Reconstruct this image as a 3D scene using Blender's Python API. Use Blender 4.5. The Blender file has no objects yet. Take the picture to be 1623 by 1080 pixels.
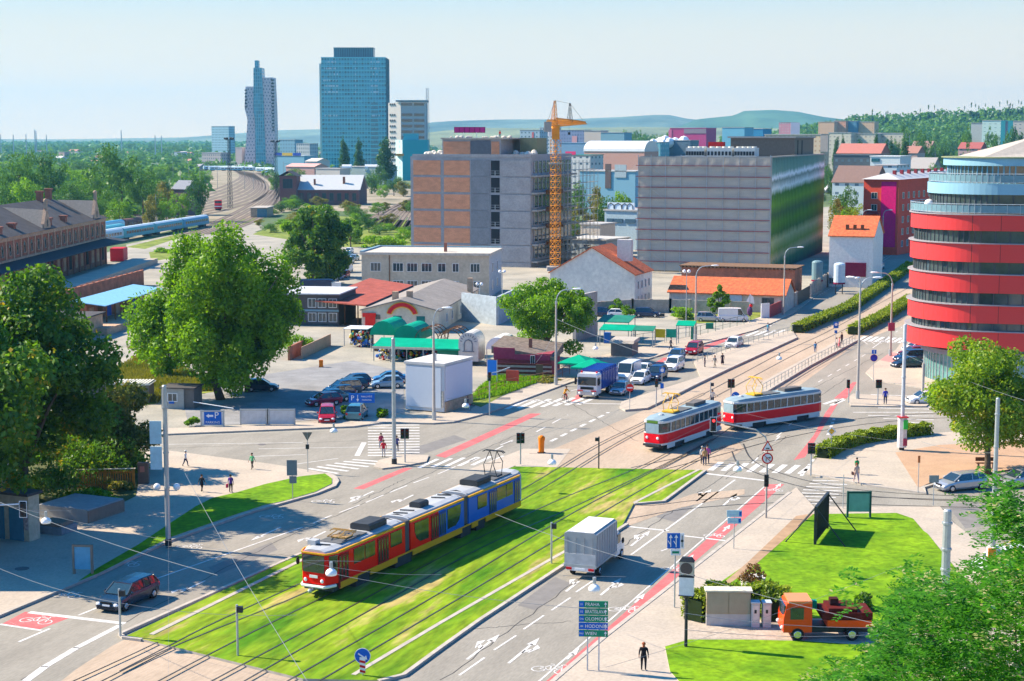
import bpy, math, random
import numpy as np
from mathutils import Vector, Matrix
R=math.radians
sc=bpy.context.scene
COL=sc.collection
F, H, CX, CY, YH=2600.0, 30.0, 811.5, 540.0, 218.0
PIT=math.atan((CY-YH)/F)
cd=bpy.data.cameras.new('camera');cam=bpy.data.objects.new('camera', cd);COL.objects.link(cam)
cam.location=(0, 0, H);cam.rotation_euler=(R(90)-PIT, 0, 0)
cd.sensor_width=36;cd.lens=36*F/1623;cd.clip_start=0.5;cd.clip_end=40000
sc.camera=cam
SUN_EL, SUN_AZ=39.0, -72.0
w=bpy.data.worlds.new('World');sc.world=w;w.use_nodes=True
nt=w.node_tree;bg=nt.nodes['Background']
sky=nt.nodes.new('ShaderNodeTexSky');sky.sky_type='NISHITA';sky.sun_disc=False
sky.sun_elevation=R(SUN_EL);sky.sun_rotation=R(SUN_AZ);sky.altitude=200
sky.air_density=1.0;sky.dust_density=1.2;sky.ozone_density=2.0
tcw=nt.nodes.new('ShaderNodeTexCoord');spw=nt.nodes.new('ShaderNodeSeparateXYZ');nt.links.new(tcw.outputs['Generated'], spw.inputs[0])
hs=nt.nodes.new('ShaderNodeMix');hs.data_type='RGBA';hs.blend_type='MULTIPLY';hs.inputs[0].default_value=1
hs.inputs[7].default_value=(0.17, 0.80, 1.34, 1);nt.links.new(sky.outputs[0], hs.inputs[6])
rw=nt.nodes.new('ShaderNodeValToRGB');nt.links.new(spw.outputs[2], rw.inputs[0])
e=rw.color_ramp.elements;e[0].position=0;e[0].color=(7.0, 5.3, 3.4, 1);e[1].position=.085;e[1].color=(4.1, 4.5, 4.3, 1)
mw=nt.nodes.new('ShaderNodeMapRange');mw.interpolation_type='SMOOTHSTEP';mw.inputs[1].default_value=.06;mw.inputs[2].default_value=.17;nt.links.new(spw.outputs[2], mw.inputs[0])
hw=nt.nodes.new('ShaderNodeMix');hw.data_type='RGBA';nt.links.new(mw.outputs[0], hw.inputs[0]);nt.links.new(rw.outputs[0], hw.inputs[6]);nt.links.new(hs.outputs[2], hw.inputs[7])
nt.links.new(hw.outputs[2], bg.inputs[0])
bg.inputs[1].default_value=0.085
sd=bpy.data.lights.new('sun', 'SUN');so=bpy.data.objects.new('sun', sd);COL.objects.link(so)
sd.energy=5.0;sd.angle=R(0.55);sd.color=(1.0, 0.83, 0.62)
sv=Vector((math.sin(R(SUN_AZ))*math.cos(R(SUN_EL)), math.cos(R(SUN_AZ))*math.cos(R(SUN_EL)), math.sin(R(SUN_EL))))
so.rotation_euler=sv.to_track_quat('Z', 'Y').to_euler();so.location=(0, 0, 200)
sc.view_settings.view_transform='Standard';sc.view_settings.look='None'
sc.view_settings.exposure=1.2;sc.view_settings.gamma=1
sc.cycles.max_bounces=5;sc.cycles.diffuse_bounces=2;sc.cycles.glossy_bounces=2
sc.cycles.transmission_bounces=3;sc.cycles.transparent_max_bounces=6;sc.cycles.volume_bounces=0
sc.cycles.use_adaptive_sampling=True;sc.cycles.use_denoising=True
sc.cycles.sample_clamp_indirect=4
def ray(x, y):
 a=(x-CX)/F;b=(CY-y)/F
 return a, math.cos(PIT)+b*math.sin(PIT), -math.sin(PIT)+b*math.cos(PIT)
def g(x, y, z=0.0):
 d=ray(x, y);t=(z-H)/d[2]
 return Vector((d[0]*t, d[1]*t, z))
def atY(x, y, Y):
 d=ray(x, y);t=Y/d[1]
 return Vector((d[0]*t, Y, H+d[2]*t))
def P2(pts, z=0.0):return[tuple(g(x, y, z))[:2]for x, y in pts]
def top_z(px, pyb, pyt):
 """height of a thing whose foot shows at (px, pyb) and whose top shows at row pyt"""
 return atY(px, pyt, g(px, pyb).y).z
ST=R(21)
U=Vector((math.sin(ST), math.cos(ST), 0));V=Vector((math.cos(ST), -math.sin(ST), 0))
def heading(p, q):
 d=Vector(q[:2])-Vector(p[:2]);return -math.atan2(d.x, d.y)
def M(name, col, rough=0.8, var=0.12, scale=2.0, metal=0.0, bump=0.0, spec=0.12, stretch=None, tint=None, world=False, emit=0, fine=0, fa=.11):
 m=bpy.data.materials.new(name);m.use_nodes=True;n=m.node_tree;b=n.nodes['Principled BSDF']
 b.inputs['Roughness'].default_value=rough;b.inputs['Metallic'].default_value=metal
 b.inputs['Specular IOR Level'].default_value=spec
 tc=n.nodes.new('ShaderNodeTexCoord');src=tc.outputs['Object']
 if world:src=n.nodes.new('ShaderNodeNewGeometry').outputs['Position']
 if stretch:
  mp=n.nodes.new('ShaderNodeMapping');mp.vector_type='TEXTURE'
  mp.inputs['Rotation'].default_value=(0, 0, -ST);mp.inputs['Scale'].default_value=stretch
  n.links.new(src, mp.inputs[0]);src=mp.outputs[0]
 nz=n.nodes.new('ShaderNodeTexNoise');nz.inputs['Scale'].default_value=scale;nz.inputs['Detail'].default_value=6
 nz.inputs['Roughness'].default_value=0.62
 n.links.new(src, nz.inputs[0])
 rp=n.nodes.new('ShaderNodeValToRGB');rp.color_ramp.elements[0].position=0.32;rp.color_ramp.elements[1].position=0.70
 c1=tint or col
 rp.color_ramp.elements[0].color=(*[min(1, c*(1-var))for c in c1], 1)
 rp.color_ramp.elements[1].color=(*[min(1, c*(1+var))for c in col], 1)
 n.links.new(nz.outputs[0], rp.inputs[0]);out=rp.outputs[0]
 if fine:
  n2=n.nodes.new('ShaderNodeTexNoise');n2 .inputs['Scale'].default_value=fine;n2 .inputs['Detail'].default_value=4
  n.links.new(src, n2 .inputs[0])
  mr=n.nodes.new('ShaderNodeMapRange');mr.inputs[1].default_value=.3;mr.inputs[2].default_value=.7
  mr.inputs[3].default_value=1-fa;mr.inputs[4].default_value=1+fa;n.links.new(n2 .outputs[0], mr.inputs[0])
  mx=n.nodes.new('ShaderNodeMix');mx.data_type='RGBA';mx.blend_type='MULTIPLY';mx.inputs[0].default_value=1
  n.links.new(out, mx.inputs[6]);n.links.new(mr.outputs[0], mx.inputs[7]);out=mx.outputs[2]
 n.links.new(out, b.inputs['Base Color'])
 if emit:
  b.inputs['Emission Color'].default_value=(*col, 1);b.inputs['Emission Strength'].default_value=emit
 if bump:
  bp=n.nodes.new('ShaderNodeBump');bp.inputs['Strength'].default_value=bump;bp.inputs['Distance'].default_value=0.1
  n.links.new(nz.outputs[0], bp.inputs['Height']);n.links.new(bp.outputs[0], b.inputs['Normal'])
 return m
def leafmat(name, dark, light, trans=0.35, yellow=None, scale=0.5):
 m=bpy.data.materials.new(name);m.use_nodes=True;n=m.node_tree
 n.nodes.remove(n.nodes['Principled BSDF']);o=n.nodes['Material Output']
 geo=n.nodes.new('ShaderNodeNewGeometry');oi=n.nodes.new('ShaderNodeObjectInfo')
 nz=n.nodes.new('ShaderNodeTexNoise');nz.inputs['Scale'].default_value=scale;nz.inputs['Detail'].default_value=3
 n.links.new(geo.outputs['Position'], nz.inputs[0])
 a1=n.nodes.new('ShaderNodeMath');a1 .operation='MULTIPLY_ADD';a1 .inputs[1].default_value=0.35
 n.links.new(geo.outputs['Random Per Island'], a1 .inputs[0]);n.links.new(nz.outputs[0], a1 .inputs[2])
 a2=n.nodes.new('ShaderNodeMath');a2 .operation='MULTIPLY_ADD';a2 .inputs[1].default_value=0.12
 n.links.new(oi.outputs['Random'], a2 .inputs[0]);n.links.new(a1 .outputs[0], a2 .inputs[2])
 rp=n.nodes.new('ShaderNodeValToRGB');e=rp.color_ramp.elements
 e[0].position=0.40;e[0].color=(*dark, 1);e[1].position=.90;e[1].color=(*light, 1)
 if yellow:
  k=e.new(1.0);k.color=(*yellow, 1)
 n.links.new(a2 .outputs[0], rp.inputs[0])
 d=n.nodes.new('ShaderNodeBsdfDiffuse');t=n.nodes.new('ShaderNodeBsdfTranslucent');mx=n.nodes.new('ShaderNodeMixShader')
 n.links.new(rp.outputs[0], d.inputs[0])
 tn=n.nodes.new('ShaderNodeMix');tn.data_type='RGBA';tn.blend_type='MULTIPLY';tn.inputs[0].default_value=1
 tn.inputs[7].default_value=(1.5, 1.5, 0.35, 1)
 n.links.new(rp.outputs[0], tn.inputs[6]);n.links.new(tn.outputs[2], t.inputs[0])
 gl=n.nodes.new('ShaderNodeBsdfGlossy');gl.inputs['Roughness'].default_value=0.45
 gl.inputs['Color'].default_value=(0.9, 0.95, 1, 1)
 mx.inputs[0].default_value=trans;n.links.new(d.outputs[0], mx.inputs[1]);n.links.new(t.outputs[0], mx.inputs[2])
 m2=n.nodes.new('ShaderNodeMixShader');m2 .inputs[0].default_value=0.018
 n.links.new(mx.outputs[0], m2 .inputs[1]);n.links.new(gl.outputs[0], m2 .inputs[2]);n.links.new(m2 .outputs[0], o.inputs[0])
 return m
def gridmat(name, wall, glass, bw, bh, mortar=0.25, rough=0.15, var=0.5, axis='XZ', offset=0.0, metal=0.0, squash=1.0):
 """a wall face patterned with panes: brick texture laid along the face (object space)"""
 m=bpy.data.materials.new(name);m.use_nodes=True;n=m.node_tree;b=n.nodes['Principled BSDF']
 tc=n.nodes.new('ShaderNodeTexCoord');sp=n.nodes.new('ShaderNodeSeparateXYZ');cb=n.nodes.new('ShaderNodeCombineXYZ')
 n.links.new(tc.outputs['Object'], sp.inputs[0])
 ad=n.nodes.new('ShaderNodeMath');ad.operation='ADD'
 n.links.new(sp.outputs[0], ad.inputs[0]);n.links.new(sp.outputs[1], ad.inputs[1])
 n.links.new(ad.outputs[0], cb.inputs[0]);n.links.new(sp.outputs[2], cb.inputs[1])
 br=n.nodes.new('ShaderNodeTexBrick');br.offset=offset;br.squash=squash
 br.inputs['Scale'].default_value=1;br.inputs['Brick Width'].default_value=bw;br.inputs['Row Height'].default_value=bh
 br.inputs['Mortar Size'].default_value=mortar;br.inputs['Mortar Smooth'].default_value=0.0;br.inputs['Bias'].default_value=0
 br.inputs['Color1'].default_value=(*[c*(1-var)for c in glass], 1);br.inputs['Color2'].default_value=(*[min(1, c*(1+var))for c in glass], 1)
 br.inputs['Mortar'].default_value=(*wall, 1)
 n.links.new(cb.outputs[0], br.inputs[0]);n.links.new(br.outputs[0], b.inputs['Base Color'])
 mr=n.nodes.new('ShaderNodeMapRange');mr.inputs[3].default_value=rough;mr.inputs[4].default_value=0.75
 n.links.new(br.outputs[1], mr.inputs[0]);n.links.new(mr.outputs[0], b.inputs['Roughness'])
 b.inputs['Metallic'].default_value=metal
 return m
mt={}
def C(name, col, **k):
 if name not in mt:mt[name]=M(name, col, **k)
 return mt[name]
asphalt=M('asphalt', (0.27, 0.252, 0.215), 0.9, 0.16, 0.35, world=True, stretch=(1.0, 5.0, 1.0), fine=9, bump=0.15)
concrete=M('concrete_paving', (0.44, 0.375, 0.30), 0.9, 0.08, 0.25, world=True, fine=5, tint=(0.41, 0.36, 0.30))
trackbed=M('track_concrete', (0.40, 0.315, 0.235), 0.9, 0.14, 0.3, world=True, stretch=(1.0, 5.0, 1.0), fine=6)
grassm=M('grass', (0.155, 0.29, 0.006), 0.95, 0.2, 0.30, world=True, stretch=(1.0, 4.5, 1.0), tint=(0.07, 0.22, 0.003), fine=2.6, fa=.32, bump=0.6)
g_=[n_ for n_ in grassm.node_tree.nodes if n_.type=='VALTORGB'][0].color_ramp.elements
k_=g_.new(.55);k_.color=(.19, .28, .01, 1);g_[-1].position=.63;g_[-1].color=(.36, .29, .10, 1)
lawnm=M('lawn', (0.165, 0.29, 0.006), 0.95, 0.15, 0.22, world=True, tint=(0.09, 0.22, 0.004), fine=2.4, fa=.30, bump=0.6)
earth=M('earth', (0.13, 0.17, 0.08), 0.95, 0.25, 0.012, world=True, tint=(0.06, 0.11, 0.04), fine=0.3)
yardm=M('yard_gravel', (0.36, 0.33, 0.27), 0.95, 0.15, 0.12, world=True, tint=(0.29, 0.28, 0.24), fine=3)
ballast=M('ballast', (0.34, 0.28, 0.21), 0.95, 0.25, 0.06, world=True, fine=2, tint=(0.22, 0.21, 0.13))
weedm=M('weeds', (0.22, 0.25, 0.05), 0.95, 0.3, 0.3, world=True, fine=4, tint=(0.10, 0.17, 0.02), bump=0.8)
kerbm=M('kerb_stone', (0.42, 0.38, 0.33), 0.85, 0.15, 1.5, world=True)
whitep=M('road_paint', (0.66, 0.65, 0.63), 0.8, 0.06, 1.0, tint=(.50, .49, .47), world=True, fine=6)
redp=M('red_lane_paint', (0.56, 0.15, 0.15), 0.85, 0.08, tint=(.46, .12, .12), scale=0.6, world=True, fine=6)
railm=M('rail_steel', (0.16, 0.14, 0.13), 0.35, 0.2, 2, metal=0.7)
groove=M('rail_groove', (0.03, 0.03, 0.02), 0.9, 0.2, 3)
steel=M('galvanised_steel', (0.42, 0.46, 0.48), 0.45, 0.08, 3, metal=0.5)
darkst=M('dark_steel', (0.04, 0.045, 0.05), 0.5, 0.2, 3, metal=0.3)
polec=M('pole_concrete', (0.42, 0.38, 0.34), 0.8, 0.12, 4)
white=M('white_paint', (0.78, 0.79, 0.80), 0.45, 0.04, 2)
black=M('black_rubber', (0.02, 0.02, 0.022), 0.7, 0.2, 4)
glass=M('dark_glass', (0.035, 0.055, 0.065), 0.08, 0.3, 1.2, spec=0.9)
chrome=M('bright_metal', (0.6, 0.6, 0.62), 0.25, 0.05, 4, metal=0.9)
lampw=M('lamp_glass', (0.85, 0.87, 0.88), 0.25, 0.03, 2)
redl=M('red_plastic', (0.60, 0.02, 0.02), 0.3, 0.05, 2)
wood=M('brown_wood', (0.16, 0.07, 0.03), 0.75, 0.25, 3)
bark=M('bark', (0.11, 0.085, 0.06), 0.9, 0.3, 3, bump=0.5)
yel=M('yellow_paint', (0.75, 0.42, 0.03), 0.45, 0.08, 2)
signblue=M('sign_blue', (0.012, 0.12, 0.50), 0.4, 0.05, 2)
signgreen=M('sign_green', (0.01, 0.24, 0.13), 0.4, 0.05, 2)
L_a=leafmat('leaf_lime', (0.025, 0.095, 0.008), (0.19, 0.36, 0.012), 0.45)
L_b=leafmat('leaf_dark', (0.02, 0.08, 0.018), (0.13, 0.26, 0.02), 0.4, yellow=(0.40, 0.28, 0.03))
L_c=leafmat('leaf_plane', (0.06, 0.15, 0.012), (0.24, 0.37, 0.02), 0.45, yellow=(0.40, 0.36, 0.04))
L_f=leafmat('leaf_far', (0.018, 0.075, 0.022), (0.11, 0.24, 0.03), 0.3, scale=0.12)
L_p=leafmat('leaf_poplar', (0.012, 0.06, 0.025), (0.06, 0.15, 0.03), 0.3, scale=0.2)
L_y=leafmat('leaf_yellowing', (0.07, 0.10, 0.02), (0.24, 0.22, 0.04), 0.35, scale=0.3)
L_r=leafmat('leaf_locust', (0.010, 0.075, 0.010), (0.075, 0.28, 0.010), 0.45, yellow=(0.50, 0.45, 0.25), scale=1.5)
L_h=leafmat('leaf_hedge', (0.06, 0.13, 0.010), (0.30, 0.37, 0.02), 0.3, scale=0.8)
class MB:
 def __init__(s):s.v=[];s.f=[];s.m=[]
 def face(s, pts, m=0):
  i=len(s.v);s.v+=[tuple(p)for p in pts];s.f.append(tuple(range(i, i+len(pts))));s.m.append(m);return s
 def add(s, vs, fs, m=0):
  i=len(s.v);s.v+=[tuple(p)for p in vs];s.f+=[tuple(a+i for a in f)for f in fs];s.m+=[m]*len(fs);return s
 def box(s, x0, x1, y0, y1, z0, z1, m=0):
  return s.add([(x0, y0, z0), (x1, y0, z0), (x1, y1, z0), (x0, y1, z0), (x0, y0, z1), (x1, y0, z1), (x1, y1, z1), (x0, y1, z1)], [(0, 3, 2, 1), (4, 5, 6, 7), (0, 1, 5, 4), (1, 2, 6, 5), (2, 3, 7, 6), (3, 0, 4, 7)], m)
 def prism(s, pts, z0, z1, m=0, mside=None):
  a=sum(pts[i][0]*pts[(i+1)%len(pts)][1]-pts[(i+1)%len(pts)][0]*pts[i][1]for i in range(len(pts)))
  if a<0:pts=pts[::-1]
  n=len(pts);z0f=z0 if callable(z0)else (lambda x, y:z0)
  s.face([(x, y, z1)for x, y in pts], m)
  s.face([(x, y, z0)for x, y in pts[::-1]], m if mside is None else mside)
  for i in range(n):
   p, q=pts[i], pts[(i+1)%n]
   s.face([(p[0], p[1], z0), (q[0], q[1], z0), (q[0], q[1], z1), (p[0], p[1], z1)], m if mside is None else mside)
  return s
 def cyl(s, p, q, r0, r1=None, n=8, m=0, caps=True):
  r1=r0 if r1 is None else r1;p=Vector(p);q=Vector(q);d=(q-p).normalized()
  a=d.orthogonal().normalized();b=d.cross(a);i=len(s.v)
  for c, r in ((p, r0), (q, r1)):
   for k in range(n):
    t=2*math.pi*k/n;s.v.append(tuple(c+a*(r*math.cos(t))+b*(r*math.sin(t))))
  for k in range(n):
   k2=(k+1)%n;s.f.append((i+k, i+k2, i+n+k2, i+n+k));s.m.append(m)
  if caps:
   s.f.append(tuple(i+k for k in range(n))[::-1]);s.m.append(m)
   s.f.append(tuple(i+n+k for k in range(n)));s.m.append(m)
  return s
 def tube(s, pts, r, n=6, m=0):
  pts=[Vector(p)for p in pts];rs=r if isinstance(r, (list, tuple))else[r]*len(pts);i=len(s.v);a=None
  for j, p in enumerate(pts):
   d=(pts[min(j+1, len(pts)-1)]-pts[max(j-1, 0)]).normalized()
   if a is None:a=d.orthogonal().normalized()
   a=(a-d*a.dot(d)).normalized();b=d.cross(a)
   for k in range(n):
    t=2*math.pi*k/n;s.v.append(tuple(p+a*(rs[j]*math.cos(t))+b*(rs[j]*math.sin(t))))
  for j in range(len(pts)-1):
   for k in range(n):
    k2=(k+1)%n;s.f.append((i+j*n+k, i+j*n+k2, i+(j+1)*n+k2, i+(j+1)*n+k));s.m.append(m)
  s.f.append(tuple(i+k for k in range(n))[::-1]);s.m.append(m)
  e=i+(len(pts)-1)*n;s.f.append(tuple(e+k for k in range(n)));s.m.append(m)
  return s
 def sph(s, c, r, n=10, h=6, m=0, sz=1.0, sx=1.0, sy=1.0, z0=-1.0):
  i=len(s.v)
  for j in range(h+1):
   ph=-math.pi/2+math.pi*j/h;z=max(math.sin(ph), z0);rr=math.cos(ph)
   for k in range(n):
    t=2*math.pi*k/n;s.v.append((c[0]+r*sx*rr*math.cos(t), c[1]+r*sy*rr*math.sin(t), c[2]+r*sz*z))
  for j in range(h):
   for k in range(n):
    k2=(k+1)%n;s.f.append((i+j*n+k, i+j*n+k2, i+(j+1)*n+k2, i+(j+1)*n+k));s.m.append(m)
  return s
 def loft(s, secs, m=0, caps=True, closed=True):
  """secs: list of equally long point loops"""
  n=len(secs[0]);i=len(s.v)
  for L in secs:s.v+=[tuple(p)for p in L]
  for j in range(len(secs)-1):
   for k in range(n if closed else n-1):
    k2=(k+1)%n;s.f.append((i+j*n+k, i+j*n+k2, i+(j+1)*n+k2, i+(j+1)*n+k));s.m.append(m)
  if caps:
   s.f.append(tuple(i+k for k in range(n))[::-1]);s.m.append(m)
   e=i+(len(secs)-1)*n;s.f.append(tuple(e+k for k in range(n)));s.m.append(m)
  return s
 def build(s, name, mats, parent=None, smooth=False, loc=None, rz=0):
  me=bpy.data.meshes.new(name);me.from_pydata(s.v, [], s.f);me.update()
  mats=mats if isinstance(mats, (list, tuple))else[mats]
  for q in mats:me.materials.append(q)
  if len(mats)>1:me.polygons.foreach_set('material_index', s.m)
  if smooth:me.shade_smooth()
  return link(name, me, parent, loc, rz)
def link(name, me, parent=None, loc=None, rz=0):
 o=bpy.data.objects.new(name, me);COL.objects.link(o);o.parent=parent
 if loc is not None:o.location=loc
 if rz:o.rotation_euler=(0, 0, rz)
 return o
def thing(name, label, cat, loc=(0, 0, 0), rz=0, group=None):
 o=bpy.data.objects.new(name, None);COL.objects.link(o);o.location=loc;o.rotation_euler=(0, 0, rz)
 o.empty_display_size=0.3;return tag(o, label, cat, group)
def tag(o, label, cat, group=None, kind=None):
 o['label']=label;o['category']=cat
 if group:o['group']=group
 if kind:o['kind']=kind
 return o
def struct(o, kind='structure'):o['kind']=kind;return o
def B(name, mats, parent=None, *boxes, smooth=False):
 b=MB()
 for q in boxes:b.box(*q)
 return b.build(name, mats, parent, smooth)
_kids={}
def clone(root, loc, rz=0, label=None, group=None, scale=None):
 r=root.copy();COL.objects.link(r);r.location=loc;r.rotation_euler=(0, 0, rz)
 if label:r['label']=label
 if group:r['group']=group
 if scale:r.scale=(scale, )*3 if not isinstance(scale, tuple)else scale
 for c in root.children:
  k=c.copy();COL.objects.link(k);k.parent=r
  for d in c.children:
   e=d.copy();COL.objects.link(e);e.parent=k
 return r
def text(s, size, m, parent, loc, rot=(R(90), 0, 0), name='lettering', align='CENTER', sx=1.0):
 c=bpy.data.curves.new(name, 'FONT');c.body=s;c.size=size;c.align_x=align;c.align_y='CENTER';c.resolution_u=2
 c.extrude=0.004
 o=bpy.data.objects.new(name, c);COL.objects.link(o)
 dg=bpy.context.evaluated_depsgraph_get();me=bpy.data.meshes.new_from_object(o.evaluated_get(dg))
 bpy.data.objects.remove(o);me.materials.clear();me.materials.append(m)
 q=link(name, me, parent, loc);q.rotation_euler=rot;q.scale=(sx, 1, 1);return q
def quads_mesh(name, verts, m):
 """verts: (N,4,3) array"""
 n=len(verts);me=bpy.data.meshes.new(name)
 me.vertices.add(n*4);me.vertices.foreach_set('co', verts.astype(np.float32).ravel())
 me.loops.add(n*4);me.loops.foreach_set('vertex_index', np.arange(n*4, dtype=np.int32))
 me.polygons.add(n);me.polygons.foreach_set('loop_start', np.arange(0, n*4, 4, dtype=np.int32))
 me.polygons.foreach_set('loop_total', np.full(n, 4, dtype=np.int32))
 me.materials.append(m);me.update(calc_edges=True);return me
def leaves(cen, size, rng, out=None, up=0.3):
 n=len(cen);nrm=rng.normal(size=(n, 3))
 if out is not None:nrm=nrm*0.75+out*0.8
 nrm[:, 2]+=up;nrm/=np.linalg.norm(nrm, axis=1)[:, None]+1e-9
 a=np.cross(nrm, rng.normal(size=(n, 3)));a/=np.linalg.norm(a, axis=1)[:, None]+1e-9
 b=np.cross(nrm, a);s=(size*(0.6+0.8*rng.random(n)))[:, None]
 a=a*s;b=b*s*0.62
 return np.stack([cen-a, cen-b, cen+a, cen+b], 1)
def crown_pts(blobs, n, rng, thin=0.5):
 """points through the shells of ellipsoid clumps [(c, r3)]"""
 w_=np.array([r[0]*r[1]+r[0]*r[2]for c, r in blobs]);idx=rng.choice(len(blobs), n, p=w_/w_.sum())
 c=np.array([b[0]for b in blobs])[idx];r=np.array([b[1]for b in blobs])[idx]
 d=rng.normal(size=(n, 3));d/=np.linalg.norm(d, axis=1)[:, None]
 rad=(thin+(1-thin)*np.sqrt(rng.random(n))+0.12*rng.normal(size=n))[:, None]
 return c+d*r*rad, d
def crown_blobs(cz, rx, rz, k, rng, size=0.34, shape='round'):
 bl=[]
 for i in range(k):
  d=rng.normal(size=3);d/=np.linalg.norm(d);az=math.atan2(d[1], d[0]);t=rng.random()**0.36*(.90+.13*math.sin(3*az+k)+.10*math.sin(5*az+2*k+3*d[2]))
  z=d[2]*t;wd=1.0
  if shape=='cone':wd=max(0.25, 1.05-0.85*(z+1)/2*1.0)
  if shape=='plum':wd=max(0.35, 1.1-0.75*max(0, z))
  s=size*(0.35+0.75*rng.random())
  if shape=='flame':wd=1.02-.42*max(0, z);s*=.9
  bl.append(((d[0]*t*rx*wd, d[1]*t*rx*wd, cz+z*rz), (rx*s*wd, rx*s*wd, min(rx, rz)*s*(1.35 if shape=='flame' else 0.85))))
 return bl
def trunk_mb(h0, h1, r, rng, spread, nl=6, mb=None):
 b=mb or MB();x=rng.normal()*0.03*h1;top=(x, x*.5, h0+(h1-h0)*0.55)
 b.tube([(0, 0, -0.1), (x*.3, 0, h0*.5), (x*.6, 0, h0), top], [r*1.25, r, r*.85, r*.35], 8)
 for i in range(nl):
  a=2*math.pi*(i+rng.random()*.6)/nl;z0=h0*(0.75+0.5*rng.random());e=spread*(0.55+0.3*rng.random())
  b.tube([(x*.5, 0, z0), (math.cos(a)*e*.45, math.sin(a)*e*.45, z0+(h1-z0)*.33), (math.cos(a)*e, math.sin(a)*e, z0+(h1-z0)*(.5+.25*rng.random()))], [r*.5, r*.3, r*.08], 6)
 return b
def tree(label, loc, h, wid, n, leaf, m, k=40, h0=None, seed=1, shape='round', name='tree', tr=None, group=None, cat='tree', bsize=0.34, cb=0.12, sq=1.0):
 rng=np.random.default_rng(seed);h0=h*0.2 if h0 is None else h0
 t=thing(name, label, cat, loc, rng.random()*6, group)
 trunk_mb(max(h0, h*.15), h, tr or h*0.022, rng, wid/2).build('trunk', bark, t, smooth=True)
 zb=h*cb;bl=crown_blobs((h+zb)/2, wid/2, (h-zb)/2, k, rng, bsize, shape)
 c, d=crown_pts(bl, n, rng);c[:, 2]=np.clip(c[:, 2], zb*.6, h*1.03)
 link('crown', quads_mesh('crown', leaves(c, leaf, rng, d), m), t)
 return t
# ================================================================= ground, roads, kerbs, markings
def sheet(name, px, z, m, world=False):
 pts=px if world else P2(px)
 a=sum(pts[i][0]*pts[(i+1)%len(pts)][1]-pts[(i+1)%len(pts)][0]*pts[i][1]for i in range(len(pts)))
 if a<0:pts=pts[::-1]
 b=MB();b.face([(x, y, z)for x, y in pts]);o=b.build(name, m);struct(o)
 return o
struct(MB().face([(-16000, -600, 0), (16000, -600, 0), (16000, 26000, 0), (-16000, 26000, 0)]).build('ground', earth))
sheet('yard', [(-2500, 1500), (2200, 1500), (2300, 640), (1640, 560), (1560, 330), (1430, 318), (1290, 330), (1000, 352), (700, 352), (560, 392), (350, 360), (170, 400), (0, 440), (-900, 600)], 0.004, yardm)
sheet('railway_ground', [(130, 400), (325, 352), (420, 345), (480, 330), (655, 345), (655, 300), (430, 292), (420, 262), (340, 262), (330, 288), (290, 306), (215, 322), (100, 345), (60, 390)], 0.008, ballast)
sheet('goods_road', [(230, 470), (300, 415), (330, 395), (420, 362), (400, 345), (320, 362), (200, 388), (205, 425), (226, 448)], 0.012, yardm)
road_px=[(-500, 1300), (1700, 1300), (1800, 770), (1760, 620), (1480, 618), (1416, 530), (1520, 330), (1478, 330), (1440, 374), (1320, 446), (1200, 520), (1100, 540), (900, 609), (600, 680), (240, 693), (-400, 705), (-400, 1000)]
sheet('road', road_px, 0.012, asphalt)
KZ=0.15
def slab(name, px, z1, m, kerb=True, z0=0.0, inset=None):
 pts=P2(px);b=MB();b.prism(pts, z0, z1, 0, 1);o=b.build(name, [m, kerbm]);struct(o)
 return o
def kerb(px, w=0.16, z=KZ+0.03, closed=False, name='kerb'):
 pts=[Vector(p)for p in P2(px)];b=MB();n=len(pts)
 nr=[]
 for i in range(n):
  d=(pts[min(i+1, n-1)]-pts[max(i-1, 0)]).normalized();nr.append(Vector((d.y, -d.x)))
 A_=[p+q*w*.5 for p, q in zip(pts, nr)];B_=[p-q*w*.5 for p, q in zip(pts, nr)]
 for i in range(n-1):
  b.prism([tuple(A_[i]), tuple(A_[i+1]), tuple(B_[i+1]), tuple(B_[i])], 0, z)
 return struct(b.build(name, kerbm))
slab('pavement', [(-500, 1150), (-60, 1002), (0, 978), (150, 915), (267, 860), (400, 813), (500, 785), (530, 773), (535, 765), (531, 758), (520, 753), (430, 738), (270, 717), (100, 713), (-400, 722)], KZ, concrete)
kerb([(-60, 1002), (0, 978), (150, 915), (267, 860), (400, 813), (500, 785), (530, 773), (535, 765), (531, 758), (520, 753)], 0.3)
slab('lawn', [(124, 926), (156, 904), (220, 867), (270, 833), (311, 806), (337, 793), (376, 784), (420, 771), (474, 759), (515, 754), (526, 762), (526, 770), (500, 783), (453, 797), (420, 804), (360, 824), (267, 857), (155, 914)], KZ+0.05, lawnm)
slab('tram_verge', [(196, 1014), (475, 882), (520, 862), (815, 742), (1118, 748), (1052, 797), (1005, 800), (985, 838), (880, 907), (760, 985), (640, 1072), (600, 1083), (480, 1080), (225, 1017)], KZ, grassm)
kerb([(225, 1017), (196, 1013), (190, 1008), (475, 881), (520, 861), (815, 741)], 0.28)
kerb([(240, 1010), (475, 893), (520, 872)], 0.35)
kerb([(600, 1083), (640, 1073), (700, 1029), (760, 986), (880, 907), (994, 833)], 0.28)
kerb([(1005, 801), (1052, 797), (1118, 748)], 0.28)
kerb([(560, 1074), (700, 990), (880, 886), (905, 872)], 0.30, KZ+.02)
kerb([(1005, 800), (1108, 747)], 0.30, KZ+.02)
sheet('track_crossing', [(-150, 1300), (560, 1300), (480, 1081), (225, 1017), (196, 1015), (178, 1024), (120, 1062), (40, 1125)], 0.016, trackbed)
sheet('track_crossing', [(780, 742), (1120, 748), (1180, 712), (1160, 690), (1362, 542), (1500, 490), (1470, 440), (1265, 527), (1150, 590), (1000, 660), (870, 715)], 0.016, trackbed)
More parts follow.
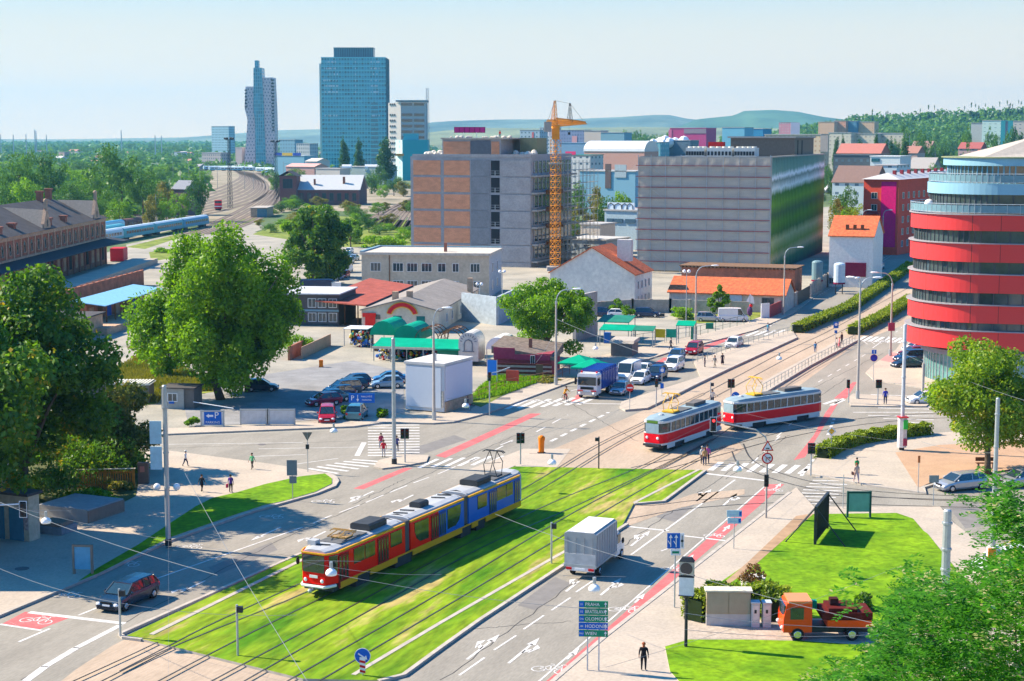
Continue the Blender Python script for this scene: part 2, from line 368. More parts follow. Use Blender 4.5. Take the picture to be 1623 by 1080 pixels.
sheet('track_crossing', [(1005, 802), (1052, 799), (1100, 783), (1180, 776), (1180, 784), (1075, 806), (985, 838), (960, 850)], 0.02, trackbed)
sheet('weed_field', [(-80, 690), (130, 690), (230, 720), (215, 790), (150, 822), (95, 800), (-60, 830)], KZ+.03, M('dark_soil', (.10, .11, .04), .95, .3, .5, world=True, fine=3))
sheet('traffic_island', [(740, 746), (830, 712), (905, 712), (880, 745)], 0.03, concrete)
slab('pavement', [(230, 692), (270, 690), (560, 678), (612, 671), (644, 672), (686, 673), (717, 671), (748, 663), (770, 657), (832, 634), (899, 609), (922, 600), (1003, 578), (1057, 561), (1113, 546), (1173, 531), (1175, 516), (1100, 534), (1040, 546), (950, 566), (925, 572), (880, 590), (820, 612), (760, 640), (745, 652), (700, 658), (600, 662), (500, 672), (300, 680), (230, 682)], KZ, concrete)
kerb([(230, 692), (270, 690), (560, 678), (612, 671), (644, 672), (686, 673), (717, 671), (748, 663), (770, 657), (832, 634), (899, 609), (1003, 578), (1057, 561), (1113, 546), (1173, 531)], 0.3)
slab('pavement', [(1175, 516), (1173, 531), (1196, 525), (1229, 511), (1261, 496), (1320, 447), (1441, 375), (1500, 330), (1494, 328), (1425, 372), (1310, 440), (1240, 488), (1215, 500)], KZ, concrete)
sheet('forecourt', [(920, 572), (1040, 545), (1175, 516), (1250, 500), (1245, 488), (1060, 488), (940, 500), (935, 545)], 0.03, yardm)
sheet('car_park', [(300, 678), (600, 661), (640, 655), (640, 600), (700, 575), (560, 570), (380, 600), (290, 640)], 0.03, M('worn_asphalt', (0.25, 0.25, 0.25), 0.9, 0.2, 0.3, world=True, fine=5))
sheet('market_yard', [(370, 602), (560, 572), (640, 590), (760, 640), (830, 608), (930, 572), (925, 545), (780, 560), (570, 535), (470, 560), (380, 585)], 0.034, yardm)
slab('tram_platform', [(985, 640), (1110, 600), (1100, 576), (1178, 547), (1230, 531), (1256, 526), (1263, 537), (1152, 588), (1100, 613), (1055, 636), (1026, 650), (991, 653), (982, 648)], 0.24, concrete)
kerb([(1263, 537), (1152, 588), (1100, 613), (1055, 636)], 0.4, 0.28)
slab('tram_platform', [(1359, 541), (1281, 583), (1211, 625), (1150, 655), (1142, 648), (1230, 596), (1335, 538)], 0.24, concrete)
kerb([(1359, 541), (1281, 583), (1211, 625), (1150, 655)], 0.4, 0.28)
slab('pavement', [(760, 1300), (876, 1084), (960, 1012), (1252, 783), (1262, 775), (1290, 806), (1490, 806), (1512, 832), (1560, 870), (1640, 930), (1700, 1300)], KZ, concrete)
kerb([(800, 1150), (876, 1084), (960, 1012), (1252, 783)], 0.3)
slab('lawn', [(1262, 823), (1281, 819), (1421, 817), (1447, 826), (1463, 845), (1470, 850), (1497, 884), (1520, 912), (1600, 1000), (1400, 1000), (1300, 985), (1095, 985), (1095, 950), (1135, 932), (1187, 896)], KZ+0.05, lawnm)
slab('lawn', [(1054, 1030), (1091, 1019), (1180, 1019), (1269, 1021), (1400, 1030), (1450, 1060), (1300, 1120), (1090, 1100), (1062, 1070)], KZ+0.05, lawnm)
sheet('drive', [(1092, 986), (1300, 986), (1420, 1000), (1420, 1024), (1269, 1019), (1180, 1017), (1091, 1017)], KZ+0.012, M('paver', (0.40, 0.34, 0.28), 0.9, 0.25, 3, world=True, fine=9))
sheet('bare_soil', [(1262, 822), (1290, 818), (1200, 897), (1150, 935), (1128, 945), (1187, 894)], KZ+0.056, M('soil', (0.36, 0.24, 0.15), 0.95, 0.2, 1, world=True))
slab('pavement', [(1278, 752), (1297, 726), (1350, 706), (1420, 694), (1640, 676), (1700, 730), (1489, 744), (1463, 775), (1468, 784), (1375, 771)], KZ, concrete)
kerb([(1489, 767), (1463, 775), (1468, 784), (1375, 771), (1281, 753)], 0.3)
sheet('gravel_square', [(1419, 720), (1489, 708), (1640, 700), (1690, 735), (1490, 762), (1455, 776)], KZ+0.012, M('pink_gravel', (0.43, 0.28, 0.18), 0.95, 0.1, 0.5, world=True, fine=6))
slab('pavement', [(1372, 592), (1385, 579), (1403, 567), (1420, 556), (1428, 545), (1500, 560), (1600, 600), (1640, 640), (1470, 618), (1385, 604)], KZ, concrete)
sheet('parking_bay', [(1395, 573), (1412, 560), (1440, 566), (1440, 582)], KZ+0.012, M('pink_paver', (0.48, 0.24, 0.22), 0.9, 0.1, 2, world=True))
slab('traffic_island', [(1344, 632), (1352, 626), (1440, 632), (1476, 640), (1468, 646), (1400, 646), (1348, 645)], KZ, concrete)
slab('traffic_island', [(592, 742), (600, 732), (640, 722), (680, 724), (676, 734), (640, 741), (606, 745)], KZ, concrete)
slab('weed_field', [(130, 625), (175, 590), (240, 560), (300, 590), (350, 620), (300, 628), (262, 625), (250, 640), (130, 660)], 0.05, weedm)
slab('weed_field', [(742, 640), (760, 618), (790, 596), (830, 594), (876, 600), (800, 628), (762, 648)], 0.17, weedm)
slab('weed_field', [(1060, 500), (1130, 492), (1240, 490), (1190, 508), (1100, 514)], 0.05, weedm)
slab('weed_field', [(560, 392), (660, 392), (655, 350), (480, 340), (400, 372), (540, 392)], 0.05, weedm)
for q in ([(230, 395), (330, 362), (420, 352), (400, 345), (320, 362), (200, 392)], [(236, 400), (300, 392), (315, 402), (240, 415)]):
 sheet('grass_strip', q, 0.02, weedm)
def rail_line(b, pts, z):
 """PTS world xy; groove strip + steel strip"""
 for i in range(len(pts)-1):
  p, q=Vector(pts[i]), Vector(pts[i+1]);d=(q-p).normalized();n=Vector((d.y, -d.x))
  for w0, w1, zz, m in ((-.07, .07, z, 0), (-.03, .025, z+.006, 1)):
   b.face([(*(p+n*w0), zz), (*(q+n*w0), zz), (*(q+n*w1), zz), (*(p+n*w1), zz)][::-1], m)
def smooth_px(pts, k=6):
 P=[Vector(g(*p)[:2])for p in pts];out=[]
 for i in range(len(P)-1):
  p0=P[max(i-1, 0)];p1=P[i];p2=P[i+1];p3=P[min(i+2, len(P)-1)]
  for j in range(k):
   t=j/k
   out.append(0.5*((2*p1)+(-p0+p2)*t+(2*p0-5*p1+4*p2-p3)*t*t+(-p0+3*p1-3*p2+p3)*t**3))
 out.append(P[-1]);return out
def track(rails, z=KZ+0.012):
 b=MB()
 for r_ in rails:rail_line(b, smooth_px(r_), z)
 return struct(b.build('tram_track', [groove, railm]))
for q in (([(-60, 1203), (240, 1045), (484, 943), (640, 866), (814, 786), (938, 712), (1008, 677), (1115, 625)], [(-20, 1230), (340, 1037), (507, 953), (650, 882), (820, 800), (965, 712), (1040, 672), (1136, 628)]), ([(160, 1180), (347, 1078), (575, 955), (700, 886), (875, 800), (1020, 740), (1110, 690)], [(220, 1185), (398, 1078), (615, 955), (760, 873), (910, 806), (1050, 740), (1130, 698)]), ([(330, 1160), (468, 1077), (700, 942), (910, 815), (1050, 742), (1130, 700)], [(380, 1160), (518, 1077), (700, 969), (930, 830), (1075, 746), (1150, 708)]), ([(190, 1068), (260, 1032), (340, 991), (475, 929)], [(20, 1128), (200, 1046), (250, 1022)])):
 track(q)
for q in (([(1115, 625), (1178, 592), (1240, 559), (1310, 527), (1400, 478), (1490, 430)], [(1136, 628), (1200, 594), (1262, 561), (1330, 527), (1420, 480), (1500, 438)]), ([(1110, 690), (1178, 640), (1230, 604), (1330, 545), (1440, 484)], [(1130, 698), (1200, 648), (1256, 606), (1355, 546), (1450, 492)]), ([(960, 790), (1020, 802), (1110, 793), (1250, 784), (1400, 789), (1640, 797)], [(900, 838), (1000, 822), (1100, 806), (1250, 797), (1400, 801), (1640, 808)]), ([(1000, 742), (1120, 716), (1220, 690), (1330, 668), (1470, 656), (1640, 654)], [(1040, 748), (1140, 722), (1230, 698), (1340, 677), (1470, 664), (1640, 661)]), ([(1178, 704), (1200, 735), (1290, 765), (1420, 782), (1640, 790)], [(1160, 716), (1180, 742), (1280, 774), (1420, 790), (1640, 799)])):
 track(q, 0.028)
mk=MB()
def line(p, q, wm, z=0.02, b=None, m=0, dash=None):
 b=b or mk;p=g(*p).xy;q=g(*q).xy;d=q-p;Ln=d.length;d.normalize();n=Vector((d.y, -d.x))*wm/2
 segs=[(0, Ln)]if not dash else[(t, min(t+dash[0], Ln))for t in np.arange(0, Ln, dash[0]+dash[1])]
 for a, c in segs:
  u0=p+d*a;u1=p+d*c
  b.face([(*(u0-n), z), (*(u0+n), z), (*(u1+n), z), (*(u1-n), z)], m)
def area(px, z=0.02, b=None, m=0):
 pts=P2(px);a=sum(pts[i][0]*pts[(i+1)%len(pts)][1]-pts[(i+1)%len(pts)][0]*pts[i][1]for i in range(len(pts)))
 if a<0:pts=pts[::-1]
 (b or mk).face([(x, y, z)for x, y in pts], m)
def arrow(px, py, kind, L=4.6, flip=1, z=0.02, s=1.0):
 """straight / left / right branches; arrow runs along the street, tail at the pixel; flip=-1 points to the viewer"""
 o=g(px, py).xy;u=U.xy*flip;v=V.xy*flip
 def q(pts):mk.face([(*(o+v*a*s+u*c*s), z)for a, c in pts])
 if 's' in kind:q([(-.09, 0), (.09, 0), (.09, L-1.3), (-.09, L-1.3)]);q([(-.28, L-1.5), (.28, L-1.5), (0, L)])
 else:q([(-.09, 0), (.09, 0), (.09, L*.62), (-.09, L*.62)])
 for k, sg in (('l', -1), ('r', 1)):
  if k in kind:
   pts=[(.0, L*.38), (sg*.42, L*.50), (sg*.42, L*.58), (0, L*.5)];q(pts if sg>0 else pts[::-1])
   pts=[(sg*.36, L*.40), (sg*.72, L*.64), (sg*.36, L*.74)];q(pts if sg>0 else pts[::-1])
line((1000, 880), (1165, 761), .16);line((1110, 750), (1218, 763), .42);line((985, 834), (1060, 842), .3);line((1068, 848), (1170, 860), .25)
line((728, 1071), (768, 1043), .14);line((783, 1031), (818, 1008), .14);line((830, 998), (862, 976), .14);line((874, 968), (904, 948), .14);line((913, 939), (946, 917), .14)
line((1048, 874), (1080, 862), .14)
arrow(740, 1046, 'sl', 5.2);arrow(806, 1052, 'sr', 5.2);arrow(897, 938, 'l', 4.4);arrow(952, 944, 'sr', 4.6)
arrow(1000, 866, 'sl', 5);arrow(1104, 795, 'sl', 5);arrow(1146, 802, 'sr', 5)
line((841, 1092), (1216, 768), .12)
for x in np.linspace(1126, 1268, 8):line((x, 746+(x-1126)*.04), (x+17, 733+(x-1126)*.04), .55)
for i in range(10):line((1248+i*5, 802-i*5), (1312+i*4.4, 805-i*5.2), .28, z=0.026)
for i in range(7):line((1380+i*2, 626+i*3.5), (1500+i*8, 630+i*3.5), .35, z=0.02)
for i in range(4):line((1352+i*24, 654+i*5), (1480, 654+i*6), .3, z=0.02)
line((1192, 735), (1245, 683), .16, dash=(3, 3));line((1258, 668), (1200, 722), .14, dash=(3, 4))
line((1270, 755), (1310, 700), .3, dash=(1.1, 1.2));line((1312, 690), (1322, 664), .3, dash=(1.1, 1.2));line((1323, 640), (1337, 632), .3)
line((1306, 641), (1326, 634), .5);line((1317, 643), (1338, 634), .5)
for i in range(6):line((1375+i*11, 546-i*.5), (1365+i*11+3, 541-i*.5), .1, z=.02)
for i in range(8):a=1358+i*9.5;line((a, 541+i*.4), (a+14, 533.5+i*.4), .55)
line((1297, 606), (1372, 562), .14, dash=(2.2, 3));line((1383, 552), (1410, 533), .14);line((1420, 527), (1436, 514), .14, dash=(2, 3.5))
line((0, 979), (36, 996), .01);line((46, 971), (198, 989), .45);line((0, 990), (66, 1000), .25);line((30, 1018), (79, 997), .2)
line((190, 992), (120, 1028), .4);line((122, 1027), (70, 1058), .45);line((72, 1057), (38, 1082), .5);line((40, 1080), (10, 1105), .5)
line((124, 976), (154, 964), .18);line((166, 937), (190, 928), .18);line((215, 888), (480, 836), .01)
line((216, 929), (480, 836), .16)
for a, c in (((496, 830), (526, 817)), ((538, 813), (570, 801)), ((580, 797), (608, 785)), ((618, 781), (645, 770)), ((655, 766), (680, 757)), ((694, 752), (722, 740))):line(a, c, .14)
for a, c in (((515, 838), (446, 862)), ((655, 784), (618, 800)), ((592, 778), (545, 790)), ((325, 921), (262, 948))):pass
arrow(325, 921, 'r', 4.8, -1);arrow(516, 843, 'r', 5.0, -1);arrow(655, 785, 'r', 4.6, -1);arrow(592, 779, 'sr', 4.8, -1);arrow(445, 836, 's', 4.6, -1)
line((745, 732), (760, 726), .3);line((780, 716), (812, 700), .16, dash=(3, 2.4));line((850, 685), (900, 658), .16, dash=(3, 2.4));line((873, 700), (965, 654), .35, dash=(1.7, 1.3))
line((835, 719), (860, 713), .3);line((866, 722), (883, 713), .3);line((793, 706), (813, 698), .15)
for i in range(8):line((664+i*21, 742-i*1.0), (694+i*21, 728-i*1.0), .42)
for i in range(12):line((583+(i*-.0), 722.5-i*4.35), (665, 722-i*4.35), .40)
line((566, 723), (577, 702), .5)
for i in range(6):line((489+i*14, 743-i*2.8), (536+i*16, 751-i*3.6), .42)
line((300, 700), (600, 690), .01);line((250, 705), (480, 702), .13);line((410, 712), (575, 709), .13);line((400, 724), (484, 721), .14);line((470, 736), (536, 727), .14);line((250, 726), (280, 728), .1)
for i in range(8):line((783+i*19, 650-i*1.2), (815+i*19, 636-i*1.0), .55)
line((833, 634), (905, 640), .3);line((918, 640), (1000, 641), .3);line((905, 620), (925, 615), .15)
line((1120, 546), (1160, 531), .14);line((1127, 552), (1165, 537), .14, dash=(2.5, 2.5))
line((1205, 527), (1320, 455), .14, dash=(1.4, 1.5));line((1320, 455), (1438, 388), .14, dash=(3, 2));line((1370, 433), (1460, 375), .14, dash=(3, 1.2))
for i in range(5):line((1183+i*14, 533-i*.6), (1202+i*14, 525-i*.6), .5)
struct(mk.build('road_marking', whitep))
rb=MB()
area([(843, 1100), (975, 985), (1218, 768), (1243, 768), (975, 1000), (893, 1068), (868, 1100)], .016, rb)
area([(1258, 730), (1276, 725), (1328, 640), (1320, 640), (1308, 655), (1290, 690)], .0175, rb);area([(1322, 632), (1352, 606), (1358, 606), (1342, 632)], .016, rb)
area([(0, 991), (14, 984), (40, 970), (110, 980), (62, 998)], .016, rb)
area([(560, 775), (576, 776), (655, 742), (640, 742)], .016, rb);area([(690, 723), (706, 726), (858, 656), (840, 656)], .016, rb)
area([(905, 637), (918, 637), (925, 620), (918, 622)], .016, rb);area([(1030, 580), (1040, 582), (1062, 568), (1052, 567)], .016, rb);area([(1106, 552), (1118, 554), (1190, 526), (1184, 524)], .016, rb)
struct(rb.build('cycle_lane', redp))
def bike(px, py, s=1.0, flip=1, z=0.024):
 o=g(px, py).xy;u=V.xy;v=U.xy;b=MB()
 def q(p, r_, w_=.09):
  p=Vector(p)*s;r_=Vector(r_)*s;d=(r_-p).normalized();n=Vector((d.y, -d.x))*w_/2
  b.face([(*(o+u*a.x+v*a.y), z)for a in (p-n, p+n, r_+n, r_-n)])
 for c in (-.62, .62):
  P=[(c+.38*math.cos(t*math.pi/5), .42*math.sin(t*math.pi/5))for t in range(10)]
  for i in range(10):q(P[i], P[(i+1)%10], .08)
 for a, c in (((-.62, 0), (-.2, .75)), ((-.2, .75), (.4, .7)), ((.4, .7), (.0, 0)), ((0, 0), (-.2, .75)), ((-.62, 0), (0, 0)), ((.62, 0), (.3, 1.0)), ((-.3, .95), (-.05, .95)), ((.3, 1), (.55, 1.05))):q(a, c)
 struct(b.build('road_marking', whitep))
for x, y, s in ((872, 1063, 1.1), (990, 968, 1.1), (57, 985, 1.1), (1068, 903, .9), (1132, 850, .8), (1226, 778, .8), (200, 895, 1.0), (300, 868, 1), (430, 820, 1), (512, 796, 1), (105, 945, 1)):bike(x, y, s)
for x, y in ((898, 1046), (1006, 956), (1146, 843), (1229, 775), (1086, 892)):
 mk2=mk;mk=MB();arrow(x, y, 's', 2.6, z=.024, s=.9);struct(mk.build('road_marking', whitep))
b=MB();rc_=random.Random(2)
for p, q in (((30, 1078), (420, 868)), ((420, 868), (700, 742)), ((700, 742), (880, 662)), ((700, 1079), (1010, 850)), ((1010, 850), (1160, 745)), ((720, 1000), (905, 985)), ((1215, 690), (1340, 600)), ((250, 712), (590, 698)), ((640, 760), (560, 800)), ((1430, 700), (1600, 815)), ((905, 640), (1010, 700)), ((1150, 760), (1250, 690)), ((1240, 640), (1400, 560)), ((480, 880), (330, 880))):
 p=g(*p).xy;q=g(*q).xy;n=26;d=(q-p).normalized();nn=Vector((d.y, -d.x));P=[p.lerp(q, i/n)+nn*rc_.uniform(-.14, .14)for i in range(n+1)]
 for i in range(n):b.face([(*(P[i]-nn*.035), .0165), (*(P[i]+nn*.035), .0165), (*(P[i+1]+nn*.035), .0165), (*(P[i+1]-nn*.035), .0165)][::-1])
struct(b.build('road_crack', C('tar', (.07, .068, .065))))
for q in ([(330, 900), (430, 860), (440, 872), (345, 912)], [(820, 960), (880, 915), (905, 925), (850, 968)], [(1040, 820), (1080, 790), (1105, 797), (1070, 828)], [(640, 715), (720, 690), (740, 697), (665, 722)], [(1230, 660), (1280, 625), (1300, 633), (1250, 668)], [(1500, 800), (1560, 795), (1590, 830), (1530, 838)]):sheet('road_patch', q, .0145, C('patch', (.20, .19, .178), var=.12, scale=1))
b=MB()
for x, y, r_ in ((950, 570, .5), (1210, 608, .4), (1245, 617, .4), (685, 635, .35), (35, 905, .5), (415, 705, .4), (1160, 735, .3)):
 p=g(x, y);b.cyl((p.x, p.y, .0), (p.x, p.y, KZ+.02 if y in (570, 608, 905)else .03), r_, n=14)
for x, y in ((815, 623), (795, 634)):p=g(x, y);b.box(p.x-1, p.x+1, p.y-.8, p.y+.8, .1, KZ+.012)
struct(b.build('manhole_cover', C('iron_cover', (0.16, 0.15, 0.15))))
# ================================================================= buildings
def origin(px, Y, rz):
 """world point on the ground at depth Y under photo column px"""
 p=atY(px, 450, Y);return Vector((p.x, Y, 0))
def span(o, rz, px):
 """distance along the building's local x axis from O to where photo column px is met"""
 k=(px-CX)/F;dx, dy=math.cos(rz), math.sin(rz)
 return (k*o.y-o.x)/(dx-k*dy)
def spany(o, rz, px):
 k=(px-CX)/F;dx, dy=-math.sin(rz), math.cos(rz)
 return (k*o.y-o.x)/(dx-k*dy)
_win={}
frame_w=M('window_frame_white', (0.72, 0.72, 0.70), 0.5, 0.05);frame_d=M('window_frame_dark', (0.09, 0.10, 0.11), 0.5, 0.1)
def win(parent, x, y, z, w_, h_, face='f', fm=None, nx=2, name='window', gm=None, arch=False, depth=.06):
 """window part: frame, mullions and pane in one mesh. face f looks along -y, r along +x"""
 key=(round(w_, 2), round(h_, 2), nx, fm, gm, arch)
 if key not in _win:
  b=MB();t=min(.09, w_*.09);gm_=gm or glass
  b.box(-w_/2, w_/2, -.02, .05, 0, h_, 1)
  if arch:b.cyl((0, -.02, h_), (0, .05, h_), w_/2, n=14, m=1)
  for a, c in ((-w_/2-t, -w_/2), (w_/2, w_/2+t)):b.box(a, c, -depth, .05, -t, h_+(0 if arch else t), 0)
  b.box(-w_/2, w_/2, -depth-.04, .05, -t, 0, 0)
  if not arch:b.box(-w_/2, w_/2, -depth, .05, h_, h_+t, 0)
  else:
   P=[(math.cos(a), math.sin(a))for a in np.linspace(0, math.pi, 9)]
   for i in range(8):
    b.tube([(P[i][0]*(w_/2+t/2), -depth/2, h_+P[i][1]*(w_/2+t/2)), (P[i+1][0]*(w_/2+t/2), -depth/2, h_+P[i+1][1]*(w_/2+t/2))], t*.7, 4, 0)
  for i in range(1, nx):xx=-w_/2+w_*i/nx;b.box(xx-t*.35, xx+t*.35, -.045, .05, 0, h_, 0)
  o=b.build(name, [fm or frame_w, gm_]);_win[key]=o.data;bpy.data.objects.remove(o)
 o=link(name, _win[key], parent, (x, y, z), 0 if face=='f' else (R(90)if face=='r' else R(-90)))
 return o
def gable_roof(b, x0, x1, y0, y1, z0, z1, ov=.4, along='y', th=.18, m=0):
 """two slopes; ridge runs along the given axis"""
 if along=='y':
  c=(x0+x1)/2;s=(z1-z0)/(c-x0);e=z0-ov*s
  for sg, xe in ((-1, x0-ov), (1, x1+ov)):
   L=[(xe, y0-ov, e), (xe, y1+ov, e), (c, y1+ov, z1), (c, y0-ov, z1)]
   T=[(p[0], p[1], p[2]+th)for p in L]
   b.add(L+T, [(4, 5, 6, 7)if sg<0 else (7, 6, 5, 4), (0, 1, 5, 4), (1, 2, 6, 5), (2, 3, 7, 6), (3, 0, 4, 7), (3, 2, 1, 0)], m)
 else:
  c=(y0+y1)/2;s=(z1-z0)/(c-y0);e=z0-ov*s
  for sg, ye in ((-1, y0-ov), (1, y1+ov)):
   L=[(x0-ov, ye, e), (x1+ov, ye, e), (x1+ov, c, z1), (x0-ov, c, z1)]
   T=[(p[0], p[1], p[2]+th)for p in L]
   b.add(L+T, [(4, 5, 6, 7), (0, 1, 5, 4), (1, 2, 6, 5), (2, 3, 7, 6), (3, 0, 4, 7), (3, 2, 1, 0)], m)
 return b
def gable_wall(b, x0, x1, y0, y1, z0, z1, along='y', m=0):
 b.box(x0, x1, y0, y1, 0, z0, m)
 if along=='y':
  c=(x0+x1)/2
  for y in (y0, y1):b.face([(x0, y, z0), (x1, y, z0), (c, y, z1)]if y==y0 else[(x1, y, z0), (x0, y, z0), (c, y, z1)], m)
 else:
  c=(y0+y1)/2
  for x in (x0, x1):b.face([(x, y1, z0), (x, y0, z0), (x, c, z1)]if x==x0 else[(x, y0, z0), (x, y1, z0), (x, c, z1)], m)
 return b
tile=M('orange_tile', (0.62, 0.16, 0.06), 0.8, 0.18, 2, fine=8, tint=(0.46, 0.12, 0.06));tile_d=M('brown_tile', (0.26, 0.13, 0.10), 0.85, 0.2, 2, fine=8)
brick=M('brick_infill', (0.60, 0.28, 0.16), 0.9, 0.15, 1.2, fine=8, stretch=(4, 1, 1));conc=M('raw_concrete', (0.33, 0.33, 0.34), 0.9, 0.14, 0.35, fine=3)
cgrey=M('grey_concrete', (0.21, 0.225, 0.25), 0.9, 0.14, 0.4, fine=3);brickred=M('old_brick', (0.40, 0.15, 0.09), 0.9, 0.25, 0.6, fine=4, tint=(0.30, 0.14, 0.09))
stone=M('pale_stone', (0.48, 0.33, 0.22), 0.9, 0.2, 1, fine=4);felt=M('roof_felt', (0.085, 0.08, 0.08), 0.9, 0.15, 0.4, fine=3)
rz=R(-20);o=origin(652, 390, rz);W_=span(o, rz, 842);t=thing('unfinished_building', 'unfinished concrete block with orange brick infill panels beside the orange crane', 'building', o, rz)
top=atY(700, 248.5, 385).z;D_=30;fh=(top-.6)/6.3
b=MB();b.box(0, W_, 0, D_, 0, top);b.build('structure_frame', conc, t)
sx=lambda p:span(o, rz, p)
cols=[(656, 699), (704, 745)]
for i in range(7):
 z1=top-.9-i*fh;z0=max(z1-fh+.55, .1)
 for k, (a, c)in enumerate(cols):
  if z1>.5:B('brick_panel', brick, t, (sx(a), sx(c), -.06, .1, z0, z1))
 b=MB();b.box(sx(747), sx(777), -.12, .1, z0-.2, z1+.2);b.build('concrete_panel', cgrey, t)
 b=MB();b.box(sx(778.5), sx(792), -.03, .1, z0, z1, 1)
 for k in range(2):b.box(sx(778.5), sx(792), -.12, -.04, z0+.5+k*.5, z0+.56+k*.5, 0)
 b.box(sx(784.5), sx(785.5), -.12, -.04, z0, z0+1.1, 0);b.build('opening', [steel, C('dark_void', (0.03, 0.03, 0.035))], t)
 B('concrete_panel', conc, t, (sx(794), sx(841), -.14, .1, z0-.15, z1+.1))
 b=MB();b.box(W_-.1, W_+.08, 1.5, D_-1, z0+.6, z1-.1, 1)
 for k in range(10):yy=1.5+k*2.8;b.box(W_+.02, W_+.16, yy, yy+.5, z0+.5, z1, 0)
 b.build('window_band', [conc, glass], t)
 if i%1==0 and i<6:B('floor_slab', M('slab_concrete', (0.36, 0.34, 0.31)), t, (W_+.09, W_+1.5, 0, D_, z0-.35, z0+.05))
 if i in (1, 2, 3, 4):B('timber_deck', wood, t, (W_+1.5, W_+3.6, 6, 13, z0-.45, z0+.55))
zt=atY(700, 221, 388).z;ph=MB();ph.box(sx(701), sx(793), .3, 17, top, zt);ph.build('upper_storey', conc, t)
B('brick_panel', brick, t, (sx(703), sx(745), .2, .4, top+.3, zt-.5));B('concrete_panel', M('dark_concrete', (0.13, 0.14, 0.16)), t, (sx(746), sx(777), .15, .4, top-.2, zt-.3));B('brick_panel', brick, t, (sx(778.5), sx(791), .2, .4, top+.3, zt-.5))
B('roof_slab', C('slab_pale', (0.42, 0.38, 0.33)), t, (sx(699), sx(806), .0, 17.5, zt, zt+.35))
b=MB();b.box(sx(806), sx(833), 8, 15, top, zt+.3);b.build('stair_head', C('stair_olive', (0.23, 0.24, 0.14)), t)
b=MB();b.box(sx(655), W_, -.1, .25, top-.1, top+.55);b.box(W_-.3, W_+.05, .25, D_, top-.1, top+.55);b.build('parapet', conc, t)
rnd=random.Random(3)
b=MB()
for i in range(46):
 x=rnd.uniform(sx(664), sx(699))if i<18 else rnd.uniform(sx(808), sx(840));s=rnd.uniform(.4, .9)
 b.sph((x, rnd.uniform(2, 7), top+.5), s, 7, 5, 0, rnd.uniform(.7, 1.3))
for i in range(26):b.sph((rnd.uniform(sx(706), sx(800)), rnd.uniform(1, 8), zt+.5), rnd.uniform(.25, .6), 6, 4, 0, .7)
tag(b.build('rubble_bags', C('bag_white', (0.62, 0.58, 0.50), var=.25)), 'white and cream rubble bags piled on the unfinished roof', 'rubble', None, 'stuff');bpy.data.objects['rubble_bags'].location=o;bpy.data.objects['rubble_bags'].rotation_euler=(0, 0, rz)
p=o+Vector((math.cos(rz), math.sin(rz), 0))*sx(745)
sg=thing('roof_sign', 'magenta letter sign standing on the unfinished block roof', 'sign', p+Vector((0, 2, zt+.3)), 0)
for k in range(2):B('post', white, sg, (-1.5+k*3, -1.4+k*3, 0, .1, 0, 2.4))
for k in range(6):B('letter_panel', C('magenta', (0.50, 0.03, 0.22)), sg, (-3.6+k*1.2, -3.6+k*1.2+1.02, -.1, .1, 1.3, 2.45))
B('backing', C('magenta_dark', (0.20, 0.02, 0.12)), sg, (-3.7, 3.6, .1, .2, 1.2, 2.55))
w_=thing('roof_worker', 'worker in a red top on the unfinished block roof', 'person', p+Vector((7, 5, zt+.35)), 0)
sc_=thing('scaffold', 'thin steel scaffold along the side of the unfinished block behind the crane', 'scaffold', o, rz);b=MB()
for k in range(9):
 for q in range(2):b.cyl((W_+3.8+q*1.2, 12+k*3, 0), (W_+3.8+q*1.2, 12+k*3, top-1), .06, n=4)
for z in np.arange(1.5, top, 1.6):
 for q in range(2):b.cyl((W_+3.8+q*1.2, 12, z), (W_+3.8+q*1.2, 36, z), .05, n=4)
b.build('scaffold_tube', steel, sc_)
for z in np.arange(3, top, 3.2):B('deck_board', C('plank', (0.35, 0.30, 0.22)), sc_, (W_+3.9, W_+4.9, 12, 36, z, z+.08))
cp=origin(880, 372, 0);cr=thing('tower_crane', 'orange lattice tower crane standing beside the unfinished block', 'crane', cp)
org=M('crane_orange', (0.74, 0.30, 0.03), 0.5, 0.12, 1)
def lattice(b, a, c, w0, w1, n, r_=.07, sides=4, tri=False):
 a=Vector(a);c=Vector(c);d=(c-a).normalized();e=d.orthogonal().normalized()if abs(d.z)>.5 else Vector((-d.y, d.x, 0)).normalized();f=d.cross(e)
 off=[(1, 1), (-1, 1), (-1, -1), (1, -1)]if not tri else[(1, -1), (-1, -1), (0, 1)]
 lev=[]
 for i in range(n+1):
  w__=(w0+(w1-w0)*i/n)/2;q=a.lerp(c, i/n);lev.append([q+e*(w__*x)+f*(w__*y)for x, y in off])
 for i in range(n):
  for k in range(len(off)):
   k2=(k+1)%len(off);b.cyl(lev[i][k], lev[i+1][k], r_, n=4, caps=False);b.cyl(lev[i][k], lev[i][k2], r_*.7, n=4, caps=False)
   b.cyl(lev[i][k], lev[i+1][k2], r_*.6, n=4, caps=False);b.cyl(lev[i][k2], lev[i+1][k], r_*.6, n=4, caps=False)
b=MB();lattice(b, (0, 0, 0), (0, 0, 29.5), 1.7, 1.7, 22, .075);b.build('mast', org, cr)
b=MB();b.box(-.85, .85, -.85, .85, 29.5, 32);b.cyl((0, 0, 32), (0, 0, 32.8), 1.0, n=10);b.build('slewing_section', org, cr)
b=MB();lattice(b, (-.4, -1, 33), (-.2, 0, 38.2), 1.2, .3, 5, .07);b.build('tower_top', org, cr)
jd=Vector((8.2, 38, 0)).normalized()
b=MB();lattice(b, Vector((0, 0, 33.4))+jd*.5, Vector((0, 0, 33.6))+jd*40, 1.9, .6, 22, .11, tri=True);b.build('jib', org, cr)
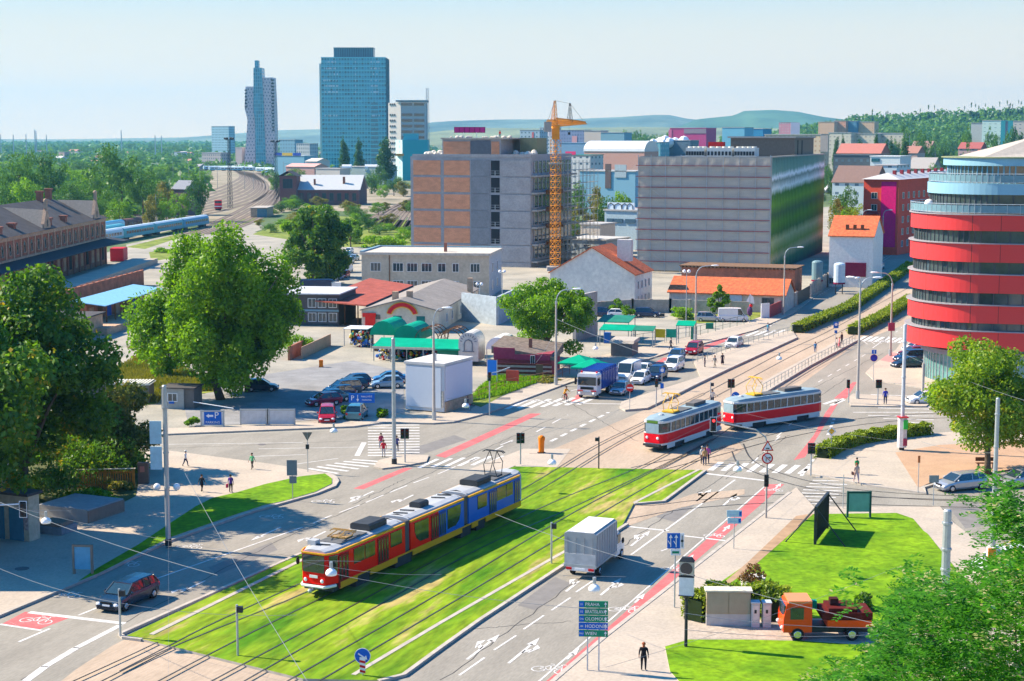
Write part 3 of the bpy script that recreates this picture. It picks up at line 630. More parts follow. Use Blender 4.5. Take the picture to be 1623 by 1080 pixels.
b=MB();lattice(b, Vector((0, 0, 33.2))-jd*10, Vector((0, 0, 33.2)), 1.3, 1.3, 6, .08, tri=True);b.build('counter_jib', org, cr)
b=MB();q=Vector((0, 0, 32))-jd*9.5;b.box(q.x-.8, q.x+.8, q.y-.8, q.y+.8, 31.2, 33.4);b.build('counterweight', C('cw', (0.35, 0.33, 0.30)), cr)
b=MB();lattice(b, Vector((0, 0, 33.6))+jd*18, Vector((0, 0, 38.0))+jd*18, 1, .2, 4, .06);b.build('jib_post', darkst, cr)
b=MB()
for a, c in (((-.2, 0, 38.2), jd*18+Vector((0, 0, 37.9))), (jd*18+Vector((0, 0, 37.9)), jd*36+Vector((0, 0, 34.2))), ((-.2, 0, 38.2), Vector((0, 0, 33.8))-jd*9)):b.cyl(a, c, .035, n=4)
q=jd*17;b.cyl((q.x, q.y, 33), (q.x, q.y, 31.2), .03, n=4);b.box(q.x-.3, q.x+.3, q.y-.2, q.y+.2, 30.6, 31.2);b.build('hoist_rope', darkst, cr)
B('cab', white, cr, (-1.7, -.9, -1.2, .3, 30.2, 32));b=MB();b.box(-1.9, 1.9, -1.9, 1.9, 0, .9);b.build('base_block', conc, cr)
B('counter_platform', C('cw', (0.35, 0.33, 0.30)), cr, (-1.5, 1.5, -1.5, 1.5, 24.0, 24.3))
rz=R(-19.5);o=origin(1010, 370, rz);W_=span(o, rz, 1221);top=atY(1010, 249, 370).z;sx=lambda p:span(o, rz, p);D_=75
t=thing('netted_building', 'big office block wrapped in grey scaffold netting with red rails', 'building', o, rz)
b=MB();b.box(0.5, W_-.5, 1.2, D_, 0, top-.2);b.build('wall', cgrey, t)
net=M('scaffold_net', (0.46, 0.42, 0.35), 0.9, 0.05, 0.3, stretch=(6, 1, .35), tint=(0.40, 0.385, 0.34))
b=MB();n=60
for i in range(n):
 x0, x1=W_*i/n, W_*(i+1)/n
 for k in range(24):
  z0, z1=.3+(top-.3)*k/24, .3+(top-.3)*(k+1)/24;f=lambda x, z:.05*math.sin(x*2.1+z)*math.sin(z*1.33)
  b.face([(x0, f(x0, z0), z0), (x1, f(x1, z0), z0), (x1, f(x1, z1), z1), (x0, f(x0, z1), z1)])
b.build('netting', net, t)
for k, yy in enumerate((263, 280, 297, 314, 330, 347, 364, 380, 397, 414)):
 z=atY(1010, yy, 370).z;B('guard_rail', C('rail_red', (0.36, 0.07, 0.08)), t, (-.5, W_-.2, -.3, -.15, z, z+.12));
 b=MB();b.box(-.3, W_-.3, -.16, .3, z-.24, z-.16)
 if k%2==0:b.cyl((sx(1031), -.35, z-.2), (sx(1050), -.35, z-2.2), .05, n=4)
 b.build('scaffold_deck', steel, t)
for px in (1011, 1031, 1054, 1078, 1119, 1145, 1170, 1196, 1219):B('standard', steel, t, (sx(px)-.06, sx(px)+.06, -.22, -.1, 0, top+.5))
m=bpy.data.materials.new('painted_reflection_facade');m.use_nodes=True;n=m.node_tree;bs=n.nodes['Principled BSDF'];tc=n.nodes.new('ShaderNodeTexCoord')  # matt side face; the glass reflections are painted in as colour bands
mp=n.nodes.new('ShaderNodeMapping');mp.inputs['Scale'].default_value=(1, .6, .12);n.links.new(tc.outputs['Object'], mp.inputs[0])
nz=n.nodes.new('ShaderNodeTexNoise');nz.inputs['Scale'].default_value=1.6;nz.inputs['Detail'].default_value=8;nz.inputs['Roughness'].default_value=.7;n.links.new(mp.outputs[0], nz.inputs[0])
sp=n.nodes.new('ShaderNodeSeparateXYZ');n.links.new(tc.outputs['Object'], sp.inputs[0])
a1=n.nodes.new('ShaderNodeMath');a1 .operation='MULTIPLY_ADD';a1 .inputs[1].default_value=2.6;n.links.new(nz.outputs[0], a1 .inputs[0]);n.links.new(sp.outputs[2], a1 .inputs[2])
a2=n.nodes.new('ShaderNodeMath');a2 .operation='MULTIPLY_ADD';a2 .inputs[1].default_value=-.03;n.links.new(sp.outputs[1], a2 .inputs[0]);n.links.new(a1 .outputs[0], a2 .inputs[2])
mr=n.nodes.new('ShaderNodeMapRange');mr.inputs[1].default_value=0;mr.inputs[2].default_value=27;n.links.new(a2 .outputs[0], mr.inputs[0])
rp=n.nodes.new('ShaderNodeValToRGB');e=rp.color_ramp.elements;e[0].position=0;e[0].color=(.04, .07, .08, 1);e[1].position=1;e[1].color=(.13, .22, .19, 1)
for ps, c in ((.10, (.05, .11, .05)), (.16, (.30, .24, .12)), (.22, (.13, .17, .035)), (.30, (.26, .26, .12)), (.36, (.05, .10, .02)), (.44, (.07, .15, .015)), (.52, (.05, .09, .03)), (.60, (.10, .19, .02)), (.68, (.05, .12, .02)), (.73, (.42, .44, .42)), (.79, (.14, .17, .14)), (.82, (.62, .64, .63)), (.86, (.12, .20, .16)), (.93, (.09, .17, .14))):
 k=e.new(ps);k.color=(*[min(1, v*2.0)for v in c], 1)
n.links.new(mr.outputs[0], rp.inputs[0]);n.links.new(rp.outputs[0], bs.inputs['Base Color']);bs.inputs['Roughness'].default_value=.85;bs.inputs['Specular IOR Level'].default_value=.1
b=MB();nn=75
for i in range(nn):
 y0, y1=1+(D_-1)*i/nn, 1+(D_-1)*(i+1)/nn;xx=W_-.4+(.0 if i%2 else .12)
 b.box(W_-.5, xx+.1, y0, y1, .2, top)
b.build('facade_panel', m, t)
B('corner_post', steel, t, (W_-.35, W_, .1, .5, 0, top+.3))
B('parapet', C('slab_pale', (0.42, 0.38, 0.33)), t, (.2, W_-.2, .8, 1.15, top-.2, top+.15), (W_-.8, W_-.1, 1.16, D_, top-.1, top+.2))
zt=30-(221-218)*400/2600;b=MB();b.box(sx(1105), W_-1, 34, 62, top-.25, zt+.3);b.build('penthouse', C('pent_bronze', (0.17, 0.135, 0.105), rough=.6), t)
B('roof_slab', C('slab_pale', (0.42, 0.38, 0.33)), t, (sx(1100), W_-.6, 33.6, 62.5, zt+.3, zt+.7))
for yy in (38, 44):B('opening', C('dark_void', (0.03, 0.03, 0.035)), t, (W_-1.02, W_-.93, yy, yy+1, top+.2, zt-.2))
for i, (a, c)in enumerate(((1070, 1100), (1104, 1144), (1148, 1181))):
 b=MB();b.box(sx(a), sx(c), 9, 14, top+.1, top+2.0, 0);
 for k in range(7):xx=sx(a)+(sx(c)-sx(a))*(k+.5)/7;b.box(xx-.25, xx+.25, 8.9, 9.0, top+.3, top+1.2, 1)
 for k in range(4):xx=sx(a)+(sx(c)-sx(a))*(k+.5)/4;b.cyl((xx, 11.5, top+2), (xx, 11.5, top+2.3), .6, n=10)
 b.build('air_handler', [C('hvac', (0.62, 0.62, 0.56)), darkst], t)
B('hatch', redl, t, (sx(1095), sx(1120), 16, 18, top+1.5, top+3.3))
rz=R(-8);o=origin(573.5, 312, rz);W_=span(o, rz, 775);top=atY(573, 404, 312).z;sx=lambda p:span(o, rz, p)
t=thing('office_building', 'drab beige two storey flat roofed block with white windows', 'building', o, rz);render_=M('beige_render', (0.50, 0.43, 0.33), 0.9, 0.14, 0.4, fine=2)
b=MB();b.box(0, W_, 0, 16, 0, top);b.build('wall', render_, t);B('side_wall', C('side_white', (0.46, 0.47, 0.48)), t, (W_-.2, W_+.06, .02, 15.9, 0, top-.02))
b=MB();b.box(-.3, W_+.3, -.35, 16.3, top, top+.5);b.build('roof', C('pale_roof', (0.52, 0.47, 0.40), fine=1), t);B('cornice', C('blue_zinc', (0.20, 0.33, 0.40)), t, (-.3, W_, 15.6, 16.4, top+.5, top+.75), (-.35, .3, 0, 15.6, top+.5, top+.75))
for px, w_ in ((595, 1.9), (630.5, 1.9), (653, 1.9), (676, 1.9), (700, 1.4), (722, 1.1), (753, 1.7)):
 for z in (top-3.05, top-6.4):win(t, sx(px), 0, z, w_, 1.5, nx=3 if w_>1.5 else 2)
for z in (top-3.3, top-6.6):
 for yy in (4, 10):win(t, W_+.06, yy, z, 1.3, 1.7, 'r')
B('chimney', C('chim', (0.30, 0.12, 0.08)), t, (sx(699), sx(703), 3, 3.8, top+.5, top+2.2));b=MB();b.cyl((sx(617), -.12, 0), (sx(617), -.12, top), .09, n=6);b.build('drainpipe', wood, t)
rz=R(-8);o=origin(572.5, 254, rz);W_=span(o, rz, 694.5);sx=lambda p:span(o, rz, p);t=thing('shop_building', 'pale gabled shop building with a red arched sign above green market stalls', 'building', o, rz)
ez, rzz=3.3, 4.9;b=MB();gable_wall(b, 0, W_, 0, 38, ez, rzz);b.build('wall', M('cream_render', (0.66, 0.58, 0.45), 0.9, 0.12, 0.4, fine=2), t)
b=MB();gable_roof(b, 0, W_, 0, 38, ez, rzz, .25);b.build('roof', M('bitumen', (0.27, 0.245, 0.22), 0.95, 0.12, 0.35, fine=2), t)
for px in (629, 666):win(t, sx(px), 0, .9, 1.15, 1.5, fm=C('green_frame', (0.02, 0.18, 0.15)), gm=C('green_glass', (0.03, 0.20, 0.18), rough=.2))
win(t, sx(598), 0, 2.0, .6, .6, fm=frame_d)
for k, yy in enumerate((7, 12, 20, 28)):win(t, W_, yy, .9, .9, 1.3, 'r')
for px, yy in ((617, 4), (638, 5), (694, 30)):B('chimney', stone, t, (sx(px)-.5, sx(px)+.4, yy, yy+.8, ez, rzz+1.0))
cx_=sx(637);A=[(cx_-2.45*math.cos(a), 2.5+2.1*math.sin(a))for a in np.linspace(R(12), R(168), 15)];A2=[(cx_-1.75*math.cos(a), 2.5+1.45*math.sin(a))for a in np.linspace(R(12), R(168), 15)]
sg=thing('arched_sign', 'red arched sign with yellow rim on the cream gable', 'sign', o, rz);b=MB();b2=MB()
for i in range(14):b.loft([[(A[i][0], y, A[i][1]), (A[i+1][0], y, A[i+1][1]), (A2[i+1][0], y, A2[i+1][1]), (A2[i][0], y, A2[i][1])]for y in (-.3, -.12)])
for P in (A, A2):b2 .tube([(x, -.21, z)for x, z in P], .11, 5)
b2 .tube([(A[0][0], -.21, A[0][1]), (A2[0][0], -.21, A2[0][1])], .1, 5);b2 .tube([(A[-1][0], -.21, A[-1][1]), (A2[-1][0], -.21, A2[-1][1])], .1, 5)
b.build('panel', C('sign_red', (0.60, 0.02, 0.03), rough=.5), sg);b2 .build('rim', yel, sg)
sg=tag(B('red_sign', C('sign_red2', (0.80, 0.03, 0.02), rough=.5), None, (sx(578), sx(594), -.3, -.18, .8, 2.9), (sx(574), sx(595), -.34, -.16, 2.3, 2.9)), 'plain bright red sign on the corner of the cream shop', 'sign');sg.location=o;sg.rotation_euler=(0, 0, rz)
rz=R(-8);q=[(495, 476), (580, 484), (655, 452), (586, 441)];P=[atY(x, y, Y)for (x, y), Y in zip(q, (262, 256, 289, 297))]
t=thing('open_canopy', 'large rust red sheet roof on thin posts', 'canopy', (0, 0, 0));b=MB();b.loft([[(p.x, p.y, p.z-.2)for p in P], [tuple(p)for p in P]]);b.build('roof', M('rust_red', (0.33, 0.085, 0.06), 0.85, 0.22, 0.5, fine=2), t)
B('fascia', C('fascia', (0.06, 0.06, 0.08)), t);b=MB();b.loft([[tuple(P[1]+Vector((.05, -.05, -.75))), tuple(P[1]+Vector((.05, -.05, 0)))], [tuple(P[2]+Vector((.05, 0, -.75))), tuple(P[2]+Vector((.05, 0, 0)))]], closed=False, caps=False);b.build('edge_beam', C('fascia', (0.06, 0.06, 0.08)), t)
for a, c in ((0.03, .1), (.25, .1), (.5, .1), (.75, .1), (.97, .1), (.95, .5), (.95, .9), (.05, .9)):
 e1=P[0].lerp(P[1], a);e2=P[3].lerp(P[2], a);e=e1 .lerp(e2, c);b=MB();b.cyl((e.x, e.y, 0), (e.x, e.y, e.z-.1), .11, n=6);b.build('post', wood, t)
rz=R(-8);o=origin(480, 262, rz);sx=lambda p:span(o, rz, p);t=thing('annex_house', 'dark clad two storey house with pale windows under the rust roof', 'house', o, rz)
b=MB();b.box(-6, sx(535), 0, 12, 0, 5);b.build('wall', C('dark_clad', (0.10, 0.09, 0.09)), t);B('string_course', C('blue_zinc', (0.20, 0.33, 0.40)), t, (-6, sx(535)+.1, -.1, 0, 2.3, 2.6));B('roof', C('roof_pale2', (0.50, 0.52, 0.54)), t, (-6.3, sx(535)+.3, -.4, 12.3, 5, 5.2))
for px in (493, 509, 526):
 for z in (.7, 3.0):win(t, sx(px), 0, z, 1.2, 1.3)
rz=R(-20);o=origin(1006, 285, rz);W_=-span(o, rz, 872);sx=lambda p:span(o, rz, p);ez=atY(1006, 436, 285).z;az=atY(935, 393, 288).z
t=thing('gable_house', 'white rendered house with a blank gable and red tiled roof', 'house', o, rz)
b=MB();gable_wall(b, -W_, 0, 0, 11.5, ez, az);b.build('wall', M('white_render', (0.80, 0.76, 0.66), 0.9, 0.06, 0.25, fine=1.5, tint=(0.70, 0.67, 0.60)), t)
b=MB();gable_roof(b, -W_, 0, -.05, 11.5, ez, az, .25);b.build('roof', tile, t);B('chimney', C('plaster', (0.62, 0.58, 0.55)), t, (sx(968), sx(990), 4.0, 5.5, az-2.5, az+1.3))
for yy in (2.2, 4.6, 7.0, 9.3):
 for z in (1, 3.6):win(t, 0, yy, z, .8, 1.3, 'r')
rz=R(-20);o=origin(1061, 287, rz);W_=span(o, rz, 1245);t=thing('outbuilding', 'long low white outbuilding with bright orange roof tiles', 'house', o, rz);sx=lambda p:span(o, rz, p)
b=MB();gable_wall(b, 0, W_, 0, 9, 3.1, 5.4, 'x');b.build('wall', M('offwhite_render', (0.54, 0.50, 0.44), 0.9, 0.12, 0.5, fine=2), t);b=MB();gable_roof(b, 0, W_, 0, 9, 3.1, 5.4, .35, 'x');b.build('roof', tile, t)
for px in (1214, 1224):win(t, sx(px), 0, 1.5, .9, 1.0, fm=frame_d)
B('sign_board', C('pale_blue_board', (0.48, 0.56, 0.66)), t, (sx(1152), sx(1178), -.25, -.1, 1.2, 2.9));B('door', C('pink_door', (0.55, 0.25, 0.22)), t, (sx(1220), sx(1236), -.1, .02, 0, 1.3))
bb=thing('timber_store', 'brown timber roofed store between the tiled outbuilding and netted block', 'shed', origin(1080, 318, 0), R(-20));B('wall', brickred, bb, (0, 22, 0, 8, 0, 5));b=MB()
for k in range(30):b.box(-.2+k*.74, .2+k*.74, -.5, 8.4, 5.0, 5.25)
b.box(-.4, 22.4, -.4, 8.4, 5.26, 5.4, 0);b.build('roof', C('oldwood', (0.20, 0.12, 0.07)), bb)
rz=R(-20);o=origin(1313, 331, rz);W_=span(o, rz, 1384);sx=lambda p:span(o, rz, p);t=thing('service_building', 'white building with steep orange roof and maroon panel', 'building', o, rz)
ez=atY(1350, 374, 331).z;rr=atY(1350, 342, 340).z;b=MB();gable_wall(b, 0, W_, 0, 15, ez, rr, 'x');b.build('wall', C('srv_white', (0.78, 0.74, 0.68)), t);b=MB();gable_roof(b, 0, W_, 0, 15, ez, rr, .3, 'x');b.build('roof', tile, t)
B('maroon_panel', C('maroon', (0.22, 0.015, 0.05)), t, (sx(1341), sx(1374), -.2, 0, 2.2, 5.0));[win(t, sx(px), -.02, .6, 1.1, 1.2)for px in (1320, 1331)]
for px in (1340, 1352, 1364):B('vent_stack', wood, t, (sx(px)-.3, sx(px)+.3, 2, 2.6, ez, ez+2.2))
for i, px in enumerate((1295, 1330)):
 p=origin(px, 322-i*6, 0);s_=thing('silo', ('teal storage silo with a dark top beside the netted block', 'pale storage silo with a pink base before the white service building')[i], 'silo', p)
 b=MB();b.cyl((0, 0, 2.2), (0, 0, 5.6), 1.1, n=16);b.sph((0, 0, 5.6), 1.1, 14, 6, sz=.4);b.build('tank', C('silo'+str(i), ((0.16, 0.26, 0.29), (0.50, 0.62, 0.70))[i], rough=.5), s_, smooth=False)
 b=MB();b.cyl((0, 0, 1.9), (0, 0, 2.2), 1.15, n=16);b.build('band', C('maroon', (0.22, 0.015, 0.05)), s_)
 for k in range(4):a=k*math.pi/2+.6;b=MB();b.cyl((math.cos(a)*.9, math.sin(a)*.9, 0), (math.cos(a)*.9, math.sin(a)*.9, 2), .09, n=5);b.build('leg', darkst, s_)
def wall_px(name, label, px, z1, m, w_=.25, cat='wall', cap=None, group=None):
 pts=[Vector(p)for p in P2(px)];t=thing(name, label, cat, (pts[0].x, pts[0].y, 0), 0, group);b=MB();c=MB()
 for i in range(len(pts)-1):
  p, q=pts[i]-pts[0], pts[i+1]-pts[0];d=(q-p).normalized();n=Vector((d.y, -d.x))*w_/2
  b.prism([tuple(p-n), tuple(p+n), tuple(q+n), tuple(q-n)], 0, z1)
  if cap:
   Ln=(q-p).length;k=int(Ln/cap)
   for j in range(k+1):e=p+d*(Ln*j/max(k, 1));c.prism([(e.x-.2, e.y-.2), (e.x+.2, e.y-.2), (e.x+.2, e.y+.2), (e.x-.2, e.y+.2)], 0, z1+.15)
 b.build('wall_panel', m, t)
 if cap:c.build('pier', m, t)
 return t
dw=M('dirty_wall', (0.42, 0.37, 0.31), 0.9, 0.22, 0.7, fine=3)
wall_px('boundary_wall', 'stained concrete wall beside the tiled outbuilding and street', [(1240, 496), (1262, 486)], 2.6, dw, cap=2)
wall_px('boundary_wall', 'long pale panelled wall along the boulevard below the silos', [(1284, 473), (1310, 455), (1356, 428)], 2.6, dw, cap=2.2)
wall_px('boundary_wall', 'far pale yard wall running past the white service building', [(1366, 422), (1392, 408), (1442, 374)], 2.6, dw, cap=3)
wall_px('boundary_wall', 'weathered wall between gable house and tiled outbuilding', [(944, 500), (1002, 496), (1062, 496), (1190, 500)], 2.3, dw, cap=3)
wall_px('retaining_wall', 'pale blue rendered wall with ivy beside the shop building', [(733, 508), (788, 516), (818, 500)], 4.6, M('blue_render', (0.36, 0.42, 0.46), .9, .15, .6, fine=2.5), .4)
wall_px('party_wall', 'leaning grey wall standing beside the walnut tree', [(910, 542), (944, 532)], 6.8, M('grey_wall', (0.36, 0.34, 0.32), .9, .15, .5, fine=2), .5)
wall_px('steel_gate', 'dark gate in the yard wall beneath the tiled outbuilding', [(1263, 486), (1283, 474)], 2.5, darkst, .1, 'gate')
wall_px('yard_gate', 'red barred gate before the tiled outbuilding', [(1220, 505), (1238, 497)], 2.2, C('gate_red', (0.40, 0.08, 0.08)), .12, 'gate')
wall_px('yard_gate', 'plain white panel gate beside the red barred gate', [(1206, 506), (1219, 505)], 2.6, white, .12, 'gate')
redp_=gridmat('red_cladding', (.22, .02, .015), (.70, .035, .035), 2.2, 40, .025, .45, .05);bluec=M('pale_blue_cladding', (0.24, 0.45, 0.56), 0.45, 0.04, 0.4)
t=thing('office_block', 'rounded glass office block with bold red bands and blue top floors', 'building', (0, 0, 0))
Yc, Xw=206.0, None
def plan(pxw, grow=0.0, n=30, r=9.0):
 """plan outline whose west edge shows at column pxw"""
 xw=(pxw-CX)/F*204;c=Vector((xw+r, 204.0));pts=[]
 for a in np.linspace(R(250), R(120), n):pts.append((c.x+(r+grow)*math.cos(a), c.y+(r+grow)*math.sin(a)))
 e=pts[-1];s_=pts[0]
 return pts+[(e[0]+42, e[1]+26), (s_[0]+42, s_[1]-11)]
def ring(b, pts, z0, z1, m=0):b.prism(pts, z0, z1, m)
zof=lambda y:atY(1450, y, 203).z
lv=[('red', 1446, 337, 361), ('red', 1446, 381, 409), ('red', 1446, 428, 456), ('red', 1445, 475, 502), ('red', 1443, 515, 543)]
zs=[]
for i, (k, px, ya, yb)in enumerate(lv):
 z1, z0=zof(ya), zof(yb);zs.append((z0, z1));b=MB();ring(b, plan(px), z0, z1);b.build('facade_band', redp_, t)
 b=MB();ring(b, plan(px, .22), z1-.02, z1+.10);b.build('ledge', C('ledge_grey', (0.30, 0.29, 0.31)), t)
def glaz(pts, z0, z1, step=1.7, inset=.5, mm=None, gc=(0.05, 0.075, 0.08)):
 b=MB();ring(b, pts, z0, z1, 1);P=[Vector(p)for p in pts]
 for i in range(len(P)):
  p, q=P[i], P[(i+1)%len(P)]
  if i==len(P)-3 or i==len(P)-2:continue
  d=q-p;k=max(1, round(d.length/step))
  for j in range(k):e=p+d*j/k;b.cyl((e.x, e.y, z0), (e.x, e.y, z1), .09, n=4, caps=False, m=0)
 r2=random.Random(int(z0*100));bb=MB()
 for i in list(range(len(P)-3))+[len(P)-1]:
  p, q=P[i], P[(i+1)%len(P)];n_=(q-p).normalized();n_=Vector((n_.y, -n_.x))*.03;k=max(1, round((q-p).length/step))
  for j in range(k):
   if r2 .random()<.3:a, c=p.lerp(q, (j+.12)/k)+n_, p.lerp(q, (j+.88)/k)+n_;h_=z0+(z1-z0)*r2 .choice((.05, .05, .4, .6));bb.face([(*a, h_), (*c, h_), (*c, z1-.05), (*a, z1-.05)])
 if bb.f:bb.build('blind', C('blind_grey', (.20, .22, .21), rough=.4), t)
 b.build('window_band', [frame_d if not mm else mm, M('office_glass', gc, 0.06, 0.4, 0.35, spec=1.0, fine=1)], t)
ordz=sorted(zs)
for i in range(len(ordz)-1):glaz(plan(1448, -.35), ordz[i][1], ordz[i+1][0])
glaz(plan(1466, -.6), 4.2, ordz[0][0], gc=(.07, .20, .19));glaz(plan(1466, -.6), 0, 3.6, mm=steel, gc=(.10, .28, .26));b=MB();ring(b, plan(1464, -.3), 3.6, 4.2);b.build('facade_band', C('ledge_grey', (0.30, 0.29, 0.31)), t)
zr=ordz[-1][1]
glaz(plan(1473, -.2), zr+.14, zof(306));b=MB();ring(b, plan(1471), zof(306), zof(289));b.build('facade_band', bluec, t)
glaz(plan(1497, -.4), zof(289), zof(262), 2.4, mm=bluec);b=MB();ring(b, plan(1495), zof(262), zof(250));b.build('facade_band', bluec, t);b=MB();ring(b, plan(1494, .2), zof(250), zof(248.5));b.build('roof', C('green_roof', (0.24, 0.27, 0.15)), t)
for px, z in ((1447, zr+.14), (1475, zof(289))):
 b=MB();P=plan(px, .15)[:30];P+=[plan(px, .15)[-1]];P=[P[-1]]+P[:-1]
 b.tube([(x, y, z+1.15)for x, y in P], .05, 5);b.tube([(x, y, z+.15)for x, y in P], .04, 5)
 for i in range(len(P)-1):
  p, q=Vector(P[i]), Vector(P[i+1]);k=max(1, round((q-p).length/1.5))
  for j in range(k):e=p.lerp(q, j/k);b.cyl((e.x, e.y, z), (e.x, e.y, z+1.15), .035, n=4)
 b.build('railing', C('rail_pale', (0.42, 0.50, 0.55), rough=.3, metal=.3), t)
 b=MB()
 for i in range(len(P)-1):p, q=P[i], P[i+1];b.face([(p[0], p[1], z+.2), (q[0], q[1], z+.2), (q[0], q[1], z+1.0), (p[0], p[1], z+1.0)])
 b.build('glass_panel', C('pale_glass', (0.16, 0.29, 0.34), rough=.15), t)
p=atY(1460, 322, 204);b=MB();b.sph((p.x+1, p.y, zr+1.0), .62, 14, 8);tag(b.build('satellite_dome', white, None, True), 'white ball dome on the red block terrace', 'antenna')
b=MB();a0=atY(1540, 249, 205);b.add([(a0 .x, 200, a0 .z), (a0 .x+30, 195, a0 .z), (a0 .x+30, 212, a0 .z), (a0 .x, 212, a0 .z), (a0 .x+8, 205, a0 .z+2.6), (a0 .x+30, 205, a0 .z+2.6)], [(0, 1, 5, 4), (1, 2, 5), (2, 3, 4, 5), (3, 0, 4)]);b.build('roof_gable', C('slab_pale', (0.42, 0.38, 0.33)), t)
b=MB()
for px, yb in ((1462, 640), ):p=g(px, yb);b.cyl((p.x, p.y, 0), (p.x, p.y, ordz[0][0]), .16, n=8)
b.build('column', polec, t)
# ================================================================= towers, town, station, market
Yt=1730;k_=Yt/F
def fx(px):return (px-CX)*k_
def fz(py):return H+(YH-py)*k_
t=thing('wavy_tower', 'slim glass tower with speckled wavy pink wings', 'tower', (fx(415), Yt, 0));X0=fx(415)
gl=gridmat('tower_glass', (0.16, 0.42, 0.50), (0.03, 0.27, 0.36), 2.2, 3.6, .35, .1, .35)
sp=gridmat('speckled_wing', (0.66, 0.54, 0.56), (0.14, 0.16, 0.22), 3.2, 3.4, 1.0, .3, .5, offset=.5)
def wing(xl, xr, ytop, name, m, depth=22, wob=None, y0=0):
 b=MB();secs=[]
 for i in range(25):
  z=fz(ytop)*i/24;py=YH-(z-H)/k_;a, c=xl(py), xr(py);secs.append([(fx(a)-X0, y0, z), (fx(c)-X0, y0, z), (fx(c)-X0, y0+depth, z), (fx(a)-X0, y0+depth, z)])
 b.loft(secs);return b.build(name, m, t)
li=lambda a:(lambda py:np.interp(py, [p[0]for p in a], [p[1]for p in a]))
wing(li([(98, 407), (139, 394), (172, 391.5), (190, 396), (215, 394), (265, 389)]), li([(139, 407), (172, 405), (195, 408), (265, 407)]), 139, 'wing', sp)
wing(li([(125, 420), (265, 423)]), li([(125, 437), (170, 438.5), (215, 439), (265, 437)]), 125, 'wing', sp)
wing(li([(110, 407), (172, 406), (195, 408), (265, 408)]), li([(110, 420), (172, 422), (265, 424)]), 110, 'glass_shaft', gl, 20, y0=-1)
wing(lambda p:408.5, lambda p:414.5, 98.5, 'crown_fin', gl, 8, y0=2)
for i in range(14):py=142+i*5;
for i in range(16):
 py=128+i*5.2;B('balcony', C('dark_void', (0.03, 0.03, 0.035)), t, (fx(434.3)-X0, fx(438.3)-X0, -.8, 3, fz(py+2), fz(py)))
 if i>2 and i<9:B('balcony', C('dark_void', (0.03, 0.03, 0.035)), t, (fx(392.5)-X0, fx(396)-X0, -.8, 3, fz(py+2), fz(py)))
Yt=1400;k_=Yt/F;X0=fx(513);t=thing('glass_tower', 'wide teal glass office tower with a set back crown', 'tower', (X0, Yt, 0));W_=fx(614)-X0
m=gridmat('curtain_wall', (0.12, 0.48, 0.56), (0.03, 0.25, 0.34), 2.4, 3.62, .35, .08, .55);b=MB();b.box(0, W_, 0, 30, 0, fz(93.5));b.build('facade', m, t)
for i in range(24):z=fz(93.5)-3.62*i;B('spandrel', C('spandrel', (0.18, 0.60, 0.68), rough=.35), t, (-.1, W_+.1, -.35, 0, z-.9, z))
B('facade', gridmat('crown_wall', (0.05, 0.22, 0.28), (0.02, 0.10, 0.14), 1.5, 12, .3, .2, .2), t, (fx(531.6)-X0, fx(593.6)-X0, 6, 24, fz(93.5), fz(79)));B('roof_rim', C('rim_teal', (0.12, 0.25, 0.30)), t, (fx(531)-X0, fx(594)-X0, 5.5, 24.5, fz(79), fz(78)))
B('edge_fin', C('pale_fin', (0.45, 0.47, 0.48)), t, (fx(509)-X0, fx(512)-X0, 4, 30, 0, fz(103)));B('edge_fin', C('dark_fin', (0.05, 0.12, 0.15)), t, (W_, W_+.8, -.5, 30, 0, fz(95)))
b=MB();rnd=random.Random(5)
for r_ in (101, 111, 120, 129.5, 138, 147.5, 184):
 for a, c in ((516, 539), (590.5, 604)):
  x=a
  while x<c:
   w0=rnd.uniform(.5, 1.6)
   if rnd.random()<.62:b.box(fx(x)-X0, fx(min(x+w0, c))-X0, -.4, -.2, fz(r_+1.3), fz(r_-1.3))
   x+=w0+rnd.uniform(.3, .9)
 b.box(fx(566)-X0, fx(567)-X0, -.4, -.2, fz(r_+1.2), fz(r_-1.2))
b.build('reflective_blind', C('blind_white', (0.75, 0.82, 0.84), rough=.3), t)
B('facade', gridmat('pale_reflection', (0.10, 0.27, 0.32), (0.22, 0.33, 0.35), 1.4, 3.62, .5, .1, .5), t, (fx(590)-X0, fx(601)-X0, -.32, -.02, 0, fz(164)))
Yt=1330;k_=Yt/F;X0=fx(637);t=thing('office_slab', 'pale concrete office slab with dark strip windows beside the glass tower', 'building', (X0, Yt, 0));W_=fx(676)-X0
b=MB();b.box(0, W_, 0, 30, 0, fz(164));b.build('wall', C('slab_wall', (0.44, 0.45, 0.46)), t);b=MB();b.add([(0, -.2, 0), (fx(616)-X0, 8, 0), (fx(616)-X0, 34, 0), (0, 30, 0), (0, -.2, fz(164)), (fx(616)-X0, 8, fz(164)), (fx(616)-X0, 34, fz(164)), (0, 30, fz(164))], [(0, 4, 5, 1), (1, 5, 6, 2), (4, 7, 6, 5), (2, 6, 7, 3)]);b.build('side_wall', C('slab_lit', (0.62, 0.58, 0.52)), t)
B('roof', C('slab_wall2', (0.30, 0.35, 0.37)), t, (-4, W_+1, -1.5, 31, fz(162.5), fz(160)))
for i in range(12):
 py=172+i*8.8 if i else 164.5
 for a, c in ((638, 655), (657.5, 673.5)):B('window_band', glass, t, (fx(a)-X0, fx(c)-X0, -.25, .1, fz(py+4), fz(py)))
 b=MB()
 for a in (618.5, 622, 625.5):s=(637-a)/21;b.box(fx(a)-X0, fx(a+2)-X0, 8*s-1.0, 8*s+.2, fz(py+3.4), fz(py+.6))
 b.build('window_band', glass, t)
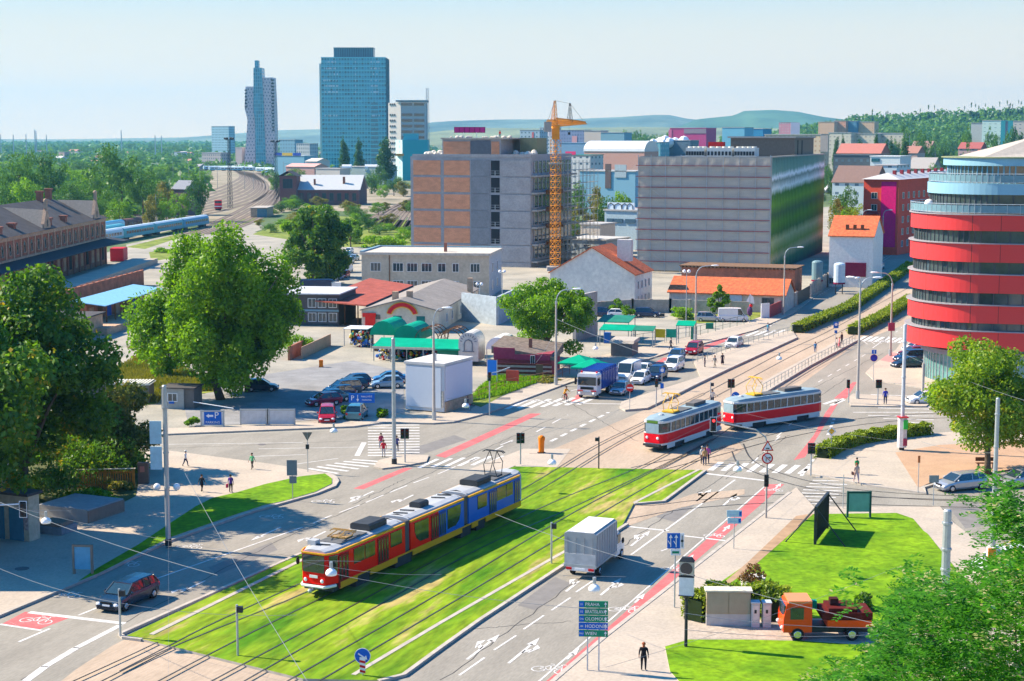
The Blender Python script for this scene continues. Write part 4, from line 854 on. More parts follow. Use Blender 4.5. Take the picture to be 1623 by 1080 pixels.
def mast(px, yt, Y, label, w_=2.0, name='radio_mast'):
 q=thing(name, label, 'mast', (fx(px), Y, 0));b=MB();lattice(b, (0, 0, 0), (0, 0, H+(YH-yt)*Y/F), w_, w_*.7, 26, .14, tri=True);b.build('lattice_tower', steel, q)
mast(676.5, 141, 1345, 'thin white lattice mast beside the pale office slab', 3.0)
Yt=1150;k_=Yt/F;X0=fx(639);t=thing('turquoise_building', 'turquoise block with white panelled side below the office slab', 'building', (X0, Yt, 0))
B('wall', C('turquoise', (0.03, 0.36, 0.42), rough=.5), t, (0, fx(679)-X0, 0, 22, 0, fz(222)));B('stair_head', C('turq2', (0.10, 0.40, 0.46)), t, (fx(640)-X0, fx(663)-X0, 4, 14, fz(222), fz(212)))
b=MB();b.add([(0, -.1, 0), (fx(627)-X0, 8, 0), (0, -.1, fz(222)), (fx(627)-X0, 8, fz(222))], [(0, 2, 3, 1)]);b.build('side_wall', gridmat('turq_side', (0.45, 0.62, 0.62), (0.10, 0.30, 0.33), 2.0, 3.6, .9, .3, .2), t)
B('orange_stripe', C('orange_stripe', (0.65, 0.30, 0.08)), t, (fx(628)-X0, fx(641)-X0, -.3, 6, fz(247), fz(243.5)))
HZ=H
def fbox(x0, x1, yt, Y, col, label, name='building', roof=None, cell=None, gl_=(.07, .12, .16), rh=0, dp=None, rz=-33, base=None, parts=(), mort=.3):
 k=Y/F;rzz=R(rz);o=Vector(((x0-CX)*k, Y, 0));w_=span(o, rzz, x1);t=thing(name, label, 'building' if name!='house' else 'house', o, rzz)
 zt=H+(YH-yt)*k-rh;dp=min(dp or 14, 18)
 mm=gridmat('facade_'+label[:12], col, gl_, cell[0], cell[1], mort*cell[0], .3, .3)if cell else C('w%02d%02d%02d'%tuple(int(c*99)for c in col), col)
 B('wall', mm, t, (0, w_, 0, dp, 0, zt));rc=C('r%02d%02d%02d'%tuple(int(c*99)for c in (roof or (.4, .4, .4))), roof or (.4, .4, .4))
 if rh>0:b=MB();gable_roof(b, 0, w_, 0, dp, zt, zt+rh, .4, 'x');b.face([(0, 0, zt), (0, dp/2, zt+rh), (0, dp, zt)], 0);b.face([(w_, 0, zt), (w_, dp, zt), (w_, dp/2, zt+rh)], 0);b.build('roof', rc, t)
 else:B('roof', rc, t, (-.3, w_+.3, -.3, dp+.3, zt, zt+.4))
 for a, c, ya, yb, cc in parts:B('facade_panel', C('p%02d%02d%02d'%tuple(int(v*99)for v in cc), cc), t, (span(o, rzz, a), span(o, rzz, c), -.3, 0.05, H+(YH-yb)*k, H+(YH-ya)*k))
 return t
LM=((-99, 'the station roof ridge'), (55, 'the paired skyline masts'), (95, 'the station gable'), (135, 'the station end wall'), (175, 'the tallest round tree'), (225, 'the blue coaches'), (262, 'the brick signal hut'), (300, 'the bend of the tracks'), (335, 'the lone pale block'), (390, 'the wavy tower'), (440, 'the salmon shed'), (500, 'the glass tower'), (600, 'the turquoise block'), (680, 'the radio mast'), (730, 'the magenta letter sign'), (820, 'the red striped office'), (880, 'the crane jib'), (930, 'the cream ribbon office'), (985, 'the white vaulted hall'), (1030, 'the rooftop tents'), (1090, 'the magenta hall'), (1140, 'the bright blue box hall'), (1190, 'the pink panel block'), (1240, 'the long loggia block'), (1295, 'the orange panel block'), (1350, 'the cream panel row'), (1400, 'the salmon house'), (1440, 'the yellow house'), (1480, 'the hill road'), (1520, 'the pink villa'), (1555, 'the mint slab'), (1600, 'the beige slab'))
def lm(px):return[n for x, n in LM if x<=px][-1]
W1, BL, TE, PK, CRM=(.50, .50, .48), (.16, .32, .42), (.05, .22, .28), (.55, .10, .22), (.52, .44, .34)
fbox(339, 366, 201, 2600, (.30, .48, .56), 'lone pale blue block far behind the railway', cell=(3, 4))
fbox(323, 353, 242, 1700, (.40, .35, .34), 'grey brown flat block before the wavy tower', cell=(3, 3.4))
fbox(376, 386, 234, 1750, (.36, .32, .32), 'narrow brown block touching the wavy tower', dp=14)
fbox(446, 470, 222, 1900, BL, 'hazy blue block between the two towers', cell=(4, 4));fbox(472, 493, 228, 1800, (.42, .46, .48), 'whitish block with stepped top before hazy hills', cell=(3, 4))
fbox(437, 484, 247, 1250, (.20, .40, .50), 'low pale blue hall with blue and yellow signs', roof=(.45, .52, .56), parts=((438, 449, 242, 247, (.02, .06, .35)), (450, 466, 242, 247, (.55, .38, .05)), (467, 479, 242, 247, (.02, .06, .35))))
fbox(455, 500, 259, 1120, (.52, .30, .26), 'long salmon pink low shed before the hall', roof=(.60, .34, .30), rh=2)
fbox(486, 504, 251, 1150, W1, 'small white hall with arched orange front', roof=(.55, .5, .45), rh=2)
fbox(502, 540, 267, 1000, (.52, .50, .45), 'low white walled yard building below the glass tower', dp=10);fbox(541, 612, 264, 1050, (.30, .38, .40), 'low grey hall with white vents behind the poplars', dp=12)
for px, lb in ((552, 'white barrel roof vent left of the tallest poplar'), (588, 'white roof drum between two poplars'), (603, 'second white roof drum beside the tallest poplar')):
 p=origin(px, 1040, 0);b=MB();z=H+(YH-266)*1040/F;b.cyl((-3, 0, z), (3, 0, z), 2.2, n=10);q=tag(b.build('roof_drum', white, None, loc=p), lb.replace('left of', 'near'), 'tank')
fbox(824, 855, 207, 1500, (.30, .40, .48), 'blue grey office with red vertical stripe', cell=(4, 3.6), parts=((843, 846, 210, 226, (.5, .12, .12)), ))
fbox(855, 877, 203, 1650, (.45, .48, .50), 'pale twin slab behind the crane mast', cell=(3, 3.6));fbox(884, 925, 207, 1600, (.16, .20, .34), 'navy office with white front block', cell=(3, 3.4), gl_=(.08, .12, .22), parts=((906, 914, 216, 227, (.55, .28, .30)), ))
fbox(925, 951, 208, 1500, (.52, .44, .38), 'cream office with ribbon windows and roof boxes', cell=(26, 3.2));fbox(951, 988, 211, 1490, (.16, .32, .40), 'teal striped office with a slanted pole', cell=(36, 3.2))
fbox(884, 1026, 227, 1250, (.18, .30, .44), 'very long wavy blue grey hall roof', roof=(.22, .34, .48), dp=40)
fbox(925, 1020, 240, 1010, (.55, .30, .24), 'long white barrel vaulted hall with salmon gable', roof=(.50, .52, .52), dp=30)
bv=[o for o in COL.objects if o.get('label', '').startswith('long white barrel')][0];zt=H+(YH-240)*1010/F;wv=span(Vector(bv.location), R(-33), 1020)
b=MB();P=[(9-9*math.cos(a), zt+6.5*math.sin(a))for a in np.linspace(0, math.pi, 13)];b.loft([[(x, y, z)for y, z in P]for x in (-.5, wv)]);b.build('barrel_roof', C('barrel', (0.58, 0.60, 0.60), rough=.4, metal=.2), bv)
fbox(905, 935, 246, 900, (.55, .55, .55), 'white shop block with pink banners near the crane', parts=((896, 912, 240, 246, (.70, .04, .16)), ), roof=(.05, .22, .18), cell=(4, 3.5))
fbox(918, 1006, 271, 640, (.17, .36, .48), 'blue rendered block with brown stair tower', parts=((959, 968, 259, 297, (.13, .10, .10)), (974, 992, 260, 280, (.36, .44, .48))), cell=(7, 3.6), gl_=(.05, .12, .18));fbox(992, 1012, 262, 660, (.18, .15, .14), 'brown tiled house tucked behind the netted block', roof=(.2, .14, .12), rh=3)
fbox(958, 1009, 333, 445, (.40, .52, .58), 'pale blue workshop with painted lettering on its roof band', dp=14, parts=((962, 972, 345, 351, (.06, .12, .18)), (974, 987, 345, 351, (.06, .12, .18)), (991, 1007, 345, 351, (.06, .12, .18))))
gr=[o for o in COL.objects if o.get('label', '').startswith('pale blue workshop')][0];b=MB();q=gr.children[0]
B('parapet', C('graf', (0.55, 0.68, 0.80)), gr, (.3, 8.6, 1, 1.3, H+(YH-333)*445/F, H+(YH-320)*445/F));z=H+(YH-332)*445/F
b=MB()
for cx_, w_ in ((1.4, 1.0), (3.6, 1.2), (5.6, .9), (7.2, 1.0)):b.tube([(cx_-w_, .95, z), (cx_-w_*.8, .95, z+1.4), (cx_, .95, z+1.9), (cx_+w_*.8, .95, z+1.4), (cx_+w_, .95, z)], .11, 5)
b.build('lettering', darkst, gr)
fbox(886, 960, 378, 415, (.30, .36, .42), 'long blue grey workshop with small dark openings behind the gable house', dp=12, roof=(.45, .45, .44), parts=((926, 935, 385, 391, (.03, .03, .04)), (901, 903, 383, 390, (.03, .03, .04)), (911, 913, 383, 390, (.03, .03, .04))))
fbox(920, 951, 355, 430, (.52, .47, .42), 'white boxy rooftop hut over the long workshop', dp=8)
wall_px('brick_wall', 'low red brown brick wall behind the long workshop', [(892, 392), (1008, 392)], 7.0, brickred, .5)
fbox(1060, 1117, 204, 1350, (.44, .05, .18), 'rounded magenta hall on the horizon', roof=(.5, .15, .3), dp=40, parts=((1082, 1117, 205, 212, (.25, .20, .24)), (1058, 1063, 206, 220, (.55, .12, .25))))
fbox(1142, 1177, 203, 1400, (.16, .42, .55), 'bright blue box hall on the horizon', dp=40);fbox(1177, 1206, 205, 1430, (.04, .24, .42), 'deep blue box hall beside the bright blue one', dp=30)
fbox(1022, 1045, 226, 1200, (.12, .34, .40), 'teal glass office with white grid', cell=(3, 3.4), gl_=(.25, .42, .48));fbox(1045, 1092, 223, 1220, (.07, .12, .17), 'dark office row with white tents on its roof', cell=(4, 3.3))
b=MB();rnd=random.Random(9)
for i in range(16):b.sph(((1034+i*3.2-CX)*1215/F, 1218+rnd.uniform(-3, 3), H+(YH-222+rnd.uniform(-4, 2))*1215/F-1), rnd.uniform(2.5, 4.5), 7, 5)
tag(b.build('rooftop_structure', white), 'cluster of white rooftop tents near the magenta hall', 'tents')
fbox(1231, 1250, 195, 2000, (.52, .20, .24), 'pink panel block on the hillside', cell=(3.4, 3.2), gl_=(.5, .45, .45), parts=((1250, 1264, 195, 214, (.30, .32, .44)), ))
for a, c, yt, cl, lb in ((1293, 1318, 194, (.58, .36, .22), 'orange panel block, west end of the hillside row'), (1318, 1336, 192.5, (.58, .28, .17), 'red striped panel block in the hillside row'), (1336, 1353, 193, (.06, .20, .32), 'dark blue ended panel block in the hillside row'), (1353, 1381, 194, (.56, .37, .22), 'orange panel block, east end of the hillside row')):
 fbox(a, c, yt, 1950, cl, lb, cell=(3.6, 3.0), gl_=tuple(v*.6 for v in cl), dp=14)
fbox(1209, 1297, 214, 1050, (.56, .44, .30), 'long cream and orange panel block with loggias', cell=(3.0, 2.9), gl_=(.42, .26, .15), parts=((1297, 1309, 215, 240, (.34, .30, .28)), ))  # grey end panel: the side wall's shade is put into its colour
for i, (a, c, yt)in enumerate(((1309, 1345, 211), (1345, 1385, 213), (1385, 1427, 212))):fbox(a, c, yt, 1200, (.54, .50, .40), ('cream panel row beside two poplars', 'middle of the cream panel row behind the red roofs', 'cream panel row end below the wooded hill')[i], cell=(3.2, 2.9), gl_=(.32, .30, .26))
fbox(1318, 1377, 246, 760, (.05, .07, .09), 'dark flat roofed block behind the netted block', roof=(.10, .12, .14), cell=(3, 3));fbox(1376, 1423, 248, 740, (.52, .60, .62), 'white roofed modern block next to the dark one', roof=(.62, .66, .68), parts=((1378, 1391, 251, 256, (.02, .10, .13)), ))
fbox(1323, 1392, 228, 900, (.42, .24, .18), 'long terrace with red tiled roof before the cream panels', roof=(.42, .16, .13), rh=5);fbox(1317, 1384, 263, 640, (.38, .48, .50), 'pale terrace with dark brown tiled roof', roof=(.20, .13, .11), rh=6, cell=(4, 3.4));fbox(1384, 1418, 262, 650, (.44, .56, .60), 'pale blue house end beside the brown tiled terrace', cell=(4, 3.4))
fbox(1436, 1474, 250, 800, (.46, .40, .19), 'yellow house with grey mansard roof', roof=(.34, .32, .30), rh=5, cell=(4, 3.6));fbox(1514, 1549, 226, 1100, (.48, .30, .28), 'pink villa with red roof on the slope', roof=(.34, .10, .09), rh=4, cell=(4, 3.4));fbox(1440, 1470, 224, 1250, (.44, .34, .30), 'brown roofed house among trees below the hill', roof=(.32, .20, .17), rh=5)
fbox(1425, 1450, 232, 1000, (.50, .36, .32), 'salmon house beside the tall poplar', roof=(.36, .18, .14), rh=4);fbox(1540, 1580, 238, 900, (.45, .28, .25), 'red tiled houses peeking over the round block', roof=(.42, .16, .12), rh=4)
fbox(1550.5, 1580, 192, 1300, (.45, .60, .56), 'white and mint apartment slab on the right hillside'.replace(' right', ' wooded'), cell=(4.2, 3.0), gl_=(.20, .36, .36), parts=((1580, 1599, 192, 236, (.03, .24, .29)), (1587, 1591, 193, 236, (.10, .14, .22))))
fbox(1533, 1552, 196, 1400, (.42, .44, .42), 'grey flat topped block beside the mint slab');fbox(1599, 1625, 193, 1380, (.45, .42, .38), 'beige apartment slab behind poplars east of the mint slab', cell=(4, 3))
rz=R(-31);o=origin(1365, 425, rz);W_=span(o, rz, 1422);top=atY(1365, 285, 420).z;t=thing('apartment_block', 'bright red apartment block with magenta end panel', 'building', o, rz);sx=lambda p:span(o, rz, p)
B('wall', C('red_wall', (0.80, 0.10, 0.06)), t, (0, W_, 0, 62, 0, top));B('magenta_panel', C('magenta_w', (0.80, 0.01, 0.20)), t, (sx(1395), sx(1418.5), -.12, .02, 2, top-.6));b=MB();z1=top
b.add([(-.5, -.6, z1), (W_+.5, -.6, z1), (W_+.5, 62.5, z1), (-.5, 62.5, z1), (W_/2, 5, z1+1.6), (W_/2, 58, z1+1.6)], [(0, 1, 4), (1, 2, 5, 4), (2, 3, 5), (3, 0, 4, 5), (3, 2, 1, 0)]);b.build('roof', C('roof_zinc', (0.50, 0.50, 0.50), rough=.5), t)
for k in range(5):win(t, sx(1384), 0, 2+k*3.1, 1.4, 1.5);
for k in range(4):B('balcony', C('balc_red', (0.30, 0.04, 0.05)), t, (sx(1375), sx(1393), -1.2, 0, 1.1+k*3.1, 1.9+k*3.1))
for k in range(5):
 for j in range(13):win(t, W_, 4+j*4.4, 2+k*3.1, 1.3, 1.5, 'r')
for j in range(9):B('chimney', C('balc_red', (0.30, 0.04, 0.05)), t, (W_*.6, W_*.6+.8, 6+j*6, 7+j*6, top+.5, top+2.2))
p=g(1425, 362);sg=thing('blank_billboard', 'pale blank billboard by the red apartment block', 'billboard', (p.x, p.y, 0), R(-10));B('panel', C('pale_board', (0.60, 0.63, 0.68)), sg, (-2.3, 2.6, -.1, .1, .6, 2.9));B('post', steel, sg, (-1.5, -1.3, .1, .3, 0, 2), (1.3, 1.5, .1, .3, 0, 2))
X0s, Ys, Ye=-97.0, 285.0, 391.0;Ln=Ye-Ys;t=thing('railway_station', 'old red brick goods station with arched windows and dark hipped roof', 'building', (X0s, Ys, 0));ez, rg=11.0, 16.0
b=MB();b.box(-20, 0, 0, Ln, 0, ez);b.build('wall', brickred, t)
b=MB();e=.8;b.add([(-20-e, -e, ez), (e, -e, ez), (e, Ln+e, ez), (-20-e, Ln+e, ez), (-10, 0, rg), (-10, Ln-10, rg)], [(0, 1, 4), (1, 2, 5, 4), (2, 3, 5), (3, 0, 4, 5), (3, 2, 1, 0)]);b.build('roof', M('slate', (0.095, 0.085, 0.08), .8, .2, .4, fine=3), t)
B('cornice', stone, t, (-20.3, .35, -.3, Ln+.3, ez-.8, ez-.05), (0, .3, 0, Ln, 6.2, 6.6));gm=C('arch_glass', (0.04, 0.11, 0.13), rough=.2)
ny=22
for i in range(ny):
 yy=2.5+i*(Ln-5)/(ny-1);o_=win(t, .02, yy, 7.3, 1.5, 1.5, 'r', fm=stone, gm=gm, arch=True, depth=.2)
 B('pilaster', stone, t, (0, .22, yy+2.0, yy+2.6, 6.6, ez-.8));B('pilaster', C('stonered', (0.34, 0.13, 0.10)), t, (0, .3, yy+1.9, yy+2.7, 0, 5.4));B('doorway' if i%3==0 else 'bricked_bay', (C('dark_void', (0.03, 0.03, 0.035))if i%3==0 else stone), t, (0, .12, yy-.9, yy+.9, 1.2, 4.4))
b=MB();b.add([(0, -2, 6.0), (4.6, -2, 5.3), (4.6, Ln+5, 5.3), (0, Ln+5, 6.0), (0, -2, 6.15), (4.6, -2, 5.5), (4.6, Ln+5, 5.5), (0, Ln+5, 6.15)], [(4, 5, 6, 7), (3, 2, 1, 0), (1, 2, 6, 5), (0, 1, 5, 4), (2, 3, 7, 6)]);b.build('canopy_roof', C('dark_canopy', (0.045, 0.05, 0.06)), t)
for px, top_ in ((74, 329), (153, 310)):
 yy=(X0s/((px-CX)/F))-Ys;hh=3.6 if px>100 else 3.2;b=MB();b.box(-.4, .25, yy-2.4, yy+2.4, ez-.1, ez+1.2);b.add([(-.4, yy-2.4, ez+1.2), (-.4, yy+2.4, ez+1.2), (-.4, yy, ez+1.2+hh), (.25, yy-2.4, ez+1.2), (.25, yy+2.4, ez+1.2), (.25, yy, ez+1.2+hh)], [(3, 4, 5), (0, 2, 1), (0, 3, 5, 2), (4, 1, 2, 5)]);b.box(-.3, .3, yy-.4, yy+.4, ez+hh+1, ez+hh+2.5)
 b.sph((0, yy, ez+hh+2.7), .5, 8, 5);b.build('gable', stone, t);win(t, .27, yy, ez+.6, .9, 1.0, 'r', fm=stone, gm=gm, arch=True)
 b=MB();b.add([(0, yy-3, ez+.3), (0, yy+3, ez+.3), (-.2, yy, ez+hh+.8), (-9, yy, rg-.4)], [(0, 2, 3), (2, 1, 3)]);b.build('dormer_roof', C('dormer', (0.28, 0.25, 0.21)), t)
for yy, xx, hh in ((Ln-20, -9.5, 1.6), (Ln-11, -10, 1.9), (40, -2, 1.8), (62, -1, 1.8), (74, -1, 1.7), (28, -1, 1.7)):B('chimney', C('chim', (0.30, 0.12, 0.08)), t, (xx-.6, xx+.6, yy-.8, yy+.8, ez-.1 if xx>-5 else rg-1, (ez if xx>-5 else rg)+hh), (xx-.8, xx+.8, yy-1, yy+1, (ez if xx>-5 else rg)+hh, (ez if xx>-5 else rg)+hh+.4))
b=MB();b.box(-91-.0, -85, Ys, Ye+2, 0, 1.2);struct(b.build('loading_pavement', concrete))
q=g(188, 415);t=thing('shipping_container', 'bright red container at the end of the station', 'container', (q.x, q.y, 0), R(4));B('body', C('cont_red', (0.52, 0.02, 0.04)), t, (-2.0, 1.1, 0, 6, .1, 3.2));B('side_panel', C('cont_red2', (0.62, 0.12, 0.12)), t, (1.1, 1.25, .1, 6, .2, 3.1))
wall_px('retaining_wall', 'long crumbling brick wall with pale coping below the station', [(43, 510), (120, 483), (226, 452)], 3.1, brickred, .6, cap=3.2)
q=g(140, 522);t=thing('platform_shelter', 'low shed with pale blue sheet roof on the goods platform', 'shed', (q.x, q.y, 0), R(-6));B('platform', stone, t, (-2, 6, -8, 30, 0, 1.1));B('wall', brickred, t, (-2, -.2, 0, 28, 1.1, 3.8));b=MB();b.add([(-2.5, -1, 4.4), (3.2, -1, 3.7), (3.2, 29, 3.7), (-2.5, 29, 4.4), (-2.5, -1, 4.52), (3.2, -1, 3.82), (3.2, 29, 3.82), (-2.5, 29, 4.52)], [(4, 5, 6, 7), (3, 2, 1, 0), (1, 2, 6, 5), (0, 1, 5, 4)]);b.build('roof', C('blue_sheet', (0.22, 0.45, 0.60), rough=.4), t)
for k in range(8):B('post', wood, t, (2.9, 3.1, k*4, k*4+.2, 1.1, 3.75))
for k in range(7):B('roller_door', (stone, wood, C('bluedoor', (0.05, 0.12, 0.45)))[k%3], t, (-.2, -.1, 1+k*4, 3+k*4, 1.1, 3.2))
q=g(60, 548);t=thing('goods_shed', 'grey felt roofed shed behind the yellowing tree', 'shed', (q.x, q.y, 0), R(-6));B('wall', stone, t, (-5, 4, -14, 16, 0, 3.1));B('roof', felt, t, (-5.4, 4.4, -14.4, 16.4, 3.1, 3.3));B('door', C('bluedoor', (0.05, 0.12, 0.45)), t, (2, 4.1, -14.1, -14, 0, 3.0), (4, 4.1, -13, -9, 0, 2.8));B('door', wood, t, (4, 4.1, -7, -4, 0, 2.5), (4, 4.1, 1, 5, 0, 2.5))
rz=R(-4);o=origin(473, 735, rz);t=thing('engine_shed', 'brick engine shed with pale sloping roof and square corner tower', 'building', o, rz);w_=28
b=MB();gable_wall(b, 0, w_, 0, 22, 7, 13, 'x');b.build('wall', C('depot_brick', (0.19, 0.09, 0.085), var=.2), t);b=MB();gable_roof(b, 0, w_, 0, 22, 7, 13, .6, 'x');b.build('roof', C('depot_roof', (0.50, 0.52, 0.52)), t)
B('tower', C('depot_brick', (0.19, 0.09, 0.085), var=.2), t, (-7, 0.4, -4, 6, 0, 13));b=MB();gable_roof(b, -7, .4, -4, 6, 13, 15, .7, 'y');b.build('tower_roof', felt, t)
for k in range(8):win(t, 2+k*3.4, 0, 2, 1.6, 3.2, fm=C('teal_frame', (0.05, 0.13, 0.16)))
win(t, -3.3, -4, 7.6, 4.2, 4, fm=C('teal_frame', (0.05, 0.13, 0.16)), nx=3);B('chimney', C('chim', (0.30, 0.12, 0.08)), t, (20, 21, 4, 5, 9, 12.5), (7, 7.8, 3, 4, 9, 11.5))
fbox(275, 297, 286, 640, (.18, .11, .11), 'small dark brick signal hut among trees by the railway', roof=(.22, .24, .28), rh=3, dp=8);q=g(410, 345);t=thing('siding_shed', 'low pale lineside hut beside the tracks', 'hut', (q.x, q.y, 0));B('wall', stone, t, (-3, 3, 0, 18, 0, 3.4));B('front_panel', C('depot_pan', (0.13, 0.24, 0.28)), t, (-.5, 3.1, -.12, 0, 0, 3.2));B('roof', C('slab_pale', (0.42, 0.38, 0.33)), t, (-3.3, 3.3, -.3, 18.3, 3.4, 3.7))
tw=M('coach_white', (0.55, 0.66, 0.70), .4, .05, .5);tb=M('coach_blue', (0.10, 0.36, 0.52), .4, .05, .5);tt=M('coach_teal', (0.12, 0.42, 0.46), .4, .06, .5)
def coach(p, q, label, top, side, low, nwin=10, wd=2.9, hh=3.9, group=None):
 p=Vector(p);q=Vector(q);rz=heading(p, q);L_=(q-p).length;t=thing('railway_coach', label, 'train', (p.x, p.y, 0), rz, group);h=wd/2
 prof=[(-h, .9), (-h, 2.9), (-h*.85, 3.5), (-h*.4, hh), (h*.4, hh), (h*.85, 3.5), (h, 2.9), (h, .9)]
 b=MB();b.loft([[(x, y, z)for x, z in prof]for y in (.2, L_-.2)]);b.build('body', side, t);b=MB();b.loft([[(x*1.02, y, z+.02)for x, z in prof[2:6]]for y in (.15, L_-.15)], closed=False, caps=False);b.build('roof', top, t)
 B('lower_stripe', low, t, (-h-.03, h+.03, .25, L_-.25, .9, 1.5));B('bogie', darkst, t, (-1, 1, 2, 5, 0.1, .9), (-1, 1, L_-5, L_-2, .1, .9));wm=MB()
 for k in range(nwin):y0=1.5+(L_-3)*(k+.12)/nwin;y1=1.5+(L_-3)*(k+.88)/nwin;wm.box(-h-.04, h+.04, y0, y1, 1.95, 2.75)
 wm.build('window_band', glass, t)
 return t
a, c=Vector((-117.8, 452, 0)), Vector((-104.5, 560, 0));G_='pale blue passenger coaches on the long train'
lbs=['pale blue coach at the station end of the long train', 'second pale blue coach of the long train', 'third pale blue coach of the long train', 'end coach of the long train near the shunter']
for k in range(4):coach(a.lerp(c, k/4), a.lerp(c, k/4+.245), lbs[k], tw, (tw, tt, tt, tb)[k], tt, 11, group=G_)
d=Vector((-6.5, 2, 0));coach(a+d+Vector((2, 20, 0)), a+d+Vector((5, 47, 0)), 'teal coach standing behind the long train', tt, tt, tw);coach(a+d*2+Vector((0, 30, 0)), a+d*2+Vector((5.5, 70, 0)), 'bright blue coach with pale ends on the back track', tb, tw, tb);q1=a+d*2+Vector((5.8, 71, 0));coach(q1, q1+Vector((2, 14, 0)), 'brown and red locomotive coupled to the bright blue coach', C('locobr', (0.20, 0.10, 0.08)), C('locobr', (0.20, 0.10, 0.08)), C('cont_red', (0.52, 0.02, 0.04)), 3)
q1=g(346, 334);t=thing('shunting_locomotive', 'small red shunting locomotive standing alone on the tracks', 'locomotive', (q1 .x, q1 .y, 0), R(10));B('body', C('cont_red', (0.52, 0.02, 0.04)), t, (-1.5, 1.5, 0, 5, .8, 2.6));B('cab', C('cont_red', (0.52, 0.02, 0.04)), t, (-1.5, 1.5, 5, 8, .8, 4.0));B('window', glass, t, (-1.3, 1.3, 4.9, 5, 2.8, 3.7));B('bogie', darkst, t, (-1.2, 1.2, .5, 7.5, 0, .8));B('stripe', white, t, (-1.52, 1.52, -.03, 5, 1.5, 1.9))
for i in range(7):
 q1=g(322+i*9, 270+(i%2));q2=q1+Vector((22, 8, 0))if i<3 else q1+Vector((22, -6, 0));coach(q1, q2, '%s white carriage of the curved rake in the far yard'%('first', 'second', 'third', 'fourth', 'fifth', 'sixth', 'seventh')[i], tw, tw, tb, 6, group='white carriages parked in the far yard')
for i in range(4):q1=g(378+i*14, 268+i*2.2);coach(q1, q1+Vector((24, -14, 0)), '%s white carriage of the short rake below the wavy tower'%('first', 'second', 'third', 'fourth')[i], tw, tw, tb, 6, group='white carriages parked in the far yard')
b=MB()
def rr(px, z=.1):
 P=smooth_px(px)
 for off in (-.75, .75):
  L_=[]
  for i, p in enumerate(P):
   d=(P[min(i+1, len(P)-1)]-P[max(i-1, 0)]).normalized();n=Vector((d.y, -d.x));L_.append(p+n*off)
  for i in range(len(L_)-1):
   p, q=L_[i], L_[i+1];d=(q-p).normalized();n=Vector((d.y, -d.x))*.15;b.face([(*(p-n), z), (*(p+n), z), (*(q+n), z), (*(q-n), z)])
 for i in range(len(P)-1):
  p, q=P[i], P[i+1];d=(q-p).normalized();n=Vector((d.y, -d.x))*1.3;b.face([(*(p-n), z-.05), (*(p+n), z-.05), (*(q+n), z-.05), (*(q-n), z-.05)], 1)
for k in range(9):
 rr([(200, 340+k*2.5), (270+k*2, 322+k*3), (325+k*4, 306+k*3.4), (365+k*6, 291+k*2.8), (382+k*5, 279+k*1.6), (368+k*4, 269+k*.6)])
for k in range(5):rr([(290+k*14, 372), (372+k*10, 338+k*2), (425+k*4, 306+k*3), (432+k*3, 290), (405+k*3, 274)])
for k in range(6):rr([(560+k*16, 362+k*1), (620+k*10, 330-k*2), (660+k*8, 312-k)])
struct(b.build('railway_track', [C('rusty_rail', (0.10, 0.075, 0.06)), C('sleeper_bed', (0.22, 0.175, 0.135))]))
mg=M('market_green', (0.0, 0.33, 0.18), .5, .15, .6);mgd=M('market_dark_green', (0.02, 0.20, 0.13), .6, .2, .6)
def stall(px, Y, r_, dp, mm, label, name='market_stall', hgt=2.1, ends=True, rz=R(-14), ribs=False):
 o=origin(px, Y, 0);t=thing(name, label, 'stall', o, rz);P=[(-r_*math.cos(a), hgt+r_*1.05*math.sin(a))for a in np.linspace(0, math.pi, 13)]
 b=MB()
 if ribs:
  for y in np.linspace(0, dp, 4):b.tube([(x, y, z)for x, z in P], .06, 4)
  for i in range(0, 13, 2):b.tube([(P[i][0], 0, P[i][1]), (P[i][0], dp, P[i][1])], .04, 4)
  b.build('roof_rib', wood, t);b=MB();b.loft([[(x*.97, y, z*.985)for x, z in P[2:8]]for y in (dp*.3, dp)], closed=False, caps=False);b.build('tarpaulin', C('tarp_brown', (0.33, 0.22, 0.16), var=.3), t)
 else:b.loft([[(x, y, z)for x, z in P]for y in (0, dp)], caps=ends);b.build('roof', mm, t, smooth=False)
 for x in (-r_+.1, r_-.1):
  for y in (.1, dp-.1):c=MB();c.cyl((x, y, 0), (x, y, hgt), .06, n=5);c.build('post', steel, t)
 B('counter', wood, t, (-r_+.3, r_-.3, .4, 1.0, 0, .85));return t
stall(606, 229, 1.9, 6, mg, 'green barrel roofed market stall beside the shop entrance', hgt=2.4);stall(644, 226, 1.95, 6, mg, 'second green barrel roofed market stall, next to the skeleton roofs')
stall(676, 225, 1.7, 5, None, 'bare arched market frame beside the second green stall', ribs=True);stall(712, 222, 1.8, 5, None, 'bare arched market frame beside the lamp post', ribs=True)
stall(788, 214, 1.55, 5, white, 'market stall with white curved tarpaulin roof', hgt=2.3)
o=origin(664, 218, 0);t=thing('market_awning', 'long green market awning over dark goods', 'awning', o, R(-12));b=MB();b.add([(-6.5, 0, 2.0), (5.2, 0, 2.0), (5.2, 4, 2.7), (-6.5, 4, 2.7), (-6.5, 0, 2.1), (5.2, 0, 2.1), (5.2, 4, 2.8), (-6.5, 4, 2.8)], [(4, 5, 6, 7), (3, 2, 1, 0), (0, 1, 5, 4), (1, 2, 6, 5), (3, 0, 4, 7)]);b.build('roof', mg, t);B('fringe', C('cream_fringe', (0.60, 0.55, 0.42)), t, (-6.6, 5.3, -.12, 0, 1.75, 2.05));B('back_wall', C('dark_void', (0.03, 0.03, 0.035)), t, (-6.4, 5.1, 3.5, 4, 0, 2.6))
for x in np.linspace(-6.4, 5.1, 6):B('post', steel, t, (x-.05, x+.05, .05, .15, 0, 2))
